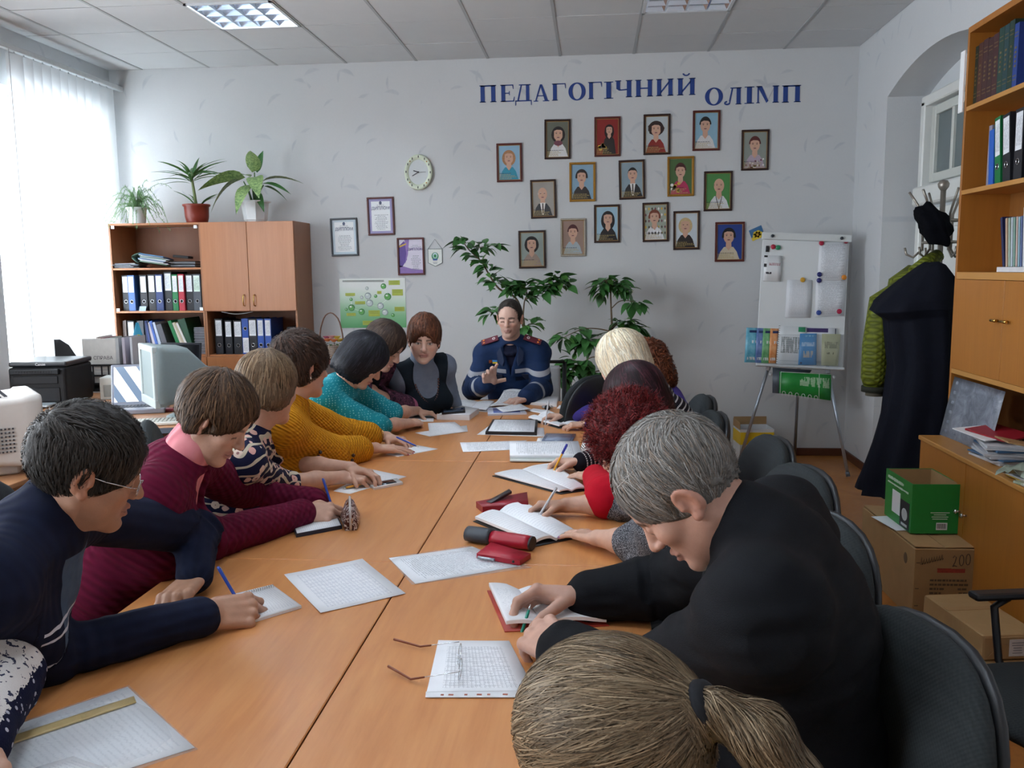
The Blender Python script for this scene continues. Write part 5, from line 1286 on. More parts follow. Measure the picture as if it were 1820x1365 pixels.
flat('red_folder','red folder lying on the pile of white booklets','folder',(1.83,4.06,LZ+.115),.3,.16,.24,.008,PM('9a1f2c',.4),(RAD(3),RAD(-6)))
flat('white_card','white card under the red folder on the pile','card',(1.80,4.10,LZ+.108),.15,.19,.26,.005,white_p,(RAD(2),RAD(-4)))
flat('cardboard_piece','flat brown piece of cardboard resting tilted on the papers','cardboard',(1.80,3.74,LZ+.125),-.2,.2,.22,.006,kraft,(RAD(-4),RAD(10)))
tube_m=PM('565c68',.3)
bm=NB();tube(bm,[(0,0,0),(0,0,.12)],.03,16);tag(obj('dark_jar',bm,tube_m,None,(1.90,3.74,LZ+.001)),'dark cylindrical tin standing behind the cardboard piece','tin')
bm=NB();rnd=random.Random(4)
sheetgrid(bm,14,10,lambda u,v:((u-.5)*.24+.012*sin(v*23+u*9),(v-.5)*.26+.01*sin(u*31),.03+.045*sin(u*PI)*sin(v*PI)+.013*sin(u*17+v*11)+.010*sin(v*29-u*13)),0,.0015);tag(obj('plastic_bag',bm,PM('93a093',.25,0,.12,20),None,(1.80,3.56,LZ+.012),(0,0,.4)),'crumpled greenish plastic bag on the low cupboard','bag')
paper_pile('magazine_pile',1.79,3.62,LZ+.001,.17,.22,4,'small pile of white magazines with a yellow spine beneath the crumpled bag','papers','litter on the low cupboard',[wp,PM('d0b23a',.5),wp],.25,.008,.012)
pm=MatB('colour_magazine',.3);P=pm.coord('Object');pm.col(pm.ramp(pm.noise(P,25,4,.7),[(.3,'3c5a38'),(.5,'a9b59a'),(.6,'d5d8da'),(.75,'5a6a7a')]))
for k in range(3):flat('open_magazine',['green pictured magazine at the right edge on the low cupboard','white-edged magazine under the green pictured one','lowest magazine of the small heap at the right picture edge'][k],'magazine',(1.76+.01*k,3.36-.02*k,LZ+.028-.012*k),.3-.2*k,.2,.28,.010,pm.m if k==0 else wp,(0,RAD(2)),'litter on the low cupboard')
flat('red_leaflet','red and white leaflet on the litter at the right picture edge','leaflet',(1.92,3.70,LZ+.16),.5,.14,.2,.004,PM('b02a35',.4),(RAD(8),RAD(-12)))
# boxes on the floor
BXY=(1.56,4.27)
t=thing('brown_carton','large worn brown carton with handwriting and the number 200 on the floor','box',(*BXY,0),RAD(1.5))
w,d,h=.265,.70,.335
bm=NB();box(bm,(0,0,h/2),(w,d,h),.003);obj('carton',bm,PM('a07f56',.75,0,.13,14,.3,.0006),t)
for s,a in((-1,4),(1,-3)):bm=NB();box(bm,(s*w*.25,0,0),(w*.485,d-.01,.003));obj('flap',bm,kraft,t,(0,0,h+.004),(0,RAD(a)*.5,0))
bm=NB()
def stroke(bm,pts,r,M):tube(bm,[M@Vector((p[0],p[1],0))for p in pts],r,5)
FM=Matrix(((1,0,0,0),(0,0,-1,-d/2-.0005),(0,1,0,0),(0,0,0,1)))
two=[(0,.8),(.2,1),(.45,.85),(.3,.4),(0,0),(.25,.08),(.6,0)];zero=[(.3+.3*cos(a*PI/8),.5+.5*sin(a*PI/8))for a in range(17)]
for k,g in enumerate((two,zero,zero)):stroke(bm,[(.035+k*.028+p[0]*.032,.255+p[1]*.05+k*.004)for p in g],.0016,FM)
x=-.105
for k in range(9):stroke(bm,[(x+k*.011,.262+k*.003),(x+.004+k*.011,.285+k*.003+(.012 if k==0 else 0)),(x+.007+k*.011,.262+k*.003),(x+.011+k*.011,.268+k*.003)],.0012,FM)
obj('handwriting',bm,PM('3a2a22',.7),t)
bm=NB();box(bm,(.03,-d/2-.0006,.235),(.12,.0008,.018));box(bm,(.0,-d/2-.0006,.243),(.06,.0008,.006));obj('red_print',bm,PM('9a3a2a',.7,0,.5,90),t)
bm=NB()
for r in range(7):
 x=-.06
 while x<.10:
  l_=random.uniform(.006,.02)
  if r<2 or x<-.015 or x>.06:box(bm,(x+l_/2,-d/2-.0005,.19-r*.020),(l_,.0008,.009))
  x+=l_+.004
for z in(.27,.15,.07):box(bm,(-.115,-d/2-.0005,z),(.016,.0008,.004))
ellipsoid(bm,(-w/2-.0002,-d/2+.10,.26),(.0008,.022,.026),12,8)
obj('stamped_print',bm,PM('5c4a34',.75),t)['kind']='stuff'
bm=NB();box(bm,(0,0,.0008),(.16,.24,.0014));tag(obj('white_sheet',bm,paper_print('sheet_box',30,'text','8a9098','e3e6ea',.1,.08,.5,30,.5),None,(1.49,4.28,h+.012),(0,0,.18)),'white sheet of paper lying on the brown carton under the green box','paper')
green_c=PM('1f8a3c',.4,0,.06)
t=thing('green_carton','open green carton with white print standing on the brown carton','box',(1.585,4.27,h+.0145),RAD(2))
w,d,h2=.222,.33,.235;th=.004
bm=NB()
box(bm,(0,0,.002),(w,d,.004))
for sx,sy,cx_,cy_ in((w,th,0,-d/2+th/2),(w,th,0,d/2-th/2),(th,d-2*th,w/2-th/2,0),(th,d-2*th,-w/2+th/2,0)):box(bm,(cx_,cy_,h2/2+.002),(sx,sy,h2-.004))
obj('carton',bm,green_c,t)
bm=NB()
for sx,sy,cx_,cy_ in((w-2*th,.001,0,-d/2+th+.0008),(w-2*th,.001,0,d/2-th-.0008),(.001,d-2*th-.002,w/2-th-.0008,0),(.001,d-2*th-.002,-w/2+th+.0008,0)):box(bm,(cx_,cy_,h2/2),(sx,sy,h2-.004))
obj('inside',bm,kraft,t)
bm=NB();box(bm,(.03,-d/2-.0006,.035),(.05,.001,.034));box(bm,(-w/2-.0006,.02,.10),(.001,.1,.11));obj('white_label',bm,white_p,t)
bm=NB()
for k in range(12):box(bm,(.01+k*.0035,-d/2-.0014,.036),(.0012 if k%3 else.002,.001,.024))
box(bm,(-w/2-.0014,-.09,.07),(.001,.11,.13))
obj('dark_print',bm,ink_dark,t)['kind']='stuff'
bm=NB();ellipsoid(bm,(-w/2-.002,-.09,.07),(.001,.035,.03),14,8);box(bm,(-w/2-.0022,-.09,.02),(.001,.07,.012));obj('line_drawing',bm,PM('c9d0d2',.5),t)
me=text_mesh('best. Papercraft',.028,.0003);bpy.data.meshes.remove(me)
bm=NB()
y0=.135
for r,(z,hh,n)in enumerate(((.205,.017,13),(.18,.010,16))):
 y=y0
 for k in range(n):
  l_=random.uniform(.008,.016);box(bm,(-w/2-.0006,y-l_/2,z),(.001,l_,hh*random.uniform(.6,1)));y-=l_+.004
for r in range(4):box(bm,(.02,-d/2-.0006,.10-r*.010),(.09*random.uniform(.6,1),.001,.0035))
obj('white_print',bm,PM('d5e6d8',.5),t)
kp=PM('a98a60',.55,0,.12,8,.4,.003,None,26)
def package(name,label,loc,rz,w,d,h,sticker):
 t=thing(name,label,'package',loc,rz,'paper-wrapped packages on the floor')
 bm=NB();box(bm,(0,0,h/2),(w,d,h),.010,2)
 for v in bm.verts:v.co+=Vector((random.uniform(-1,1),random.uniform(-1,1),random.uniform(-1,1)))*.0022
 obj('wrapping',bm,kp,t)
 bm=NB();box(bm,(.0,.05,h+.001),(w-.01,.035,.003),.001);
 prism(bm,[(-w*.45,0),(w*.45,0),(w*.18,h*.55),(-w*.18,h*.55)],0,.003,M=Matrix(((1,0,0,0),(0,0,-1,-d/2-.0),(0,1,0,.008),(0,0,0,1))));obj('fold',bm,kraft,t)
 bm=NB();box(bm,(sticker,-d/2-.0045,h*.5),(.085,.002,h*.66),.0005);obj('sticker',bm,PM('d5d6d9',.5),t)
 bm=NB()
 for r in range(5):box(bm,(sticker-.01,-d/2-.0058,h*(.3+.1*r)),(.05*random.uniform(.5,1),.0008,.003))
 box(bm,(sticker+.03,-d/2-.0058,h*.5),(.012,.0008,.02));obj('sticker_print',bm,ink_grey,t);return t
package('paper_package','lower brown paper package with white sticker on the floor by the low cupboard',(1.515,3.46,0),RAD(5),.25,.46,.105,.03)
package('paper_package','upper brown paper package with white sticker, on top of the other',(1.545,3.50,.107),RAD(9),.23,.42,.10,.03)
# two hibiscus plants in floor pots behind the table
hl=leafmat('hibiscus_leaf','2a5a2c','4f8443');hl2=leafmat('hibiscus_leaf_light','3a6a2c','5f8f45')
hib=[leaf_mesh('hibiscus_leaf',.115,.036,hl,.35,.25,5),leaf_mesh('hibiscus_leaf_broad',.13,.045,hl,.3,.2,5),leaf_mesh('hibiscus_leaf_young',.085,.026,hl2,.3,.25,5)]
bark=PM('6b5a45',.8,0,.2,60)
def shrub(name,label,base,stems,pot_h,seed,leaf_n=7):
 """stems: lists of photo pixels with depth y; leaves gather along the last part of each"""
 t=thing(name,label,'plant',base);rnd=random.Random(seed);B=Vector(base)
 bm=NB();lathe(bm,[(.12,0),(.125,.01),(.16,pot_h-.02),(.175,pot_h-.02),(.175,pot_h),(.155,pot_h),(.15,pot_h-.03),(0,pot_h-.03)],26);obj('pot',bm,PM('7b4a35',.6,0,.1),t)
 bm=NB();lathe(bm,[(0,pot_h-.028),(.15,pot_h-.028)],18);obj('soil',bm,soil,t)
 for pts,r0,dens,start in stems:
  P=[aty(*p)-B if len(p)==3 and p[0]>5 else Vector(p)for p in pts]
  Q=[]
  for i in range(len(P)-1):
   for k in range(4):
    f=k/4;p0=P[max(0,i-1)];p1=P[i];p2=P[i+1];p3=P[min(len(P)-1,i+2)]
    Q.append(.5*((2*p1)+(p2-p0)*f+(2*p0-5*p1+4*p2-p3)*f*f+(3*p1-p0-3*p2+p3)*f**3))
  Q.append(P[-1])
  bm=NB();tube(bm,Q,[r0*(1-.7*i/len(Q))for i in range(len(Q))],7);obj('branch',bm,bark,t)
  for i,q in enumerate(Q):
   if i/len(Q)<start:continue
   for k in range(dens+1):
    a=rnd.uniform(0,2*PI);tn=(Q[min(i+1,len(Q)-1)]-Q[max(0,i-1)]).normalized()
    d=Vector((cos(a),.75*sin(a)-.35,rnd.uniform(-.75,.55)))+tn*.35
    me=hib[rnd.choice((0,0,1,2))]
    place_leaf(t,me,q+Vector((rnd.uniform(-.02,.02),rnd.uniform(-.02,.02),rnd.uniform(-.015,.015)))+d.normalized()*.025,d,rnd.uniform(-.6,.6),rnd.uniform(.7,1.15))
 return t
def c4_(l,Y):return[(800+x*.2637,400+y*.2637,Y)for x,y in l]
Y1=6.95
shrub('hibiscus_shrub','tall hibiscus shrub with a long branch to the upper left, growing behind the uniformed man',(-.42,7.0,0),[([(0,0,.3)]+c4_([(510,800),(490,620),(440,490),(330,430),(260,330),(215,250),(130,170),(75,95)],Y1),.012,2,.48),(c4_([(490,640),(500,520),(520,460),(500,410)],Y1),.007,4,.35),(c4_([(510,500),(590,460),(670,420),(730,375),(790,405)],Y1),.006,3,.25),(c4_([(590,460),(660,400),(730,350)],Y1),.005,2,.4),(c4_([(160,190),(200,150),(300,135)],Y1),.004,2,.35),(c4_([(420,520),(330,560),(270,590)],Y1-.1),.005,3,.45),(c4_([(490,640),(490,690),(560,655)],Y1),.004,2,.3),(c4_([(440,490),(400,440),(440,410)],Y1),.005,4,.35)],.32,11)
Y2=7.05
shrub('hibiscus_shrub','hibiscus shrub with a bare upright stem and tuft, right of the uniformed man',(.27,7.1,0),[([(0,0,.3)]+c4_([(1085,900),(1090,700),(1085,560),(1080,440),(1075,370)],Y2),.012,0,.9),(c4_([(1080,430),(1040,370),(1010,420)],Y2),.005,4,.4),(c4_([(1078,420),(1110,370),(1140,410),(1170,440)],Y2),.005,4,.35),(c4_([(1078,400),(1070,355),(1020,440)],Y2),.004,3,.4),(c4_([(1090,560),(1140,515),(1200,510),(1270,530)],Y2),.005,2,.68),(c4_([(1090,720),(1000,700),(900,700),(800,740),(750,770)],Y2-.1),.006,2,.42),(c4_([(1090,700),(1140,660),(1190,650),(1260,700)],Y2),.006,3,.2),(c4_([(1085,820),(980,780),(920,770),(900,800)],Y2-.1),.006,4,.35),(c4_([(1060,900),(960,890),(880,930),(820,900)],Y2-.15),.006,3,.42),(c4_([(960,950),(860,970),(790,990),(740,1010)],Y2-.15),.007,4,.3),(c4_([(1000,1000),(900,1100),(850,1150),(870,1180)],Y2-.15),.006,3,.3),(c4_([(1020,980),(970,990),(960,1010)],Y2-.15),.006,4,.2)],.30,23)
# conference table
tabl_w=MatB('table_veneer',.30,0,.5)
P=tabl_w.coord('Object',(9.,1.1,9.));n=tabl_w.noise(P,1.6,5,.62,.9);P2=tabl_w.coord('Object',(60.,4.,60.));n2=tabl_w.noise(P2,1.5,3)
tabl_w.col(tabl_w.ramp(n*.7+n2*.3,[(.25,'bb7742'),(.5,'cb8a53'),(.75,'d6985f')]));tabl_w.rough(n2*.12+.27);tabl_w.bump(n2,.0003,.4)
tabl_w=tabl_w.m;tab_edge=wood('table_edge','8f5832','a4683c',.4,1)
TX0,TXC,TX1,TZ=-1.18,-.52,.14,.75
t=thing('conference_table','long oval orange-beech conference table of joined segments, papers spread along it','table',(TXC,3.0,0))
def top_piece(pts):
 bm=NB();prism(bm,[(p[0]-TXC,p[1]-3.0)for p in pts],TZ-.026,TZ)
 bmesh.ops.bevel(bm,geom=[e for e in bm.edges if all(v.co.z>TZ-.001 for v in e.verts)],offset=.0022,segments=1,affect='EDGES')
 bm.normal_update()
 for f in bm.faces:
  if abs(f.normal.z)<.3:f.material_index=1
 obj('table_top',bm,[tabl_w,tab_edge],t)
g=.0016
for y0,y1 in((1.07,2.41),(2.41,3.755),(3.755,4.95)):
 for x0,x1 in((TX0,TXC),(TXC,TX1)):top_piece([(x0+g*(x0==TXC),y0+g),(x1-g*(x1==TXC),y0+g),(x1-g*(x1==TXC),y1-g),(x0+g*(x0==TXC),y1-g)])
for yb,sgn,ry in((4.95,1,.67),(1.07,-1,.62)):
 for a0 in(0,90):
  arc=[(TXC+.66*cos(RAD(a0+90*k/14)),yb+sgn*(g+ry*sin(RAD(a0+90*k/14))))for k in range(15)]
  cx_=TXC+(g if a0==0 else-g)
  arc=[(max(p[0],cx_)if a0==0 else min(p[0],cx_),p[1])for p in arc]
  top_piece([(cx_,yb+sgn*g)]+arc)
for y in(1.2,2.41,3.755,4.8):
 for sx in(-1,1):bm=NB();box(bm,(sx*.30,y-3.0,.36),(.025,.09 if 2<y<4 else.5,.72),.002);obj('table_leg',bm,tab_edge,t)
 bm=NB();box(bm,(0,y-3.0,.60),(.58,.02,.22),.002);obj('apron',bm,tab_edge,t)
 # papers and small things on the table (corners read off the photograph, lying on the table plane)
TT=TZ+.0006
def CR(l,ox,oy,sc):return[(ox+x/sc,oy+y/sc)for x,y in l]
A_=lambda l:CR(l,500,700,3.033)
B_=lambda l:CR(l,780,690,5.6875)
def sheet(name,cs,mat,label,z=0.,th=.0008,cat='sheet of paper',group='sheets of paper on the table',bend=0.,nx=5,ny=4):
 P=[atz(x,y,TT+z)for x,y in cs];c=sum(P,Vector())/4
 def fn(u,v):
  p=P[3]*(1-u)*(1-v)+P[2]*u*(1-v)+P[1]*u*v+P[0]*(1-u)*v-c
  return(p.x,p.y,th+bend*((2*u-1)**4*.6+(2*v-1)**4*.4))
 bm=NB();sheetgrid(bm,nx,ny,fn,0,th);return tag(obj(name,bm,mat,None,c),label,cat,group)
pr_table=paper_print('print_table',30,'table','7d86a2','f2f4f8',.08,.12,.5,60,.62);pr_text=paper_print('print_text',40,'text','7d8390','f3f5f9',.10,.10,.46,46,.62)
pr_hand=paper_print('handwriting',22,'hand','6d7896','f6f8fb',.06,.05,.5,40,.2);pr_plain=paper_print('faint_text',34,'text','a2a8b4','f5f7fa',.12,.15,.55,40,.5);pr_squared=paper_print('table_form',20,'table','6d7280','eceef2',.12,.14,.5,60,.75)
sleeve=glassm('plastic_sleeve','e9eef2',.08,.16)
sheet('printed_sheet',A_([(437,893),(670,1080),(212,1185),(15,978)]),pr_table,'white sheet with a printed table lying alone near the pencil pouch',bend=.002)
sheet('sheet_in_sleeve',A_([(1030,826),(1290,930),(722,1026),(580,888)]),pr_text,'printed sheet in a plastic sleeve under the red phone case',bend=.001)
sheet('plastic_sleeve',A_([(1015,818),(1352,937),(705,1030),(575,884)]),sleeve,'clear plastic sleeve around the printed sheet under the red phone case',.001,.0006,'sleeve',None)
sheet('printed_sheet',A_([(1325,252),(1240,303),(980,315),(963,264)]),pr_text,'pair of printed sheets across the far joint of the table',bend=.001)
sheet('document_stack',A_([(1600,265),(1625,345),(1232,345),(1230,268)]),pr_text,'stack of printed pages in a punched sleeve before the yellow pen hand',.010,.010,'papers')
sheet('sleeve_strip',A_([(1600,345),(1612,368),(1232,365),(1232,345)]),PM('d2dad6',.35,0,.05),'punched white edge strip of the document stack',.004,.004,'strip',None)
sheet('printed_sheet',A_([(1000,170),(1005,203),(800,230),(720,210)]),pr_plain,'sheet of paper under the hand of the woman in teal')
sheet('printed_sheet',A_([(935,152),(1005,203),(800,228),(790,158)]),pr_plain,'turned sheet lying over the one before the woman in teal',.001)
sheet('printed_sheet',A_([(735,278),(845,298),(630,340),(562,325)]),pr_plain,'sheet of paper under the flat hand of the woman in mustard')
sheet('printed_sheet',A_([(490,408),(675,447),(370,540),(280,525)]),pr_plain,'sheet of paper under the clasped hands of the woman in the floral blouse')
sheet('table_form',[(905,1140),(955,1236),(757,1237),(779,1139)],pr_squared,'ruled form on the near right of the table with eyeglasses lying on it',bend=.001)
sheet('form_sleeve',[(950,1228),(955,1240),(756,1240),(757,1230)],PM('dfe2e6',.3),'punched strip along the near edge of the ruled form',.0014,.0012,'strip',None)
bm=NB();P0,P1=atz(765,1235,TT+.003),atz(905,1234,TT+.003)
for k,f in enumerate((.15,.26,.45,.62,.74,.95)):box(bm,P0.lerp(P1,f)-P0,(.010 if k%2 else.006,.005,.0008),mi=0)
o=obj('punch_marks',bm,PM('a05a48',.6,0,.4,120),bpy.data.objects['form_sleeve'],P0-bpy.data.objects['form_sleeve'].location)
sheet('sheet_with_writing',[(227,1222),(346,1330),(60,1420),(-60,1320)],pr_hand,'handwritten sheet in a clear sleeve at the lower left corner of the table',bend=.001)
sheet('clear_sleeve',[(229,1218),(352,1332),(50,1432),(-70,1320)],sleeve,'clear sleeve with a rim around the handwritten sheet at lower left',.0012,.0006,'sleeve',None)
sheet('sheet_with_writing',[(130,1345),(290,1400),(100,1480),(-60,1400)],pr_hand,'second handwritten sheet overlapping at the very bottom left',.0024,cat='sheet of paper')
rul=MatB('wooden_ruler',.4);u_,v_,_=rul.xyz(rul.coord('UV'));rul.col(rul.mix(rul.mix('d9c48f','c9b078',rul.noise(rul.coord('Object'),40,2)),'6a5a3a',(((u_*60.).fr())<.18)*(v_>.62)))
sheet('ruler',[(238,1239),(242,1249),(-30,1340),(-34,1328)],rul.m,'pale wooden ruler lying across the handwritten sheet at lower left',.0028,.0026,'ruler',None)
def open_book(name,cs,label,cat='notebook',group='open notebooks on the table',th=.010,mat=pr_hand,cover=None,bulge=.010,spine=.5):
 """cs: left-far, right-far, right-near, left-near seen with the spine running far to near"""
 P=[atz(x,y,TT)for x,y in cs];c=sum(P,Vector())/4
 t=thing(name,label,cat,c,group=group)
 def base(u,v):return P[3]*(1-u)*(1-v)+P[2]*u*(1-v)+P[1]*u*v+P[0]*(1-u)*v-c
 bm=NB();sheetgrid(bm,2,1,lambda u,v:base(-.02+1.04*u,-.02+1.04*v)+Vector((0,0,.0024)),0,.0022);obj('cover',bm,cover or PM('23242a',.5),t)
 for a,b_ in((0,spine),(spine,1)):
  def fn(u,v):
   q=a+(b_-a)*u;d=abs(q-spine)/max(spine,1-spine);w=(1-d)
   p=base(q,v);return(p.x,p.y,.003+th*(.55+.45*min(1,d*4))+bulge*math.sin(min(1,d*1.15)*PI)*.55-.002*(d>.97))
  bm=NB();sheetgrid(bm,10,2,fn,0,th*.55);obj('page_block',bm,mat,t)
 return t
open_book('open_notebook',A_([(1045,690),(1310,605),(1605,772),(1365,822)]),'thick open white notebook under the hands of the red-curled woman',th=.016,bulge=.012,spine=.48)
open_book('open_notebook',A_([(1150,445),(1470,385),(1645,520),(1500,540)]),'open white notebook before the woman in red, under the yellow pen',th=.010,bulge=.006,spine=.45)
open_book('open_notebook',B_([(905,320),(1130,255),(1440,370),(1215,408)]),'small open notebook under the hand with the white pen at the far right',th=.012,bulge=.012,spine=.42)
open_book('red_diary',[(869,1052),(1010,1060),(1078,1112),(900,1122)],'red-covered open diary under the hands of the grey-haired man',th=.016,bulge=.014,spine=.38,cover=PM('b03a2c',.45),mat=pr_plain,group=None)
open_book('open_magazine',B_([(150,135),(560,150),(480,240),(60,212)]),'open magazine at the far end left of the middle',th=.006,bulge=.012,spine=.6,cover=PM('e0e2e4',.5),mat=pr_text,group=None,cat='magazine')
def block(name,cs,label,th,mat,cat,z=0.,group=None,mats2=None,edge=None,inset=None):
 P=[atz(x,y,TT+z)for x,y in cs];c=sum(P,Vector())/4
 t=thing(name,label,cat,c,group=group)
 bm=NB();sheetgrid(bm,1,1,lambda u,v:(lambda p:(p.x,p.y,th))(P[3]*(1-u)*(1-v)+P[2]*u*(1-v)+P[1]*u*v+P[0]*(1-u)*v-c),0,th)
 obj('body',bm,mat,t)
 if inset:
  m_,f,nm=inset
  bm=NB();sheetgrid(bm,1,1,lambda u,v:(lambda p:(p.x,p.y,th+.0008))(P[3]*(1-(.5+(u-.5)*f))*(1-(.5+(v-.5)*f))+P[2]*(.5+(u-.5)*f)*(1-(.5+(v-.5)*f))+P[1]*(.5+(u-.5)*f)*(.5+(v-.5)*f)+P[0]*(1-(.5+(u-.5)*f))*(.5+(v-.5)*f)-c),0,.0006);obj(nm,bm,m_,t)
 return t
block('white_book',B_([(230,225),(405,255),(310,325),(-20,318)]),'thick white closed book with a black phone on it at the far left',.030,PM('dcdde0',.55,0,.05),'book',inset=(pr_plain,.97,'page'))
block('phone',B_([(262,205),(268,250),(30,268),(25,235)]),'black phone lying on the thick white book',.010,PM('14161b',.2),'phone',.031,inset=(PM('3a4a5c',.08),.82,'screen'))
block('blue_folder',B_([(850,215),(890,265),(495,280),(490,210)]),'pale folder with a blue spine at the far end under loose sheets',.010,PM('c9cede',.4,0,.06),'folder',inset=(PM('4a5a9a',.4,0,.4,8),.7,'blue_print'))
sheet('loose_sheet',B_([(830,165),(930,215),(650,248),(575,200)]),pr_text,'loose sheet lying crooked over the blue folder',.014,cat='sheet of paper',bend=.004)
P_=[atz(x,y,TT)for x,y in B_([(660,120),(845,105),(800,190),(500,200)])];c=sum(P_,Vector())/4
def cm(u,v):
 p=P_[3]*(1-u)*(1-v)+P_[2]*u*(1-v)+P_[1]*u*v+P_[0]*(1-u)*v-c;w=max(0,v-.35)/.65
 return(p.x,p.y-.02*w*w,.012+.055*w*w+.006*sin(u*4))
bm=NB();sheetgrid(bm,6,10,cm,0,.005);tag(obj('curled_booklet',bm,paper_print('booklet_page',30,'text','6d7684','dfe2e6',.08,.08,.45,30,.7),None,c),'curled-up printed booklet at the middle of the far table end','booklet')
block('paper_pad',B_([(880,100),(1205,105),(1190,190),(815,158)]),'stack of white papers at the far right end before the uniformed man',.014,PM('e6e8ec',.55,0,.04),'papers',inset=(pr_text,.96,'top_sheet'))
sheet('printed_sheet',B_([(1220,172),(1420,190),(1340,212),(1190,205)]),pr_plain,'white sheet beyond the wrist watch at the far right of the table')
sheet('printed_sheet',B_([(960,205),(1130,225),(1060,258),(890,228)]),pr_plain,'small white sheet under the wrist watch',.0006)
sheet('printed_sheet',B_([(500,385),(1060,400),(1070,490),(385,470)]),pr_plain,'white sheet underneath the black folder in the middle')
block('black_folder',B_([(1000,342),(990,478),(470,468),(545,338)]),'black folder holding white printed pages in the middle of the table',.014,PM('17191f',.4),'folder',.0012,inset=(pr_text,.90,'page'))
block('grey_folder',B_([(1385,475),(1350,552),(1035,552),(1085,470)]),'grey-blue transparent folder between the black folder and the yellow pen',.008,PM('5d667c',.25,0,.25,14),'folder',inset=(PM('79839a',.25,0,.3,20),.8,'print'))
block('white_card',B_([(1060,500),(1045,552),(985,552),(1000,508)]),'small white card at the left of the grey-blue folder',.003,white_p,'card')
sheet('printed_sheet',A_([(760,78),(830,90),(820,150),(610,150)]),pr_plain,'sheet of paper before the bent woman in plum at the far left',.0003)
p=atz(973,727,TT);t=thing('wrist_watch','wrist watch with steel bracelet lying on a sheet at the far right','watch',p)
bm=NB();tube(bm,[(.030*cos(a*PI/12),.028*sin(a*PI/12)*.75,.012)for a in range(25)],.007,6,caps=False);obj('bracelet',bm,chrome,t)
bm=NB();lathe(bm,[(.017,0),(.018,.006),(.015,.009),(0,.009)],18,M=TR((0,-.022,.012),(PI/2,0,0)));obj('case',bm,PM('2a2c30',.3,.6),t)
block('white_phone',A_([(622,466),(656,488),(500,519),(468,492)]),'white phone with dark screen by the clasped hands',.009,PM('e4e6e8',.25),'phone',inset=(PM('1f2630',.08),.66,'screen'))
block('dark_notebook',A_([(300,672),(328,728),(80,775),(60,720)]),'dark-covered notebook with white pages under the hands of the woman in maroon',.012,PM('1d2436',.5),'notebook',inset=(pr_hand,.95,'page'))
t=block('notepad',[(484,1043),(536,1081),(424,1115),(392,1066)],'small white spiral notepad under the pen of the man in navy',.007,PM('e2e5ea',.5),'notepad',inset=(pr_hand,.96,'page'))
bm=NB();a,b_=atz(438,1055,TT+.008)-t.location,atz(484,1043,TT+.008)-t.location
for k in range(13):q=a.lerp(b_,k/12);tube(bm,[q+Vector((.004*cos(x),.004*sin(x),.0015+.004*sin(x)))for x in(0,1.5,3,4.5,6)],.0008,5)
obj('spiral',bm,chrome,t)
pat=MatB('pouch_pattern',.25);P=pat.coord('Object');n=pat.noise(P,34,2,.5,2.2);pat.col(pat.mix('4a1f1c','cfc3c0',((n>.50)*(n<.58)).mn(1.)))
p=atz(624,955,TT);q=atz(622,905,TT);dirp=(q-p).normalized()
t=thing('pencil_pouch','brown and white patterned zipped pencil pouch standing on the table','pencil case',(p+(q-p)*.5),math.atan2(dirp.y,dirp.x)-PI/2)
bm=NB();rows=[]
for i in range(9):
 u=i/8;y=-.095+.19*u;H_=.075*(1-.25*(2*u-1)**4);W_=.018+.010*sin(u*PI)
 rows.append([bm.verts.new(v)for v in((-W_,y,0),(-W_*1.15,y,H_*.35),(-W_*.55,y,H_*.85),(0,y,H_),(W_*.55,y,H_*.85),(W_*1.15,y,H_*.35),(W_,y,0))])
for A,B in zip(rows,rows[1:]):
 for k in range(7):f=bm.faces.new((A[k],A[(k+1)%7],B[(k+1)%7],B[k]));f.smooth=True
bm.faces.new(rows[0][::-1]);bm.faces.new(rows[-1]);bmesh.ops.recalc_face_normals(bm,faces=bm.faces[:]);obj('pouch',bm,pat.m,t)
bm=NB();tube(bm,[(0,-.098,.004),(0,-.097,.055),(0,-.088,.068),(0,0,.078),(0,.088,.066)],.0042,6);obj('zip',bm,PM('c9c4c2',.5),t)
bm=NB();box(bm,(.004,-.100,.035),(.005,.003,.018),.001);obj('zip_pull',bm,chrome,t)
redl=PM('a3152c',.4,0,.1);dkg=PM('33383f',.5,0,.12)
p0,p1=atz(830,968,TT),atz(946,985,TT);d=(p1-p0).normalized()
t=thing('glasses_case','soft red case with a dark grey rolled end, lying by the thick notebook','case',p0.lerp(p1,.5)+Vector((0,.035,.0)),math.atan2(d.y,d.x))
L=(p1-p0).length*1.02
def roll(bm,x0,x1,r,n=14,mi=0,sq=.8):
 rings=[]
 for i in range(7):
  u=i/6;x=x0+(x1-x0)*u;rr=r*(1-.06*(2*u-1)**2)
  rings.append([bm.verts.new((x,rr*cos(2*PI*k/n),r*sq+rr*sq*sin(2*PI*k/n)))for k in range(n)])
 for A,B in zip(rings,rings[1:]):
  for k in range(n):f=bm.faces.new((A[k],B[k],B[(k+1)%n],A[(k+1)%n]));f.smooth=True
 bm.faces.new(rings[0]);bm.faces.new(rings[-1][::-1]);bmesh.ops.recalc_face_normals(bm,faces=bm.faces[:])
bm=NB();roll(bm,-L/2,-L*.12,.031);obj('grey_end',bm,dkg,t)
bm=NB();roll(bm,-L*.12,L*.46,.028);obj('red_body',bm,redl,t)
bm=NB();roll(bm,L*.455,L*.49,.027);obj('dark_rim',bm,PM('1c1a1e',.5),t)
t=block('red_phone_case',A_([(1130,823),(1345,885),(1285,925),(1053,885)]),'red leather phone case lying on the sleeve, silver phone edge showing',.014,redl,'phone case',.0025)
bm=NB();a,b_=atz(*A_([(1060,880)])[0],TT+.010)-t.location,atz(*A_([(1150,895)])[0],TT+.010)-t.location;tube(bm,[a,b_],.004,8);obj('phone_edge',bm,PM('b5bcc4',.25,.6),t)
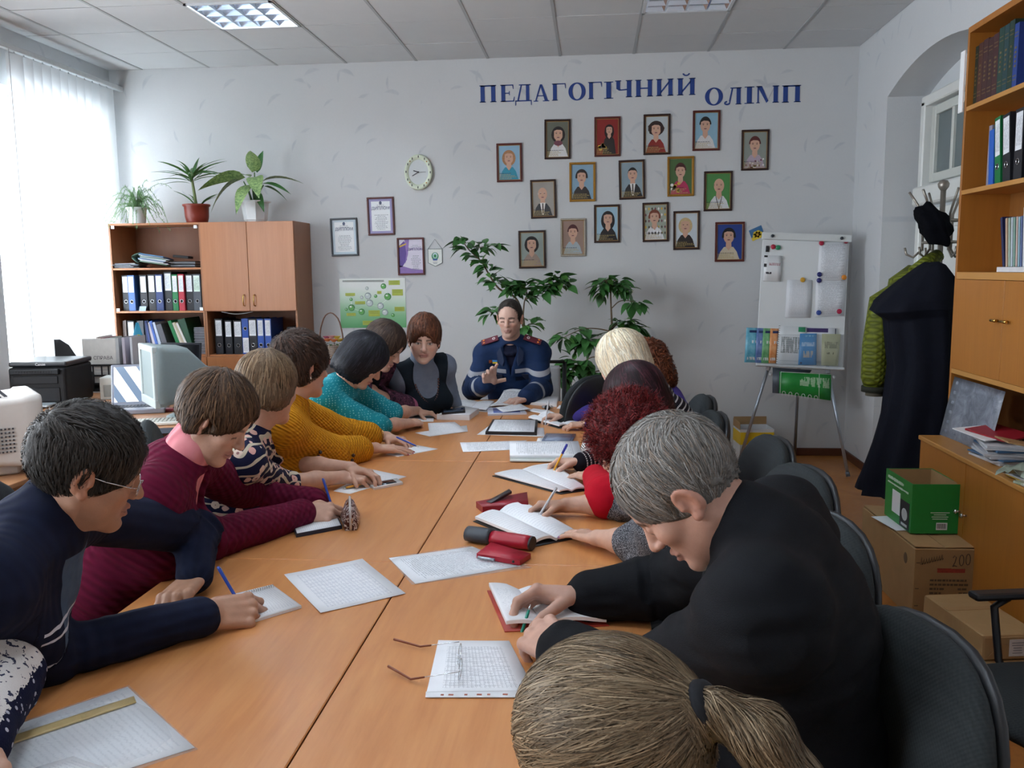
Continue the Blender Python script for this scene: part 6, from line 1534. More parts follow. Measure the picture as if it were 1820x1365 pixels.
bm=NB();ellipsoid(bm,atz(*A_([(1250,905)])[0],TT+.016)-t.location,(.004,.004,.004),8,6);obj('snap_button',bm,PM('2a2628',.3),t)
t=block('red_wallet',A_([(1325,560),(1332,625),(1085,642),(1050,612)]),'flat red spectacle case with a dark lid behind the thick notebook',.022,PM('8f1226',.4,0,.1),'case')
bm=NB();Q=[atz(x,y,TT+.024)-t.location for x,y in A_([(1225,548),(1240,562),(1130,588),(1105,580)])]
sheetgrid(bm,2,2,lambda u,v:Q[3]*(1-u)*(1-v)+Q[2]*u*(1-v)+Q[1]*u*v+Q[0]*(1-u)*v+Vector((0,.02*v,.02*v)),0,.008);obj('dark_lid',bm,PM('2a2226',.35),t)
gold=PM('8a6a3a',.3,.8)
t=thing('eyeglasses','thin metal eyeglasses with brown temple tips lying open on the ruled form','glasses',atz(812,1168,TT+.004))
O=Vector(t.location)
hA,hB=atz(816,1141,TT+.032)-O,atz(818,1194,TT+.032)-O
mid=(hA+hB)/2;ax=(hB-hA)
bm=NB()
for f0,f1 in((.03,.46),(.54,.97)):
 c=hA+ax*((f0+f1)/2);r=ax.length*(f1-f0)/2;u=ax.normalized()
 tube(bm,[c+u*r*cos(k*PI/10)+Vector((.004*sin(k*PI/10),0,-.012+.020*sin(k*PI/10)))for k in range(21)],.0011,6,caps=False)
tube(bm,[hA+ax*.46+Vector((0,0,-.006)),mid+Vector((.002,0,.002)),hA+ax*.54+Vector((0,0,-.006))],.0011,6);obj('rim',bm,chrome,t)
for h0,e1,e2 in((hA,(747,1149),(700,1136)),(hB,(730,1207),(690,1184))):
 a,b_=atz(*e1,TT+.006)-O,atz(*e2,TT+.012)-O
 bm=NB();tube(bm,[h0,h0.lerp(a,.5),a],.0011,6);tp_=obj('temple',bm,chrome,t)
 bm=NB();tube(bm,[h0.lerp(a,.72),a,a.lerp(b_,.5),b_],[.002,.0024,.0026,.0030],7);obj('temple_tip',bm,PM('7a3c22',.35),t)
lensm=glassm('lens_glass','e8f0f2',.02,.10)
for f0,f1 in((.03,.46),(.54,.97)):
 c=hA+ax*((f0+f1)/2);r=ax.length*(f1-f0)/2*.95;u=ax.normalized();bm=NB()
 vs_=[bm.verts.new(c+u*r*cos(k*PI/9)+Vector((.0,0,-.012+.019*sin(k*PI/9))))for k in range(18)];bm.faces.new(vs_);obj('lens',bm,lensm,t)
 # solid modelling for people: distance fields -> smooth meshes
f32=np.float32
class Field:
 def __init__(s,lo,hi,h):
  s.lo=np.array(lo,float);s.h=h
  s.n=np.ceil((np.array(hi)-s.lo)/h).astype(int)+1
  s.F=np.full(tuple(s.n),.3,f32)
 def box(s,lo,hi):
  a=np.clip(np.floor((np.array(lo)-s.lo)/s.h).astype(int),0,s.n);b=np.clip(np.ceil((np.array(hi)-s.lo)/s.h).astype(int)+1,0,s.n)
  if(b<=a).any():return None
  g=[((np.arange(a[i],b[i])*s.h+s.lo[i]).astype(f32)).reshape([-1 if j==i else 1 for j in range(3)])for i in range(3)]
  return tuple(slice(a[i],b[i])for i in range(3)),g
 def put(s,d,sl,k,op):
  F=s.F[sl]
  if op=='u':
   if k<=0:np.minimum(F,d,out=F);return
   h=np.clip(.5+.5*(F-d)/k,0,1);s.F[sl]=F*(1-h)+d*h-k*h*(1-h)
  else:
   d=-d if op=='s' else d
   if k<=0:np.maximum(F,d,out=F);return
   h=np.clip(.5-.5*(F-d)/k,0,1);s.F[sl]=F*(1-h)+d*h+k*h*(1-h)
 def cap(s,a,b,r0,r1=None,k=.01,op='u'):
  r1=r0 if r1 is None else r1
  a=np.array(a,float);b=np.array(b,float);m=max(r0,r1)+k+2.5*s.h
  q=s.box(np.minimum(a,b)-m,np.maximum(a,b)+m)
  if q is None:return
  sl,(x,y,z)=q;v=b-a;L=float(v@v)+1e-12
  t=np.clip(((x-a[0])*v[0]+(y-a[1])*v[1]+(z-a[2])*v[2])/L,0,1).astype(f32)
  d=np.sqrt((x-a[0]-t*v[0])**2+(y-a[1]-t*v[1])**2+(z-a[2]-t*v[2])**2)-(r0+(r1-r0)*t)
  s.put(d.astype(f32),sl,k,op)
 def ell(s,c,r,k=.01,op='u',M=None):
  c=np.array(c,float);r=np.array(r,float)if np.ndim(r)else np.full(3,r)
  m=(max(r)if M is not None else r)+k+2.5*s.h
  q=s.box(c-m,c+m)
  if q is None:return
  sl,(x,y,z)=q;x=x-c[0];y=y-c[1];z=z-c[2]
  if M is not None:x,y,z=[(M[0,i]*x+M[1,i]*y+M[2,i]*z)for i in range(3)]
  k0=np.sqrt((x/r[0])**2+(y/r[1])**2+(z/r[2])**2);k1=np.sqrt((x/r[0]**2)**2+(y/r[1]**2)**2+(z/r[2]**2)**2)+1e-6
  s.put((k0*(k0-1)/k1).astype(f32),sl,k,op)
 def plane(s,n,d,k=.01):
  """keep the side n.p > d"""
  n=np.array(n,float);l=np.linalg.norm(n)
  sl,(x,y,z)=s.box(s.lo,s.lo+s.n*s.h)
  s.put(((d-(n[0]*x+n[1]*y+n[2]*z))/l).astype(f32),sl,k,'i')
 def sample(s,P):
  q=np.clip((P-s.lo)/s.h,0,s.n-1.001);i=q.astype(int);f=(q-i).astype(f32);F=s.F
  r=0
  for dx in(0,1):
   for dy in(0,1):
    for dz in(0,1):
     w=(f[:,0]if dx else 1-f[:,0])*(f[:,1]if dy else 1-f[:,1])*(f[:,2]if dz else 1-f[:,2])
     r=r+w*F[i[:,0]+dx,i[:,1]+dy,i[:,2]+dz]
  return r
 def grad(s,P):
  e=s.h*1.0;g=np.stack([s.sample(P+np.eye(3)[i]*e)-s.sample(P-np.eye(3)[i]*e)for i in range(3)],1)
  return g/(np.linalg.norm(g,axis=1,keepdims=True)+1e-9)
 def mesh(s):
  F=s.F;F[0]=F[-1]=.3;F[:,0]=F[:,-1]=.3;F[:,:,0]=F[:,:,-1]=.3
  I=F<0
  c=sum(I[a:a+I.shape[0]-1,b:b+I.shape[1]-1,d:d+I.shape[2]-1].astype(np.int8)for a in(0,1)for b in(0,1)for d in(0,1))
  act=np.argwhere((c>0)&(c<8))
  idx=np.full(c.shape,-1,np.int32);idx[tuple(act.T)]=np.arange(len(act))
  C={(a,b,d):F[act[:,0]+a,act[:,1]+b,act[:,2]+d]for a in(0,1)for b in(0,1)for d in(0,1)}
  acc=np.zeros((len(act),3));cnt=np.zeros(len(act))
  ks=list(C)
  for p in ks:
   for ax in range(3):
    if p[ax]:continue
    q=list(p);q[ax]=1;A,B=C[p],C[tuple(q)]
    m=(A<0)!=(B<0);t=np.where(m,A/(A-B+1e-20),0)
    e=np.array(p,float)[None].repeat(len(act),0);e[:,ax]+=t
    acc+=e*m[:,None];cnt+=m
  V=(act+acc/np.maximum(cnt,1)[:,None])*s.h+s.lo
  Q=[]
  for ax in range(3):
   sl0=[slice(None)]*3;sl1=[slice(None)]*3;sl0[ax]=slice(0,-1);sl1[ax]=slice(1,None)
   A,B=I[tuple(sl0)],I[tuple(sl1)]
   e=np.argwhere(A!=B);o1,o2=(ax+1)%3,(ax+2)%3
   e=e[(e[:,o1]>0)&(e[:,o2]>0)&(e[:,o1]<F.shape[o1]-1)&(e[:,o2]<F.shape[o2]-1)]
   ins=A[tuple(e.T)]
   d1=np.eye(3,dtype=int)[o1];d2=np.eye(3,dtype=int)[o2]
   q=np.stack([idx[tuple((e-d1-d2).T)],idx[tuple((e-d2).T)],idx[tuple(e.T)],idx[tuple((e-d1).T)]],1)
   q[~ins]=q[~ins][:,::-1];Q.append(q)
  return V,np.concatenate(Q)
def vnoise(P,sc,seed=0):
 """smooth value noise, -1..1"""
 q=P*sc;i=np.floor(q).astype(np.int64);f=q-i;f=f*f*(3-2*f);r=0
 for dx in(0,1):
  for dy in(0,1):
   for dz in(0,1):
    hsh=((i[:,0]+dx)*73856093^(i[:,1]+dy)*19349663^(i[:,2]+dz)*83492791^(seed*2654435))&0xffffff
    hsh=(hsh*1103515245+12345)&0x7fffffff
    r=r+((hsh>>8&0xffff)/32768.-1)*(f[:,0]if dx else 1-f[:,0])*(f[:,1]if dy else 1-f[:,1])*(f[:,2]if dz else 1-f[:,2])
 return r
def vnormals(V,Q):
 n=np.cross(V[Q[:,2]]-V[Q[:,0]],V[Q[:,3]]-V[Q[:,1]]);N=np.zeros_like(V)
 for k in range(4):np.add.at(N,Q[:,k],n)
 return N/(np.linalg.norm(N,axis=1,keepdims=True)+1e-12)
def np_mesh(name,V,faces,mats,parent=None,off=(0,0,0),attrs=None,label=None,midx=None):
 """faces: list of arrays (n,3) or (n,4)"""
 me=bpy.data.meshes.new(name)
 V=np.asarray(V,float)-np.array(off)
 if not isinstance(faces,list):faces=[faces]
 nl=sum(f.size for f in faces);npoly=sum(len(f)for f in faces)
 me.vertices.add(len(V));me.vertices.foreach_set('co',V.astype(f32).ravel())
 me.loops.add(nl);me.loops.foreach_set('vertex_index',np.concatenate([f.ravel()for f in faces]).astype(np.int32))
 st=[];p=0
 for f in faces:st.append(p+np.arange(len(f))*f.shape[1]);p+=f.size
 me.polygons.add(npoly);me.polygons.foreach_set('loop_start',np.concatenate(st).astype(np.int32))
 if midx is not None:me.polygons.foreach_set('material_index',midx.astype(np.int32))
 me.polygons.foreach_set('use_smooth',np.ones(npoly,bool))
 for k,(a,typ)in(attrs or{}).items():
  at=me.attributes.new(k,typ,'POINT')
  at.data.foreach_set('color' if typ=='FLOAT_COLOR' else 'vector' if typ=='FLOAT_VECTOR' else 'value',np.asarray(a,f32).ravel())
 me.update();me.validate()
 return link(name,me,mats,parent,None,None,label)
def nrm(v):v=np.array(v,float);return v/(np.linalg.norm(v)+1e-12)
# materials of skin, hair and cloth
def skin_mat(name='skin'):
 b=MatB(name,.5,0,.4);a=b.attr('Col').outputs['Color'];P=b.coord('Object')
 n=b.noise(P,70,3)
 hs=b.node('ShaderNodeHueSaturation');b.nt.links.new(a,hs.inputs['Color']);b.nt.links.new((n*.22+.89).k,hs.inputs['Value'])
 b.col(hs.outputs[0]);b.b.inputs['Subsurface Weight'].default_value=.06;b.b.inputs['Subsurface Radius'].default_value=(.02,.008,.004);b.b.inputs['Subsurface Scale'].default_value=.3
 b.bump(b.noise(P,420,2),.0006,.5);return b.m
SKIN=skin_mat()
def hair_mat(name='hair'):
 b=MatB(name,.5,0,.22);b.col(b.attr('Col').outputs['Color']);P=b.coord('Object')
 b.bump(b.noise(P,380,2),.0008,.5);return b.m
HAIR=hair_mat()
def cloth_mat(name,fn,rough=.9,spec=.15,sheen=.0):
 """fn(b, u, v, P) -> (colour socket, height) ; u = metres along the limb, v = metres around it"""
 b=MatB(name,rough,0,spec);u,v,w=b.xyz(b.attr('fab').outputs['Vector']);P=b.coord('Object')
 c,h,d=fn(b,u,v,P);b.col(c)
 if h is not None:b.bump(h,d)
 b.b.inputs['Sheen Weight'].default_value=sheen
 return b.m
 # heads
def head_field(h,male,neck_l,rn,s=1.,fat=1.,jaw=1.):
 lo=np.minimum((-.11,-.16,-.17),np.array(neck_l)-.09);hi=np.maximum((.11,.15,.15),np.array(neck_l)+.08)
 G=Field(lo,hi,h)
 G.ell((0,-.012,.034),(.076,.096,.086),.02)
 G.ell((0,.030,.035),(.066,.064,.066),.02)
 G.ell((0,.034,-.04),(.060*fat,.056,.074),.03)
 for x in(-1,1):
  G.cap((x*.050*fat,-.004,-.052),(x*.012,.066,-.098),.021*fat,.017,.025)
  G.ell((x*.043*fat,.060,-.022),(.022,.020,.020),.022)
  G.cap((x*.012,.083,.020),(x*.042,.072,.020),.010 if male else.008,.009,.014)
 G.ell((0,.074,-.100),(.021*jaw,.017,.016*jaw),.022)
 for x in(-1,1):G.ell((x*.032,.101,.000),(.019,.020,.013),.014,'s')
 for x in(-1,1):
  G.ell((x*.032,.0735,-.001),(.0155,.0145,.0135),.004)
  G.cap((x*.020,.0865,.004),(x*.044,.079,.003),.0042,.0036,.005)
 G.cap((0,.084,.014),(0,.106,-.026),.0085,.0115,.010)
 G.ell((0,.108,-.031),(.0125,.011,.0095),.006)
 for x in(-1,1):G.ell((x*.0125,.097,-.033),(.0075,.010,.0075),.005)
 for x in(-1,1):G.cap((x*.002,.0935,-.060),(x*.020,.0865,-.064),.0065,.0045,.006)
 G.cap((-.012,.0905,-.0725),(.012,.0905,-.0725),.0075,None,.006)
 G.cap((-.022,.096,-.0665),(.022,.096,-.0665),.0022,None,.004,'s')
 G.ell((0,.098,-.086),(.022,.008,.006),.008,'s')
 G.cap((0,-.022,-.05),neck_l,rn*.98,rn*1.08,.03)
 G.cap((0,.008,-.085),np.array(neck_l)+np.array((0,.02,.02)),rn*.72,rn*.8,.03)
 for x in(-1,1):
  a=RAD(14);Me=np.array([[1,0,x*.25],[0,cos(a),sin(a)],[-x*.25,-sin(a),cos(a)]]);Me=Me/np.linalg.norm(Me,axis=0)
  G.ell((x*.081,-.012,-.006),(.010,.020,.033),.006,M=Me)
  G.ell((x*.092,-.008,-.002),(.008,.011,.021),.005,'s',M=Me)
  G.ell((x*.080,-.004,-.034),(.007,.010,.010),.006)
  G.cap((x*.084,.004,-.008),(x*.083,.002,.0),.006,None,.004)
 return G
def skin_col(V,base,male,eyes='down',brow=(.03,.02,.015),lips=(.48,.20,.17),stubble=0.):
 """paint features: V in the head's own frame"""
 x,y,z=V.T;ax=np.abs(x);C=np.tile(np.array(base),(len(V),1)).astype(float)
 def blend(m,c):C[:]=C*(1-m[:,None])+np.array(c)*m[:,None]
 sm=lambda d:np.clip(1-d,0,1)
 fr=(y>.03)
 red=np.array(base)*np.array((1.05,.78,.72))
 blend(.55*sm(np.sqrt(((ax-.042)/.03)**2+((z+.028)/.022)**2))*fr,red)
 blend(.5*sm(np.sqrt((x/.016)**2+((z+.03)/.016)**2))*fr*(y>.095),red)
 blend(.5*(ax>.078),red)
 if stubble:blend(stubble*sm(np.abs(z+.085)/.05)*(y>0)*np.clip((-.045-z)/.02,0,1),np.array(base)*.55)
 ll=sm(np.maximum(np.abs(x)/.0245,np.sqrt((np.abs(z+.0668)/.0115)**2+(x/.035)**2))-.35)*(y>.075)
 blend(np.clip(ll*1.6,0,1)*.8,lips)
 blend(np.clip(1.6*sm((np.abs(z+.0668)/.0022))*(ax<.024)*(y>.07),0,1)*.7,np.array(lips)*.35)
 bz=.0215+.10*(ax-.03)*(ax<.03)-.30*np.maximum(ax-.036,0)
 blend(np.clip(1.5*sm(np.abs(z-bz)/.0075)*(ax>.012)*(ax<.052)*(y>.055),0,1)*(.85 if male else.75),brow)
 if eyes=='down':
  ez=-.0045-.18*(np.abs(ax-.032)/.012)**2*.02
  blend(np.clip(1.5*sm(np.abs(z-ez)/.0045)*(ax>.017)*(ax<.047)*(y>.055),0,1)*.85,(.02,.014,.012))
 else:
  m=sm(np.sqrt(((ax-.032)/.0145)**2+((z+.0012)/.0062)**2)-.15)*(y>.06);blend(np.clip(m*3,0,1),(.62,.58,.55))
  blend(np.clip(3*sm(np.sqrt((ax-.032)**2+(z+.0005)**2)/.0062),0,1)*(y>.06),(.05,.035,.03))
  blend(np.clip(1.5*sm(np.abs(z-.0058+8*(ax-.032)**2)/.003)*(ax>.016)*(ax<.048)*(y>.055),0,1),(.03,.02,.018))
 return C
 # hands (own frame: y = pointing direction, z = back of the hand, x = thumb side for a right hand seen palm down -> -x)
FLEN=[(.044,.026,.021),(.049,.030,.022),(.045,.028,.022),(.035,.021,.019)]
POSES={'flat':([(6,10,6)]*4,(-.85,.75,-.25),(10,8)),'relaxed':([(22,28,16),(26,32,18),(30,36,20),(34,38,22)],(-.75,.75,-.5),(12,16)),'pen':([(34,44,20),(40,58,28),(46,66,34),(50,70,36)],(-.42,.80,-.75),(8,34)),'fist':([(48,74,40),(52,78,42),(56,80,44),(60,80,44)],(-.35,.75,-.85),(14,40)),'rest':([(14,34,20),(16,38,22),(18,40,24),(22,42,24)],(-.7,.75,-.45),(12,18)),'open':([(-4,14,8),(6,24,14),(14,32,18),(20,36,20)],(-.95,.35,-.15),(4,6)),'clasp':([(30,46,24),(34,50,26),(38,52,28),(42,54,30)],(-.6,.8,-.5),(14,22))}
def hand_field(h,pose,elbow_l,s,rw,re,side,full=True):
 """elbow_l: the elbow in the hand frame (wrist at 0)"""
 e=np.array(elbow_l);lo=np.minimum((-.11,-.04,-.14),e-re-.02);hi=np.maximum((.11,.22,.06),e+re+.02)
 lo=np.array(lo)*1.;G=Field(lo*1.,hi*1.,h)
 m=side
 cur,tdir,tcurl=POSES[pose]
 mid=e*.45
 G.cap(e,mid,re,re*.93,.02);G.cap(mid,(0,0,0),re*.93,rw,.02)
 G.ell((0,.0,0),(rw*1.12,rw*1.0,rw*.82),.012)
 kn=[]
 for i in range(4):
  x=m*(-.031+.0205*i)*s;y=(.092,.096,.091,.081)[i]*s
  k=np.array((x,y,.004*s*(1-abs(i-1.2)*.6)-.002));kn.append(k)
  G.cap((x*.62,.004,-.002),k,.0155*s,.0108*s,.009);G.ell(k+np.array((0,-.001,.002)),.0122*s,.005)
 G.ell((m*-.006*s,.055*s,-.006*s),(.034*s,.042*s,.0125*s),.014)
 G.ell((m*-.030*s,.038*s,-.014*s),(.015*s,.030*s,.014*s),.014)
 tips=[]
 for i in range(4):
  p=kn[i];a=0;sp=(-.10,-.02,.06,.15)[i]*m*(1 if pose in('flat','open','rest')else.35)
  r=(.0092,.0096,.0090,.0080)[i]*s
  for j in range(3):
   a+=RAD(cur[i][j]);L=FLEN[i][j]*s
   q=p+np.array((sin(sp)*L,cos(a)*cos(sp)*L,-sin(a)*L));r2=r*.93
   G.cap(p,q,r*(1.06 if j else 1.1),r2,.004 if j else.006);p,r=q,r2
  tips.append(p)
 p=np.array((m*-.030*s,.022*s,-.010*s));d=nrm(np.array(tdir)*np.array((m,1,1)));r=.0128*s
 for j,L in enumerate((.043*s,.033*s,.027*s)):
  q=p+d*L;G.cap(p,q,r,r*.9,.007 if j==0 else.004);p=q;r*=.9
  ax=nrm(np.cross(d,(0,0,1)));ang=RAD(tcurl[min(j,1)]);t=np.array((m*.55,.1,-.25));d=nrm(d+t*math.tan(ang))
 tips.append(p)
 return G,tips
def frame_from(d,n):
 """columns x, y(d), z(-n) : rotation of the hand frame"""
 y=nrm(d);z=-np.array(n,float);z=nrm(z-y*(z@y));return np.stack([np.cross(y,z),y,z],1)
 # hair locks: flat ribbons laid over the hair surface
def locks(G,V,N,n,dirfn,L,w,seg,rng,lift=.0015,frizz=0.,pick=None):
 P=V if pick is None else V[pick];Nn=N if pick is None else N[pick]
 if len(P)==0:return np.zeros((0,3)),np.zeros((0,4),int),np.zeros(0)
 k=rng.integers(0,len(P),n);p=P[k]+Nn[k]*lift*rng.uniform(.2,1.,(n,1));nn=Nn[k]
 Ls=L*rng.uniform(.5,1.15,n);rows=[]
 off=lift*rng.uniform(.1,1.6,n)
 jit=rng.normal(0,.12,(n,3))
 for i in range(seg+1):
  d=dirfn(p)+jit
  d=d-nn*(d*nn).sum(1,keepdims=True)*(1-frizz);d/=np.linalg.norm(d,axis=1,keepdims=True)+1e-9
  sd=np.cross(d,nn);sd/=np.linalg.norm(sd,axis=1,keepdims=True)+1e-9
  ww=w*(1-(i/seg)**2*.8)*(.6+.4*min(1,i+.4))
  rows.append((p-sd*ww,p+sd*ww))
  p=p+d*(Ls/seg)[:,None]
  if frizz:p=p+rng.normal(0,frizz*.004,p.shape)
  g=G.grad(p);f=G.sample(p);p=p-g*((f-off)*(1-frizz))[:,None];nn=g
 VV=np.stack([np.stack(r,1)for r in rows],1).reshape(n,-1,3)
 base=np.arange(n)[:,None,None]*(2*(seg+1))
 q=np.array([[2*i,2*i+1,2*i+3,2*i+2]for i in range(seg)])[None]
 F=(base+q).reshape(-1,4)
 return VV.reshape(-1,3),F,np.repeat(np.arange(n),2*(seg+1))
 # people
def V3(*a):return np.array(a,float)
def head_axes(az,pitch,roll):
 a,p,r=RAD(az),RAD(pitch),RAD(roll)
 y=V3(cos(a)*cos(p),sin(a)*cos(p),-sin(p));x=V3(sin(a),-cos(a),0);z=np.cross(x,y)
 return np.stack([x*cos(r)+z*sin(r),y,z*cos(r)-x*sin(r)],1)
HAIRSTYLES={}
def hs_short(G,th=.012,low=0.,front=.0,sides=0.,rec=0):
 G.ell((0,-.014,.036+front*.2),(.080+th*.75,.100+th,.090+th*1.15),.01)
 if sides:
  for x in(-1,1):G.ell((x*.066,-.01,-.005-sides*.4),(.022,.05,.045+sides*.3),.02)
 G.ell((0,.128,-.040+front),(.078,.068,.112),.012,'s')
 if rec:G.ell((0,.118,.060),(.060,.060,.055),.012,'s')
 for x in(-1,1):G.ell((x*.10,.012,-.012),(.032,.030,.034),.01,'s')
 G.plane((0,-.62,1),-.030-low,.012)
def hs_bob(G,th=.02,length=.10,back=.10,face=.062,fringe=.05):
 G.ell((0,-.012,.034),(.080+th,.100+th,.089+th),.01)
 G.ell((0,-.030,-.02-length*.35),(.083+th,.078+th,.05+length*.62),.03)
 G.ell((0,.125,-.035-length*.3+.02-fringe*.3),(face,.085,.10+length*.35),.014,'s')
 G.plane((0,-.25*0,1),-.035-length,.012)
def hs_long(G,th=.018,length=.16,fringe=.04):
 hs_bob(G,th,length,face=.06,fringe=fringe)
def hs_pony(G,th=.010,tie=(0,-.118,.03),pts=()):
 G.ell((0,-.014,.036),(.080+th*.8,.099+th,.089+th),.01)
 G.ell((0,.130,-.040),(.078,.064,.112),.012,'s')
 for x in(-1,1):G.ell((x*.10,.010,-.014),(.032,.028,.034),.01,'s')
 G.plane((0,-.55,1),-.028,.012)
 p0=np.array(tie)+V3(0,.02,0);r=.017
 for q,r2 in pts:G.cap(p0,q,r,r2,.02);p0,r=np.array(q),r2
 G.ell((0,-.085,.028),(.05,.035,.045),.03)
def hs_curl(G,th=.035):
 G.ell((0,-.020,.038),(.080+th,.096+th,.086+th),.01);G.ell((0,-.05,-.03),(.078+th*.8,.07+th*.7,.07),.04)
 G.ell((0,.140,-.045),(.066,.075,.105),.015,'s')
 for x in(-1,1):G.ell((x*.11,.02,-.03),(.026,.028,.034),.015,'s')
 G.plane((0,-.35,1),-.055,.02)
def ik(sh,wr,l1,l2,pole):
 d=wr-sh;L=np.linalg.norm(d);k=1.
 if L>(l1+l2)*.995:k=L/((l1+l2)*.995)
 l1,l2=l1*k,l2*k;a=(l1*l1-l2*l2+L*L)/(2*L);h=math.sqrt(max(1e-6,l1*l1-a*a));u=d/L
 p=np.array(pole,float);p=p-u*(p@u);return sh+u*a+nrm(p)*h
PEOPLE={}
def person(key,label,head,az,pitch=15,roll=0,male=False,s=1.,taz=0,skin=(.52,.31,.22),hair=None,hair_col=((.06,.04,.03),),nlocks=900,lock=(.07,.0022,6),hair_dir=None,hands=(),tops=(),hs=1.0,hip=None,eyes='down',hres=.004,gres=.007,back=.05,neck_drop=.148,fat=1.,girth=1.,lips=(.42,.17,.15),brow=(.03,.02,.015),frizz=0.,lift=.0018,legs='dark',pole=((.3,-.5,-1),(-.3,-.5,-1)),stubble=0.,hnoise=(0,60),sh_w=None,sh_d=.058,bump=0,recess=0.,jaw=1.):
 rng=np.random.default_rng(sum(map(ord,key)))
 H=np.array(aty(*head))if head[0]>20 or head[1]>20 else np.array(head,float)
 A=head_axes(az,pitch,roll);fz=V3(cos(RAD(taz)),sin(RAD(taz)),0);rt=V3(sin(RAD(taz)),-cos(RAD(taz)),0)
 fh=A[:,1]*V3(1,1,0)
 Nb=H-A[:,2]*.105*s*hs-fz*back-V3(0,0,neck_drop-.105)
 if hip is None:hip=(Nb-fz*.20)[:2]
 Pv=V3(hip[0],hip[1],.56)
 up=nrm(Nb-Pv);fw=nrm(fz-up*(fz@up));sd=np.cross(fw,up)
 T=np.stack([sd,fw,up],1);sw=sh_w or(.185 if male else.160)*s
 shR,shL=Nb+sd*sw-up*sh_d,Nb-sd*sw-up*sh_d
 loc=(Pv[0],Pv[1],0.)
 t=thing('person',label,'person',loc,group='people seated around the table')
 PEOPLE[key]=dict(H=H,A=A,Nb=Nb,T=T,sh=(shR,shL),root=t,hs=hs)
 rU,rE,rW=((.050,.041,.0285)if male else(.044,.036,.0245));rU*=girth;rE*=(.5+.5*girth)
 # arms
 arms=[]
 for i,hd in enumerate(hands):
  sh=(shR,shL)[i]
  wr=np.array(hd['w'],float);el=np.array(hd['e'],float)if hd.get('e')is not None else ik(sh,wr,.285*s,.255*s,sd*pole[i][0]+fw*pole[i][1]+V3(0,0,pole[i][2]))
  arms.append((sh,el,wr,hd))
 PEOPLE[key]['arms']=arms
 # body: trunk, upper arms and legs, then head and hands at a finer step; the joints lie inside the clothing
 Vs,Fs,Cs=[],[],[]
 def add(V,F,C):
  o=sum(len(v)for v in Vs);Vs.append(V);Fs.append(F+o);Cs.append(C)
 def trunk(G,g=0.,kk=.05,arms_to=True,low=True,bust=not male):
  P=lambda x,y,z:Nb+T@V3(x,y,z)
  w=girth
  G.ell(P(0,-.006,-.17),((.158 if male else.138)*s*w+g,.108*w+g,.165+g),kk,M=T)
  G.ell(P(0,.016,-.36),((.148 if male else.132)*s*w+g,.118*w+g,.16+g),kk,M=T)
  if low:G.ell(Pv+V3(0,0,.0),((.175)*s*w+g,.145*w+g,.12+g),kk,M=T)
  if bust:
   for x in(-1,1):G.ell(P(x*.072,.085*w,-.225),.066*w+g,.05,M=T)
  for sh in(shR,shL):
   G.cap(Nb-up*.02,sh+up*.012,.052*s+g,.050*s+g,kk);G.ell(sh,rU*1.22+g,kk)
 G=Field(np.minimum(Pv,Nb)-V3(.55,.55,.62),np.maximum(Pv,Nb)+V3(.55,.55,.12),.012)
 G.lo[2]=0.;trunk(G)
 for sh,el,wr,hd in arms:G.cap(sh,el,rU,rE,.03)
 feet=[]
 for x in(-1,1):
  hp=Pv+sd*x*.09;kn=hp*V3(1,1,0)+fz*.40+sd*x*.04+V3(0,0,.52);ft=kn*V3(1,1,0)+fz*.02+V3(0,0,.085)
  G.cap(hp,kn,.082,.056,.03);G.cap(kn,ft,.054,.036,.02);G.cap(ft-V3(0,0,.04),ft+fz*.15-V3(0,0,.052),.036,.028,.02);feet.append((hp,kn,ft))
 V,F=G.mesh();add(V,F,np.tile(skin,(len(V),1)))
 nl=(np.linalg.inv(A)@(Nb-H))/hs
 G=head_field(hres/hs,male,nl-V3(0,0,.0),.058 if male else.050,s,fat,jaw)
 V,F=G.mesh();C=skin_col(V,skin,male,eyes,brow,lips,stubble);Wh=(V*hs)@A.T+H;add(Wh,F,C)
 HG=G
 for i,(sh,el,wr,hd)in enumerate(arms):
  R=frame_from(hd['d'],hd['n']);side=1 if i==0 else-1
  G,tips=hand_field(min(.0032,hres),hd.get('pose','rest'),R.T@(el-wr),s*hd.get('s',1.)*(1.04 if male else.92),rW,rE*.98,side)
  V,F=G.mesh();W=V@R.T+wr
  C=np.tile(skin,(len(W),1));y=V[:,1]
  tip=np.min([np.linalg.norm(V-q,axis=1)for q in tips],0);k=np.clip(1-tip/.016,0,1)[:,None];C=C*(1-.35*k)+np.array(skin)*V3(1.05,.72,.68)*.35*k
  kn_=np.clip(vnoise(V,60,3),-1,1)[:,None]*.07;C=C*(1+kn_)
  if hd.get('nails')is not None:
   k=(tip<.0095)&(V[:,2]>np.array(tips)[np.argmin([np.linalg.norm(V-q,axis=1)for q in tips],0)][:,2]-.001);C[k]=hd['nails']
  add(W,F,C);hd['tips']=[R@q+wr for q in tips];hd['R']=R
 np_mesh('body',np.concatenate(Vs),np.concatenate(Fs),SKIN,t,loc,{'Col':(np.c_[np.concatenate(Cs),np.ones(sum(map(len,Cs)))],'FLOAT_COLOR')})
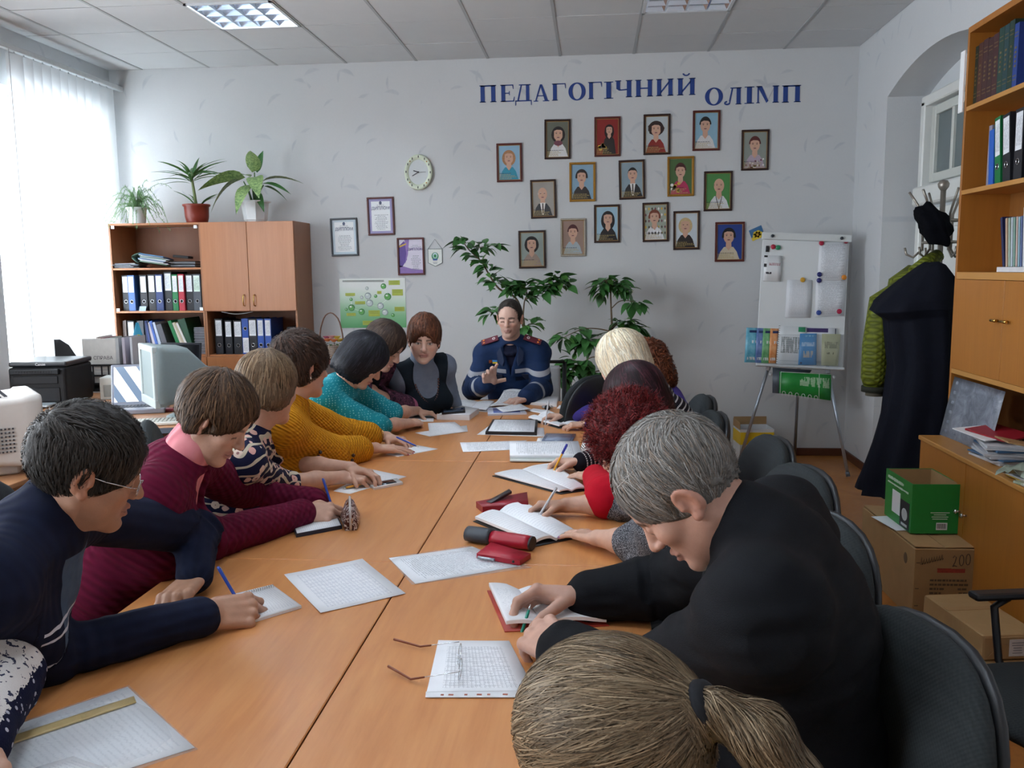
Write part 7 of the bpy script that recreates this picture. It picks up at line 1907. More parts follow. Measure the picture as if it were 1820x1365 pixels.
 # hair
 if hair:
  hg=hres*(1.0 if hres<.004 else 1.1)/hs
  G=Field((-.15,-.30,-.26),(.15,.15,.20),hg);hair(G);V,F=G.mesh()
  if hnoise[0]:
   N=vnormals(V,F);V=V+N*(vnoise(V,hnoise[1],1)+.5*vnoise(V,hnoise[1]*2.2,2))[:,None]*hnoise[0]
  N=vnormals(V,F);V[:,2]-=(N[:,2]<-.15)*(.004+.009*np.abs(vnoise(V*V3(1,1,.1),130,9))+.006*vnoise(V*V3(1,1,.1),45,10))
  dirf=hair_dir or(lambda p:np.stack([p[:,0]*1.2,(p[:,1]+.03)*.8,np.where(p[:,2]>.06,-.02,-.12)],1))
  pick=None
  lv,lf,li=locks(G,V,N,nlocks,dirf,lock[0],lock[1],lock[2],rng,lift,frizz)
  cols=np.array(hair_col);base=cols.mean(0)*.62
  cb=np.tile(base,(len(V),1))*(1+.25*vnoise(V,90,4))[:,None]
  ch=cols[rng.integers(0,len(cols),nlocks)]*rng.uniform(.6,1.35,(nlocks,1))
  cl=ch[li]
  AV=np.concatenate([V,lv]);AF=np.concatenate([F,lf+len(V)]);AC=np.concatenate([cb,cl])
  np_mesh('hair',(AV*hs)@A.T+H,AF,HAIR,t,loc,{'Col':(np.c_[np.clip(AC,0,1),np.ones(len(AC))],'FLOAT_COLOR')})
  # clothes
 for tp in tops:
  th=tp.get('th',.014);g=tp.get('h',gres)
  G=Field(np.minimum.reduce([Pv,Nb]+[a[1]for a in arms]+[a[2]for a in arms])-V3(.30,.30,.22),np.maximum.reduce([Pv,Nb]+[a[1]for a in arms]+[a[2]for a in arms])+V3(.30,.30,.16),g)
  trunk(G,th,tp.get('k',.05),bust=not male)
  if tp.get('extra'):tp['extra'](G,Nb,T,th)
  ends=[]
  for i,(sh,el,wr,hd)in enumerate(arms):
   c=tp.get('arm',(1,1))[i]
   if c is None:continue
   if c<=0:G.cap(sh,sh+(el-sh)*(1+c if c>-1 else.2),rU+th,rU+th*.9,.03);continue
   sl=tp.get('loose',0.)
   G.cap(sh,el,rU+th,rE+th+sl,.03)
   en=el+(wr-el)*c;r1=(rE*(1-c)+rW*c)
   G.cap(el,en,rE+th+sl,r1+th*.8+sl*.8,.02);
   if tp.get('cuff',1):q=en-nrm(wr-el)*.03;G.cap(q,en,r1+th*.8+sl*.5,r1+th*.9+sl*.5,.008)
   ends.append((el,en))
  nk=Nb+A[:,2]*.05
  if tp.get('crew'):n1=Nb+nrm(H-A[:,2]*.03-fz*.012-Nb)*tp['crew'];G.cap(Nb-up*.03,n1,tp.get('cr',.070)*s,tp.get('cr',.070)*s*.94,.02)
  if tp.get('collar')=='turtle':
   n0=Nb;n1=Nb+nrm(H-A[:,2]*.03-fz*.012-Nb)*.092;G.cap(n0,n1,.062*s+.006,.056*s+.006,.02);G.cap(n0+(n1-n0)*.75,n1,.066*s,.064*s,.006)
  elif tp.get('collar')=='round':
   for k in range(14):
    a,b_=2*PI*k/14,2*PI*(k+1)/14;rr=.072*s
    f=lambda q:Nb+T@V3(rr*cos(q),.018+rr*sin(q)*.95,-.004-.035*max(0,sin(q)))
    G.cap(f(a),f(b_),.014,.014,.012)
  elif tp.get('collar')=='shirt':
   for k in range(20):
    a,b_=RAD(100+340*k/20),RAD(100+340*(k+1)/20);rr=.070*s
    f=lambda q:Nb+T@V3(rr*cos(q),.012+rr*sin(q)*.9,.016-.028*max(0,sin(q)))
    G.cap(f(a),f(b_),.019,.019,.008)
  if tp.get('collar')=='lapel':
   for k in range(20):
    a,b_=RAD(110+320*k/20),RAD(110+320*(k+1)/20);rr=.080*s
    f=lambda q:Nb+T@V3(rr*cos(q),.010+rr*sin(q)*.9,.012-.06*max(0,sin(q)))
    G.cap(f(a),f(b_),.021,.021,.010)
  if tp.get('vneck'):
   w_,d_=tp['vneck']
   for k in range(7):
    f=k/6;G.ell(Nb+T@V3(0,.125,-d_*f),(w_*(1-f)+.004,.10,.03),.01,'s',M=T)
  if tp.get('scoop'):
   w_,d_=tp['scoop'];G.ell(Nb+T@V3(0,.10,-d_*.3),(w_,.115,d_),.012,'s',M=T)
  if tp.get('sub'):tp['sub'](G,Nb,T)
  V,F=G.mesh();N=vnormals(V,F)
  fa=tp.get('fold',.006)
  L=(V-Nb)@T
  sc=np.array((9,9,26))
  disp=vnoise(L*sc,1.,5)*.6+vnoise(L*sc*2.1,1.,6)*.3
  best=np.full(len(V),.05);U=-L[:,2];Vv=L[:,0].copy();Wd=np.where(L[:,1]>0,.3,0.)
  crease=np.zeros(len(V))
  for i,(sh,el,wr,hd)in enumerate(arms):
   if tp.get('arm',(1,1))[i]is None:continue
   u0=0
   for a,b_ in((sh,el),(el,wr)):
    v=b_-a;LL=np.linalg.norm(v);tt=np.clip((V-a)@v/LL**2,0,1);d=np.linalg.norm(V-a-tt[:,None]*v,axis=1)-.05
    inside=np.abs(L[:,0])>sw*.78
    m=(d<best-.05+.02)&(inside|(a is el))if a is sh else(d<.03)&(np.linalg.norm(V-a-tt[:,None]*v,axis=1)<.10)
    ax=v/LL;e1=nrm(np.cross(ax,(0,0,1)));e2=np.cross(ax,e1);q=V-a
    U[m]=(u0+tt*LL)[m];Vv[m]=(np.arctan2(q@e2,q@e1)*.05)[m];Wd[m]=1+i
    crease=np.maximum(crease,np.exp(-(np.linalg.norm(V-el,axis=1)/.10)**2)*m);u0+=LL
  disp=disp*(.55+0*crease)+crease*vnoise(np.stack([U*55,Vv*9,Wd],1),1.,8)*1.1
  V=V+N*(disp*fa)[:,None]
  np_mesh(tp.get('name','sweater'),V,F,tp['mat'],t,loc,{'fab':(np.stack([U,Vv,Wd],1),'FLOAT_VECTOR')},tp.get('label'))
  # trousers and shoes (under the table)
 G=Field(Pv-V3(.6,.6,.6),Pv+V3(.6,.6,.2),.014);G.lo[2]=0
 for hp,kn,ft in feet:G.cap(hp,kn,.096,.07,.04);G.cap(kn,ft+V3(0,0,.0),.068,.056,.03)
 G.ell(Pv-V3(0,0,.01),(.19*s,.165,.12),.05,M=T);V,F=G.mesh();np_mesh('trousers',V,F,fabric_(legs),t,loc)
 for hp,kn,ft in feet:
  G=Field(ft-V3(.3,.3,.1),ft+V3(.3,.3,.1),.010);G.lo[2]=-.01;G.cap(ft-V3(0,0,.035),ft+fz*.16-V3(0,0,.045),.047,.040,.02);G.plane((0,0,1),.004,.004);V,F=G.mesh();np_mesh('shoe',V,F,shoe_m,t,loc)
 return t
_fc={}
def fabric_(k):
 if k not in _fc:_fc[k]=fabric('trouser_'+k,*{'dark':('15171d','1f2229'),'navy':('141a30','1c2442'),'brown':('33261f','41322a'),'grey':('3a3c42','4a4c52')}[k])
 return _fc[k]
shoe_m=PM('17151a',.35,0,.1)
def att(key,name,bm,mat,M=None):
 """a part in world coordinates hung under a person"""
 r=PEOPLE[key]['root'];bmesh.ops.transform(bm,matrix=Matrix.Translation(-Vector(r.location))@(M or Matrix.Identity(4)),verts=bm.verts[:])
 return obj(name,bm,mat,r)
def headM(key):
 p=PEOPLE[key];M=Matrix.Identity(4)
 for i in range(3):
  for j in range(3):M[i][j]=p['A'][i,j]*p['hs']
 M.translation=Vector(p['H']);return M
def bodyM(key):
 p=PEOPLE[key];M=Matrix.Identity(4)
 for i in range(3):
  for j in range(3):M[i][j]=p['T'][i,j]
 M.translation=Vector(p['Nb']);return M
def Z(px,py,z):return np.array(atz(px,py,z))
def hand(w,d,n=(0,0,-1),pose='rest',e=None,**k):return dict(w=np.array(w),d=nrm(d),n=np.array(n,float),pose=pose,e=e,**k)
def nrm_rows(q):return q/(np.linalg.norm(q,axis=1,keepdims=True)+1e-9)
# cloths
def knit(c1,c2,ru=160.,rv=120.,d=.004,rib=False):
 def fn(b,u,v,P):
  a=(u*ru).sn();c=(v*rv).sn()if not rib else(v*rv).sn()*2.
  h=(a*c*.5+.5)if not rib else(v*rv).sn()*.5+.5
  n=b.noise(P,40,3);return b.mix(c1,c2,(h*.55+n*.5).mn(1.)),h,d
 return fn
def plain(c1,c2,d=.0008):
 def fn(b,u,v,P):n=b.noise(P,26,4);return b.mix(c1,c2,n),b.noise(P,700,2),d
 return fn
def stripes_fn(b,u,v,P):
 f=((u*52.).fr()<.28)*(((v*90.).fr())<.62);return b.mix('17141d','d9d6d6',f),b.noise(P,500,2),.0006
def floral_fn(b,u,v,P):
 vo=b.node('ShaderNodeTexVoronoi',Scale=27.,Randomness=.9);b.nt.links.new(P,vo.inputs['Vector']);d=X(b.nt,vo.outputs['Distance']);r,g,_=b.xyz(vo.outputs['Color'])
 n=b.noise(P,55,2);petal=(d<(n*.24+.28))*(r>.30);core=(d<(n*.10+.08))
 w=b.node('ShaderNodeTexWave',wave_type='RINGS',Scale=9.,Distortion=9.,Detail=1.);b.nt.links.new(P,w.inputs['Vector']);sw=(X(b.nt,w.outputs[1])>.86)
 c=b.mix('141a38','cfc6ae',sw*.9);c=b.mix(c,b.mix('e6dccb','d9a59c',g),petal);c=b.mix(c,'8a4f55',core*petal*.8);return c,b.noise(P,500,2),.0006
def dots_fn(b,u,v,P):
 vo=b.node('ShaderNodeTexVoronoi',Scale=85.,Randomness=.25);b.nt.links.new(P,vo.inputs['Vector']);m=(X(b.nt,vo.outputs['Distance'])<.27);n=b.noise(P,20,3)
 return b.mix(b.mix('157583','1f93a0',n),'8fd0d0',m*.75),b.noise(P,500,2),.0006
def tweed_fn(b,u,v,P):
 n=b.noise(P,420,2,.8);return b.ramp(n,[(.42,'16171c'),(.52,'33353c'),(.58,'8d9098'),(.64,'c3c6cc')]),n,.001
def snow_fn(b,u,v,P):
 vo=b.node('ShaderNodeTexVoronoi',Scale=62.,Randomness=1.);b.nt.links.new(P,vo.inputs['Vector']);d=X(b.nt,vo.outputs['Distance'])
 x,y,z=b.xyz(P);edge=((z+b.noise(P,60,2)*.03)>.885);fl=(d<.26)
 band=b.mix('d9d6d4','3b3f55',(b.noise(P,90,2)>.58));return b.mix(b.mix('141832','b9bccb',fl*.9),band,edge),b.noise(P,300,2),.0015
def man_fn(b,u,v,P):
 front=(b.xyz(b.attr('fab').outputs['Vector'])[2]-.3).ab()<.1
 pan=front*((v+.02).ab()<.085)*(u<.34)*(u>.02);w=b.noise(P,26,1)*.012
 uu=u+w;ln=((uu-.155).ab()<.0035).inv();
 st=None
 for q,t_ in((.150,.0035),(.172,.003),(.235,.0035),(.262,.003),(.285,.003)):
  m=((uu-q).ab()<t_);st=m if st is None else st.mx(m)
 stf=st*front*(v.ab()<.135)
 rib=(v*230.).sn()*.5+.5
 c=b.mix('0f1322','1b2138',b.noise(P,30,3)*.8+rib*.2);c=b.mix(c,b.mix('3d4f66','56697f',b.noise(P,40,2)),pan);c=b.mix(c,'c9ccd6',stf);return c,rib,.0012
def uniform_fn(b,u,v,P):
 w=b.xyz(b.attr('fab').outputs['Vector'])[2];tor=(w<.9);fr=(w>.2)*tor
 s1=tor*((u-.150).ab()<.014)*(v.ab()>.030);s2=tor*((u-.205).ab()<.014)*(v.ab()>.03)
 sa=(w>.9)*((u-.40).ab()<.016)
 n=b.noise(P,18,4);c=b.mix('10203c','1a3158',n);c=b.mix(c,'0c1526',s2);c=b.mix(c,'9a9ca3',(s1.mx(sa)));return c,b.noise(P,300,3),.001
def pinkfl_fn(b,u,v,P):
 n=b.noise(P,42,3);w=b.xyz(b.attr('fab').outputs['Vector'])[2];hd=(u>.40)*(w>.9)
 c=b.ramp(n,[(.40,'2a1d28'),(.50,'5a3347'),(.57,'2b1f2a'),(.66,'7c4a62')]);c=b.mix(c,'a9607d',hd);return c,b.noise(P,400,2),.0006
M_navy=cloth_mat('navy_knit',man_fn);M_mar=cloth_mat('maroon_cable_knit',knit('4a0a24','651232',240.,210.,.004));M_pink=cloth_mat('pink_rib_knit',knit('c9757f','e3979c',100.,260.,.003,True))
M_flor=cloth_mat('floral_print',floral_fn,.7);M_must=cloth_mat('mustard_knit',knit('a8680c','de9c22',420.,300.,.007));M_teal=cloth_mat('teal_dotted',dots_fn,.6)
M_pfl=cloth_mat('plum_floral',pinkfl_fn);M_blk=cloth_mat('black_knit',plain('121217','1c1c22'));M_greyk=cloth_mat('grey_blue_knit',plain('6a7588','828d9e',.001));M_pin=cloth_mat('dark_pinafore',plain('141b22','1e2730'))
M_uni=cloth_mat('navy_uniform',uniform_fn,.7);M_vio=cloth_mat('violet_knit',plain('4a4191','5d53ab',.001));M_str=cloth_mat('striped_knit',stripes_fn);M_red=cloth_mat('red_knit',plain('a00a20','c01429',.001));M_twd=cloth_mat('sparkly_tweed',tweed_fn)
M_suit=cloth_mat('black_suit',plain('08090d','0f1116'),.8,.15);M_snow=cloth_mat('snowflake_knit',snow_fn);M_yel=cloth_mat('mustard_yellow_top',plain('a98f1f','c4a72d'));M_shirt=cloth_mat('pale_shirt',plain('b9c4b2','cfd6c8'));M_tee=cloth_mat('dark_tee',plain('15182a','1d2136'))
SKM,SKF,SKP=(.43,.235,.155),(.56,.335,.245),(.68,.44,.345)
down=lambda p:np.stack([p[:,0]*.5,p[:,1]*.5,np.full(len(p),-.08)],1)
def crown(c=(0,-.06,.12),g=-.05):
 c=np.array(c);
 def f(p):q=p-c;q=q/(np.linalg.norm(q,axis=1,keepdims=True)+.01);return q+np.array((0,0,g*8))*np.clip((.12-p[:,2:3])*6,0,1)
 return f
def sweep(side=1,fwd=.6):
 def f(p):return np.stack([np.sign(p[:,0]+.02*side)*.5+side*.2,np.where(p[:,2]>.07,fwd,.1),np.where(p[:,2]>.10,-.05,-.7)],1)
 return f
 # left-hand row
E2=Z(85,1165,.80);W2=Z(372,1092,.795)
person('man_navy','man with dark hair and glasses in a navy sweater, writing on a small notepad',(158,835,1.66),33,20,-4,True,1.06,taz=12,neck_drop=.108,back=.062,skin=SKM,hair=lambda G:hs_short(G,.014,.012),hair_col=((.022,.018,.016),(.03,.026,.022),(.042,.036,.032)),nlocks=5200,lock=(.045,.0010,6),hair_dir=sweep(-1,.8),lift=.005,hnoise=(.004,34),hands=[hand(W2,Z(440,1078,.79)-W2+V3(0,0,-.01),(-.1,.75,-.75),'pen',E2,s=1.02),hand(Z(345,1026,.80),Z(288,1082,.775)-Z(345,1026,.80),(.15,.1,-1),'relaxed',Z(352,945,.86))],tops=[dict(name='shirt',mat=M_shirt,th=.003,arm=(None,None),fold=0,crew=.056,cr=.066,label='pale green shirt collar'),dict(name='sweater',mat=M_navy,th=.020,arm=(.93,.97),h=.0055,fold=.010,crew=.044,cr=.074)],hs=.98,hres=.0029,hip=(-1.40,1.62),stubble=.4,lips=(.34,.15,.12),eyes='down',fat=1.05)
E3=Z(372,960,.80);W3=Z(540,912,.79)
person('maroon','woman with short brown hair in a maroon cardigan over a pink roll-neck, writing',(382,745,2.34),4,34,3,False,1.04,taz=8,neck_drop=.145,skin=SKF,hair=lambda G:hs_short(G,.020,.004,.014,.025),hair_col=((.075,.040,.022),(.10,.055,.03),(.05,.028,.016),(.15,.085,.045)),nlocks=3600,lock=(.075,.0014,7),hair_dir=crown((0,-.05,.13)),lift=.004,hnoise=(.0035,40),hands=[hand(W3,Z(603,912,.78)-W3,(-.1,.7,-.7),'pen',E3),hand(Z(562,893,.79),Z(600,908,.775)-Z(562,893,.79),(.1,-.6,-.8),'pen',Z(455,885,.80))],tops=[dict(name='roll_neck',mat=M_pink,th=.006,arm=(None,None),collar='turtle',h=.0055,label='pink ribbed roll-neck',fold=.003),dict(name='cardigan',mat=M_mar,th=.026,arm=(.97,.97),h=.006,fold=.009,vneck=(.072,.25),loose=.004)],hs=.95,hres=.0032,hip=(-1.52,2.33),girth=1.08,fat=1.05)
H4=Z(628,846,.79)
person('floral','woman with light brown hair and navy floral blouse, hands clasped over a paper',(476,690,2.92),62,10,0,False,1.,taz=22,skin=SKF,hair=lambda G:hs_bob(G,.012,.03,face=.072),hnoise=(.004,38),hair_col=((.17,.105,.06),(.24,.16,.09),(.11,.07,.04),(.30,.21,.13)),nlocks=3000,lock=(.09,.0014,7),hair_dir=crown((0,-.03,.14)),lift=.002,hands=[hand(H4+V3(-.035,-.02,.0),(1,.15,-.05),(.1,.3,-1),'clasp',Z(500,860,.80)),hand(H4+V3(-.02,.045,.022),(.95,-.32,-.12),(-.1,-.2,-1),'rest',Z(500,822,.82))],tops=[dict(name='blouse',mat=M_flor,th=.013,arm=(.12,.16),fold=.006,collar='round',cuff=0,loose=.006)],hs=1.02,hip=(-1.50,2.85),hres=.0036)
W5=Z(668,796,.79)
person('mustard','woman with short dark hair in a chunky mustard cardigan, hands laid flat on the table',(535,652,3.45),47,6,0,False,1.03,taz=18,skin=SKF,hair=lambda G:hs_short(G,.022,.02,0.,.035),hair_col=((.035,.02,.014),(.05,.028,.02),(.07,.035,.022)),nlocks=2400,lock=(.045,.0018,6),hair_dir=crown((0,-.07,.10)),lift=.005,hnoise=(.004,50),hands=[hand(W5,Z(745,799,.765)-W5,(0,.12,-1),'flat',Z(588,806,.81),nails=(.35,.07,.10)),hand(Z(688,776,.79),Z(735,786,.775)-Z(688,776,.79),(0,-.1,-1),'rest',Z(600,770,.84))],tops=[dict(name='cardigan',mat=M_must,th=.030,arm=(.62,.62),fold=.008,collar='shirt',loose=.012,h=.0065)],hs=1.03,hip=(-1.56,3.40),girth=1.12,fat=1.1,hres=.004)
W6=Z(728,752,.79)
person('teal','woman with a glossy black bob in a teal dotted blouse, writing',(645,640,4.22),14,38,0,False,.98,taz=-12,skin=SKF,hair=lambda G:hs_bob(G,.022,.075,face=.058,fringe=.06),hair_col=((.008,.008,.012),(.012,.012,.018),(.02,.022,.03)),nlocks=1600,lock=(.10,.0024,7),hair_dir=crown((0,-.02,.14)),lift=.001,hands=[hand(W6,Z(765,746,.775)-W6,(0,.5,-.85),'fist',Z(668,758,.82)),hand(Z(742,730,.79),Z(770,735,.775)-Z(742,730,.79),(0,-.2,-1),'relaxed',Z(690,735,.84))],tops=[dict(name='blouse',mat=M_teal,th=.018,arm=(.12,.12),fold=.008,collar='shirt',loose=.012)],hs=1.02,hip=(-1.58,4.28),hres=.0042,girth=1.05)
W7=Z(752,722,.79)
person('plum','woman with brown hair in a plum floral jacket over black, bent over the table',(683,614,4.72),-12,34,0,False,1.,taz=-25,skin=SKF,hair=lambda G:hs_bob(G,.018,.05,face=.06),hair_col=((.055,.035,.026),(.085,.055,.04),(.04,.025,.02)),nlocks=1200,lock=(.09,.0026,6),hair_dir=crown((0,-.02,.14)),hands=[hand(W7,Z(790,728,.775)-W7,(0,.2,-1),'rest',Z(716,722,.82)),hand(Z(782,712,.79),Z(803,718,.775)-Z(782,712,.79),(0,0,-1),'rest',None)],tops=[dict(name='black_top',mat=M_blk,th=.006,arm=(None,None),fold=0),dict(name='jacket',mat=M_pfl,th=.022,arm=(.35,.9),fold=.008,vneck=(.075,.26),loose=.010)],hs=1.03,hip=(-1.52,4.95),hres=.0045)
W8=Z(778,706,.79)
person('grey','woman with short reddish hair in grey roll-neck and dark pinafore, looking at the camera',(754,603,4.92),-80,12,3,False,1.,taz=-62,skin=SKP,hair=lambda G:hs_short(G,.020,.012,-.002,.03),hnoise=(.004,45),hair_col=((.13,.045,.022),(.18,.07,.035),(.09,.035,.02)),nlocks=1300,lock=(.06,.0026,6),hair_dir=crown((0,-.03,.13)),eyes='open',lift=.003,hands=[hand(Z(768,716,.79),Z(796,722,.775)-Z(768,716,.79),(0,0,-1),'rest',None),hand(W8,Z(800,712,.78)-W8,(0,.3,-1),'pen',None)],tops=[dict(name='roll_neck',mat=M_greyk,th=.012,arm=(.95,.95),collar='turtle',label='grey-blue roll-neck'),dict(name='pinafore',mat=M_pin,th=.019,arm=(None,None),scoop=(.080,.13),sub=lambda G,Nb,T:[G.ell(Nb+T@V3(x*.185,.0,-.10),(.060,.2,.14),.01,'s',M=T)for x in(-1,1)])],hs=1.03,hip=(-1.02,5.22),hres=.0038,girth=.95,fat=1.1,sh_w=.140)
# the uniformed man at the head of the table
W9=np.array(aty(868,682,5.52))
person('officer','man in navy uniform with silver stripes, one hand raised, at the head of the table',(906,566,5.74),-97,9,0,True,1.08,taz=-92,skin=(.60,.38,.30),hair=lambda G:hs_short(G,.004,-.004,.0,0.,1),hair_col=((.03,.022,.018),(.05,.04,.033)),nlocks=900,lock=(.022,.0022,4),hair_dir=crown((0,-.05,.12)),brow=(.012,.008,.007),stubble=.45,lips=(.36,.16,.13),hands=[hand(W9,(.12,-.62,.62),(.25,-.62,-.72),'open',np.array(aty(842,692,5.72))),hand(Z(936,707,.79),(-.7,-.6,-.1),(0,0,-1),'rest',np.array(aty(962,690,5.72)))],tops=[dict(name='tee_shirt',mat=M_tee,th=.005,arm=(None,None),fold=0,collar='round'),dict(name='uniform_jacket',mat=M_uni,th=.024,arm=(.93,.97),fold=.014,vneck=(.050,.15),loose=.012,collar='lapel',h=.0065)],hs=.98,sh_d=.080,hip=(-.53,5.98),hres=.004,girth=1.0,sh_w=.172,neck_drop=.165,jaw=1.1,fat=.95)
# right-hand row
W10=Z(1006,740,.79)
person('auburn','woman with curly auburn hair and violet top, writing, behind the blonde',(1149,652,4.42),168,25,0,False,1.,taz=180,skin=SKF,hair=lambda G:hs_bob(G,.018,.10,face=.06),hair_col=((.13,.035,.014),(.19,.06,.025),(.08,.025,.012)),nlocks=1600,lock=(.05,.003,7),hair_dir=down,frizz=.5,lift=.006,hnoise=(.008,40),hands=[hand(W10,Z(966,743,.775)-W10,(.1,-.6,-.75),'pen',Z(1085,728,.82)),hand(Z(1045,752,.79),Z(1010,756,.775)-Z(1045,752,.79),(0,0,-1),'rest',None)],tops=[dict(name='top',mat=M_vio,th=.016,arm=(.93,.9),fold=.006,collar='round')],hip=(.38,4.45),hres=.0045,girth=1.15)
W11=Z(1030,822,.79)
person('blonde','woman with a smooth platinum blonde bob in a black and white striped top',(1106,645,3.78),138,24,0,False,1.,taz=176,skin=SKP,hair=lambda G:hs_bob(G,.020,.055,face=.060),hair_col=((.72,.62,.44),(.80,.72,.55),(.62,.50,.33),(.85,.80,.66)),nlocks=2200,lock=(.12,.0018,8),hair_dir=crown((0,-.01,.14)),lift=.001,hands=[hand(W11,Z(960,824,.775)-W11,(.1,-.62,-.75),'pen',Z(1150,800,.80)),hand(Z(1120,765,.80),Z(1150,750,.80)-Z(1120,765,.80),(0,0,-1),'rest',Z(1058,798,.805))],tops=[dict(name='top',mat=M_str,th=.015,arm=(.97,1.0),fold=.006,collar='round',loose=.006)],hs=1.04,hip=(.44,3.8),back=.085,hres=.0042,girth=1.22)
W12=Z(1058,848,.79)
person('dark_purple','woman with very dark burgundy hair and red sweater, behind the red curls',(1130,714,3.14),140,30,0,False,1.,taz=176,skin=SKF,hair=lambda G:hs_bob(G,.018,.05,face=.06),hair_col=((.016,.004,.007),(.03,.007,.012),(.008,.002,.004),(.06,.016,.024)),nlocks=2400,lock=(.09,.0019,7),hair_dir=crown((0,-.03,.13)),lift=.001,hands=[hand(Z(1100,835,.79),Z(1060,838,.775)-Z(1100,835,.79),(0,0,-1),'rest',None),hand(W12,Z(1012,838,.775)-W12,(0,0,-1),'flat',Z(1078,884,.82))],tops=[dict(name='sweater',mat=M_red,th=.018,arm=(.9,.97),fold=.008,collar='round',loose=.012)],hs=1.05,hip=(.42,3.16),back=.085,hres=.004,girth=1.22)
W13=Z(1006,898,.79)
person('red_curls','woman with curly dark red hair in a sparkly charcoal top, writing with a clear pen',(1116,786,2.46),150,34,0,False,1.,taz=174,skin=SKF,hair=lambda G:hs_curl(G,.026),hair_col=((.11,.008,.010),(.17,.014,.015),(.065,.005,.008),(.24,.026,.027)),nlocks=5200,lock=(.030,.0013,6),hair_dir=lambda p:p*8+.6*np.stack([vnoise(p,70,1),vnoise(p,70,2),vnoise(p,70,3)],1),frizz=.9,lift=.004,hnoise=(.007,48),hands=[hand(W13,Z(925,904,.775)-W13,(.1,-.62,-.75),'pen',Z(1120,892,.81),nails=(.25,.12,.28)),hand(Z(1062,956,.79),Z(990,938,.772)-Z(1062,956,.79),(0,-.1,-1),'flat',Z(1150,968,.81),nails=(.3,.15,.3))],tops=[dict(name='top',mat=M_twd,th=.018,arm=(.25,.30),fold=.007,collar='round',loose=.012,cuff=0)],hs=.93,hip=(.36,2.45),hres=.0036,girth=1.15)
E14=Z(1215,1040,.84)
W14=Z(1040,1060,.80)
person('grey_man','older grey-haired man in a black suit jacket, bent over a red diary',(1214,874,1.52),172,50,0,True,1.05,taz=165,skin=(.50,.29,.22),hair=lambda G:hs_short(G,.010,.004,.014),hair_col=((.19,.18,.165),(.26,.25,.235),(.14,.13,.12),(.33,.32,.305),(.24,.19,.15)),nlocks=7500,lock=(.06,.0007,7),hair_dir=lambda p:np.stack([p[:,0]*2+.3*np.sign(p[:,0]+.03),.55-6*np.abs(p[:,0]),np.where(p[:,2]>.09,-.1,-.8)],1),lift=.003,hands=[hand(W14,Z(940,1056,.80)-W14,(.1,-.6,-.75),'pen',E14,s=1.14),hand(Z(990,1150,.83),Z(905,1088,.80)-Z(990,1150,.83),(.2,.45,-.85),'clasp',Z(1150,1235,.82),s=1.14)],tops=[dict(name='shirt',mat=M_shirt,th=.003,arm=(None,None),fold=0,crew=.06,cr=.066,label='pale shirt collar'),dict(name='suit_jacket',mat=M_suit,th=.028,arm=(.93,.88),fold=.018,h=.0055,loose=.014,vneck=(.05,.2),collar='lapel',crew=.048,cr=.076)],hs=1.0,hres=.0029,hip=(.40,1.50),sh_w=.205,girth=1.18,lips=(.36,.17,.14),neck_drop=.105,back=.062)
# nearest: back of a fair head, and a sleeve at the left edge
person('ponytail','woman with dark blonde ponytail, nearest the camera, seen from above',(1085,1352,.90),155,24,0,False,1.,taz=165,skin=SKF,hair=lambda G:hs_pony(G,.014,(0,-.125,.045),(((.0,-.150,.035),.015),((.008,-.178,.0),.028),((.02,-.185,-.06),.028),((.03,-.175,-.13),.018),((.035,-.165,-.19),.005))),hair_col=((.14,.095,.055),(.20,.14,.083),(.09,.062,.035),(.27,.20,.125),(.16,.115,.068)),nlocks=10000,lock=(.085,.0007,8),hair_dir=lambda p:np.where((p[:,1]<-.125)[:,None],np.array((.15,-.12,-1.)),nrm_rows(np.array((0,-.135,.045))-p)),lift=.0022,hands=[hand(V3(-.08,.78,.80),(-1,.3,-.1),(0,0,-1),'rest',None),hand(V3(.02,.62,.80),(-1,.2,-.1),(0,0,-1),'rest',None)],tops=[dict(name='yellow_top',mat=M_yel,th=.016,arm=(.95,.95),fold=.006,collar='round')],hs=.98,hres=.0028,hip=(.42,.74))
E1=Z(14,1205,.845)
person('snow','person in navy and cream snowflake sweater, only an elbow showing at the left edge',(-1.16,1.20,1.22),20,15,0,False,1.05,taz=20,skin=SKF,hair=lambda G:hs_bob(G,.016,.05),hair_col=((.08,.05,.03),),nlocks=300,hands=[hand(V3(-.86,1.12,.80),(1,.1,-.1),(0,0,-1),'rest',None),hand(E1+V3(.10,-.22,-.01),(.6,-.7,-.05),(0,0,-1),'rest',E1)],tops=[dict(name='sweater',mat=M_snow,th=.026,arm=(.95,.95),fold=.007,collar='round')],hip=(-1.52,1.16),hres=.005)
# pens, spectacles, ornaments and chairs
def pen(label,a,b,col,tip=None,capc=None,r=.0042,clip=True):
 """a: writing tip, b: top end (world)"""
 a,b=Vector(a),Vector(b);t=thing('pen',label,'pen',a,group='pens in hands');d=b-a
 bm=NB();tube(bm,[d*.10,d*.16,d*.93,d],[r*.8,r,r,r*.75],8);obj('barrel',bm,col,t)
 bm=NB();tube(bm,[d*0,d*.05,d*.11],[.0008,.0022,r*.85],8);obj('tip',bm,tip or chrome,t)
 if capc:bm=NB();tube(bm,[d*.72,d*1.0,d*1.03],[r*1.25,r*1.25,r*.9],8);obj('cap',bm,capc,t)
 if clip:
  sd=d.normalized().cross(Vector((0,0,1)));sd=sd.normalized()if sd.length>.01 else Vector((1,0,0))
  bm=NB();tube(bm,[d*.98+sd*r,d*.96+sd*r*1.8,d*.72+sd*r*1.5],.0011,5);obj('clip',bm,capc or chrome,t)
 return t
def tipof(key,i,k):return Vector(PEOPLE[key]['arms'][i][3]['tips'][k])
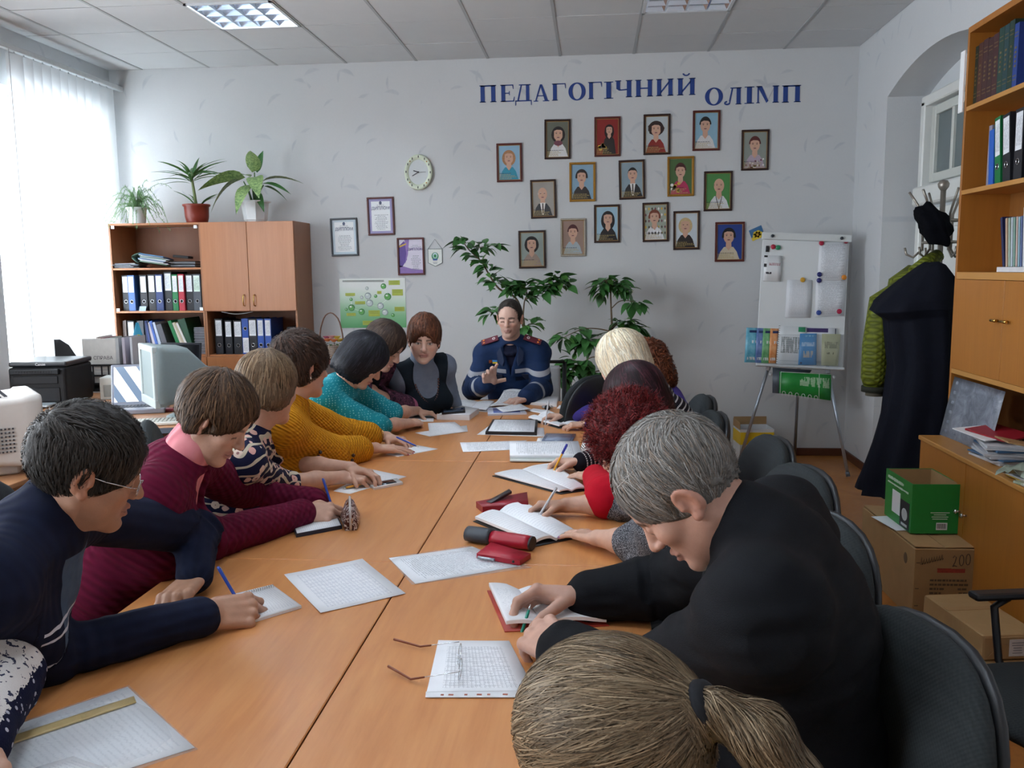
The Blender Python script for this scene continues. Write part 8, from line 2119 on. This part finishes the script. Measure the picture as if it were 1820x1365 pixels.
def holdpen(key,i,label,up,col,L=.14,**kw):
 """pen pinched between thumb and forefinger, leaning along 'up'"""
 g=(tipof(key,i,0)+tipof(key,i,4))/2;u=Vector(up).normalized()
 a=g-u*max(.012,(g.z-(TZ+.004))/max(.2,u.z));return pen(label,a,a+u*L,col,**kw)
blue_p=PM('2146a8',.3);holdpen('man_navy',0,'blue pen in the hand of the man in navy',(-.50,.10,.80),blue_p)
holdpen('maroon',0,'blue pen in the hand of the woman in maroon',(-.35,.25,.85),blue_p)
holdpen('blonde',0,'yellow ballpoint with a blue cap, in the hand before the striped sleeve',(.42,.35,.80),PM('e0a01c',.3),.15,capc=PM('2a2f9a',.3))
holdpen('red_curls',0,'clear-barrelled pen in the hand of the red-curled woman',(.50,.40,.75),PM('c9cbd0',.15),.15)
holdpen('auburn',0,'white pen held upright at the violet cuff',(.12,.25,.95),PM('d5d6da',.25),.15)
holdpen('grey',1,'thin dark pen in the hand of the woman in grey',(-.3,.1,.95),PM('3a3c44',.3),.14)
g=(tipof('grey_man',0,0)+tipof('grey_man',0,4))/2;u=Vector((.25,.55,.72)).normalized();pen('green pen with a metal point in the hand of the grey-haired man',g+u*.055,g-u*.085,PM('0f7f6a',.25),clip=False)
P_=Z(626,866,TT+.006);pen('yellow pencil lying by the clasped hands',P_+V3(-.03,-.02,0),P_+V3(.05,.03,.012),PM('d9951f',.4),clip=False)
P_=Z(733,786,.80);pen('blue pen between the fingers of the woman in mustard',P_+V3(.03,-.01,-.02),P_+V3(-.08,.02,.02),blue_p,clip=False)
Mh=headM('man_navy');t=thing('worn_glasses','thin metal-framed glasses worn by the man in navy','glasses',Mh@Vector((0,.11,0)))
R0=Matrix.Translation(-t.location)@Mh
def gl(name,pts,r,m,cyc=False):bm=NB();tube(bm,pts,r,6,caps=not cyc);bmesh.ops.transform(bm,matrix=R0,verts=bm.verts[:]);obj(name,bm,m,t)
for s in(-1,1):
 gl('rim',[(s*.034+.024*cos(k*PI/10),.107-.010*abs(s*.034+.024*cos(k*PI/10))/.05,-.008+.017*sin(k*PI/10))for k in range(21)],.0010,chrome,True)
 bm=NB();bm.faces.new([bm.verts.new((s*.034+.0235*cos(k*PI/9),.107-.010*abs(s*.034+.0235*cos(k*PI/9))/.05,-.008+.0165*sin(k*PI/9)))for k in range(18)]);bmesh.ops.transform(bm,matrix=R0,verts=bm.verts[:]);obj('lens',bm,lensm,t)
 gl('temple',[(s*.058,.096,-.002),(s*.076,.080,.0),(s*.084,.03,.004),(s*.085,-.008,.010),(s*.082,-.03,-.012)],.0014,chrome)
gl('bridge',[(-.010,.106,-.002),(0,.109,.002),(.010,.106,-.002)],.0010,chrome)
key='officer';BM_=bodyM(key);sR,sL=[Vector(q)for q in PEOPLE[key]['sh']];Nb_=Vector(PEOPLE[key]['Nb'])
mar=PM('5a1226',.6,0,.1);star=PM('e07a2a',.4);pale=PM('d8c9cc',.5)
jk=[c for c in PEOPLE[key]['root'].children if c.name.startswith('uniform_jacket')][0];joff=Vector(PEOPLE[key]['root'].location)
for s,sh in((1,sR),(-1,sL)):
 vd=Vector((0,.62,-.78))
 def ontop(q):
  ok,p,n,i=jk.ray_cast(q-vd*.5-joff,vd);return p+joff-vd*.006 if ok else q
 a=ontop(Nb_.lerp(sh,.50)+Vector((0,0,.02)));b_=ontop(Nb_.lerp(sh,1.16)+Vector((0,0,.01)))
 ax=(b_-a).normalized();n=-vd;n=(n-ax*n.dot(ax)).normalized();f=n.cross(ax)
 Mx_=Matrix.Identity(4)
 for i in range(3):Mx_[i][0]=ax[i];Mx_[i][1]=f[i];Mx_[i][2]=n[i]
 Mx_.translation=(a+b_)/2;L=(b_-a).length
 bm=NB();box(bm,(0,0,.006),(L,.050,.008),.003,2);att(key,'shoulder_board',bm,mar,Mx_)
 bm=NB()
 for y in(-.012,.012):ellipsoid(bm,(L*.34,y,.011),(.008,.007,.003),8,6)
 att(key,'star',bm,star,Mx_)
 bm=NB();lathe(bm,[(.011,.0095),(.011,.012),(.006,.012),(.006,.0098)],14,M=TR((-L*.25,0,0)));att(key,'badge_ring',bm,pale,Mx_)
def chest(x,z,dy=.004):
 return BM_@Vector((x,.150+dy,z))
dg=bpy.context.evaluated_depsgraph_get()
jk=[c for c in PEOPLE[key]['root'].children if c.name.startswith('uniform_jacket')][0]
def onjacket(x,z):
 o_=BM_@Vector((x,.17,z));dr=(BM_.to_3x3()@Vector((0,-1,0))).normalized();off=Vector(PEOPLE[key]['root'].location)
 ok,p,n,i=jk.ray_cast(o_-off,dr);return(p+off,n)if ok else(BM_@Vector((x,.15,z)),-dr)
def patch(name,x,z,w,h,m,th=.003):
 p,n=onjacket(x,z);zz=(BM_.to_3x3()@Vector((0,0,1)));xx=zz.cross(n).normalized();zz=n.cross(xx)
 Mx_=Matrix.Identity(4)
 for i in range(3):Mx_[i][0]=xx[i];Mx_[i][1]=zz[i];Mx_[i][2]=n[i]
 Mx_.translation=p;bm=NB();box(bm,(0,0,th/2+.001),(w,h,th),.001);return att(key,name,bm,m,Mx_)
patch('flag_patch',.105,-.085,.034,.013,PM('3f8fd0',.5));patch('flag_patch',.105,-.098,.034,.013,PM('e0c63a',.5));patch('emblem',.135,-.088,.02,.022,PM('a0522a',.5))
for s in(-1,1):patch('pocket_flap',s*.105,-.195,.11,.045,PM('0f1b33',.7),.005)
def flap(pts,th=.006):
 bm=NB();A=[];B=[]
 for x,z in pts:p,n=onjacket(x,z);A.append(bm.verts.new(p+n*.004));B.append(bm.verts.new(p+n*(.004+th)))
 k=len(pts);bm.faces.new(A[::-1]);bm.faces.new(B)
 for i in range(k):bm.faces.new((A[i],A[(i+1)%k],B[(i+1)%k],B[i]))
 bmesh.ops.recalc_face_normals(bm,faces=bm.faces[:]);att(key,'collar_flap',bm,PM('142646',.75,0,.15,20))
for s in(-1,1):flap([(s*.062,.005),(s*.088,-.03),(s*.080,-.085),(s*.050,-.115),(s*.040,-.08),(s*.052,-.03)])
def bead(key,name,c,r,m):bm=NB();ellipsoid(bm,c,(r,r,r),10,8);att(key,name,bm,m,headM(key))
bead('mustard','earring',(.087,-.004,-.038),.006,PM('e6e0d8',.2));bead('red_curls','earring',(-.086,-.002,-.045),.010,PM('c9ccd2',.15,.8));bead('floral','earring',(.087,-.002,-.036),.003,PM('d9cfc0',.2))
def ringat(key,i,f,r,tr,m,name):
 sh,el,wr,hd=PEOPLE[key]['arms'][i];ax=Vector(nrm(wr-el));c=Vector(el+(wr-el)*f);e1=ax.cross(Vector((0,0,1))).normalized();e2=ax.cross(e1)
 bm=NB();tube(bm,[c+(e1*cos(k*PI/10)+e2*sin(k*PI/10))*r for k in range(21)],tr,6,caps=False);att(key,name,bm,m)
goldm=PM('c9974a',.25,.9);ringat('mustard',1,.84,.036,.0022,goldm,'bracelet')
for key,i,fi in(('mustard',0,2),('floral',1,2)):
 hd=PEOPLE[key]['arms'][i][3];a,b_=Vector(hd['tips'][fi]),Vector(PEOPLE[key]['arms'][i][2]);c=a.lerp(b_,.28);ax=(a-b_).normalized();e1=ax.cross(Vector((0,0,1))).normalized();e2=ax.cross(e1)
 bm=NB();tube(bm,[c+(e1*cos(k*PI/8)+e2*sin(k*PI/8))*.0105 for k in range(17)],.0014,5,caps=False);att(key,'finger_ring',bm,goldm)
def necklace(key,r,d,n,br,m):
 B=bodyM(key);bm=NB();jk=[c for c in PEOPLE[key]['root'].children if c.name.split('.')[0]in('roll_neck','cardigan')][0];off=Vector(PEOPLE[key]['root'].location)
 for k in range(n):
  a=RAD(200+140*k/(n-1));x=r*cos(a);z=-.02+d*sin(a)
  o_=B@Vector((x,.5,z));dr=(B.to_3x3()@Vector((0,-1,0))).normalized();ok,p,nn,i=jk.ray_cast(o_-off,dr)
  if ok:ellipsoid(bm,p+off+nn*br*.6,(br,br,br),6,5)
 att(key,'necklace',bm,m)
necklace('grey',.075,.17,26,.006,PM('5a3a34',.3));necklace('mustard',.09,.20,24,.008,PM('3a2018',.3))
Mh=headM('ponytail');bm=NB();tube(bm,[Vector((.017*cos(k*PI/9),-.137+.004*sin(k*PI/9),.042+.017*sin(k*PI/9)))for k in range(19)],.010,9,caps=False)
for v in bm.verts:v.co+=v.normal*.001*sin(v.co.x*900)
att('ponytail','hair_tie',bm,PM('0d0f16',.9,0,.2),Mh)
# chairs
seat_m=MatB('chair_fabric',.85,0,.25);P=seat_m.coord('Object');x_,y_,z_=seat_m.xyz(P)
wv=((x_*700.).sn()*(z_*700.).sn()+(y_*700.).sn()*.5)*.25+.5;seat_m.col(seat_m.mix('1a1e20','34393b',wv*.5+seat_m.noise(P,300,2)*.5));seat_m.bump(wv,.0012,.7);seat_m=seat_m.m
pl_m=PM('14161a',.45,0,.1)
def cushion(bm,w,h,d,n=2.6,M=None,nu=30,nv=12,bow=0.):
 rows=[]
 for j in range(nv+1):
  ph=-PI/2+PI*j/nv;r=[]
  for i in range(nu):
   a=2*PI*i/nu;c_,s_=cos(a),sin(a);e=2/n
   x=w/2*math.copysign(abs(c_)**e,c_)*cos(ph)**.45;z=h/2*math.copysign(abs(s_)**e,s_)*cos(ph)**.45;y=d/2*sin(ph)
   r.append(bm.verts.new((x*(1-.12*(z/h+.5)*0),y+bow*((2*x/w)**2),z)))
  rows.append(r)
 for A,B in zip(rows,rows[1:]):
  for i in range(nu):f=bm.faces.new((A[i],A[(i+1)%nu],B[(i+1)%nu],B[i]));f.smooth=True
 bm.faces.new(rows[0][::-1]);bm.faces.new(rows[-1]);bmesh.ops.recalc_face_normals(bm,faces=bm.faces[:])
 if M is not None:bmesh.ops.transform(bm,matrix=M,verts=bm.verts[:])
 return bm
def office_chair(label,loc,rz,first=[None],group='grey office chairs round the table'):
 """faces local -y; rz turns it"""
 if first[0]is not None:return dup(first[0],loc,(0,0,rz),label,group)
 t=thing('office_chair',label,'chair',loc,rz,group);first[0]=t
 obj('seat',cushion(NB(),.48,.47,.085,2.8,TR((0,0,.455),(PI/2,0,0))),seat_m,t)
 obj('backrest',cushion(NB(),.47,.50,.085,2.5,TR((0,.235,.755),(RAD(-8),0,0)),bow=-.03),seat_m,t)
 obj('backrest_shell',cushion(NB(),.46,.49,.05,2.5,TR((0,.268,.755),(RAD(-8),0,0)),bow=-.03),pl_m,t)
 bm=NB();tube(bm,[(0,.10,.41),(0,.24,.42),(0,.29,.52),(0,.285,.72)],[.02,.02,.018,.016],8);obj('back_bracket',bm,pl_m,t)
 bm=NB();lathe(bm,[(.026,.13),(.026,.30),(.016,.30),(.016,.41)],14);obj('gas_column',bm,pl_m,t)
 for k in range(5):
  a=k*2*PI/5+.3;c_,s_=cos(a),sin(a);bm=NB();tube(bm,[(0,0,.13),(.16*c_,.16*s_,.105),(.27*c_,.27*s_,.075)],[.024,.02,.014],8);leg=obj('leg',bm,pl_m,t)
  bm=NB();tube(bm,[(.27*c_-.018*s_,.27*s_+.018*c_,.027),(.27*c_+.018*s_,.27*s_-.018*c_,.027)],.027,12);obj('caster',bm,pl_m,leg)
 for s in(-1,1):
  bm=NB();tube(bm,[(s*.20,.0,.42),(s*.27,.0,.46),(s*.275,-.02,.62),(s*.275,.02,.645)],.011,8);box(bm,(s*.275,.03,.655),(.05,.24,.022),.010,2);obj('armrest',bm,pl_m,t)
 return t
CH={'man_navy':'man in navy','maroon':'woman in maroon','floral':'woman in the floral blouse','mustard':'woman in mustard','teal':'woman in teal','plum':'woman in plum','grey':'woman in grey','snow':'person with the snowflake sleeve'}
for key,who in CH.items():
 p=PEOPLE[key];f=p['T'][:,1]*V3(1,1,0);r=p['root'].location;a=math.atan2(f[1],f[0])+PI/2
 office_chair('grey fabric office chair in which the %s sits'%who,(r.x+.02*f[0],r.y+.02*f[1],0),a)
for px,py,az,lb in((1372,784,8,'tall-looking grey office chair back in front of the flip chart leg'),(1428,838,14,'rounded grey office chair back, second nearest behind the shoulder of the suited man'),(1446,916,30,'broad grey office chair back close behind the shoulder of the suited man'),(1632,1120,16,'grey office chair back nearest the camera at the lower right'),(1250,708,5,'farthest grey office chair back in the right-hand row, by the violet top'),(1268,738,5,'grey office chair back just before the farthest one')):
 p=atz(px,py,.985);a=RAD(-90+az);office_chair(lb,(p.x+.26*sin(a),p.y-.26*cos(a),0),a)
p=atz(1800,1240,.47);office_chair('empty grey office chair at the right edge, only its seat showing',(p.x+.12,p.y-.02,0),RAD(-80))
p=atz(1052,672,.985);a=RAD(-125);office_chair('dark office chair back showing left of the blonde head by the leafy shrub',(p.x+.26*sin(a),p.y-.26*cos(a),0),a)
t=thing('visitor_chair','dark-framed chair with pale upholstery behind the uniformed man','chair',(-.53,6.02,0))
for s in(-1,1):bm=NB();tube(bm,[(s*.33,-.22,.012),(s*.33,-.22,.62),(s*.33,.0,.66),(s*.33,.24,.92),(s*.33,.28,.5),(s*.33,.24,.012)],.014,8);obj('side_frame',bm,pl_m,t)
bm=NB();box(bm,(0,.0,.44),(.60,.48,.07),.03,3);obj('seat',bm,PM('b9bcc0',.5,0,.06),t)
bm=NB();box(bm,(0,.25,.72),(.60,.05,.36),.02,3);obj('backrest',bm,PM('b9bcc0',.5,0,.06),t)
bm=NB();tube(bm,[(-.33,.23,.93),(.33,.23,.93)],.012,8);obj('top_rail',bm,pl_m,t)
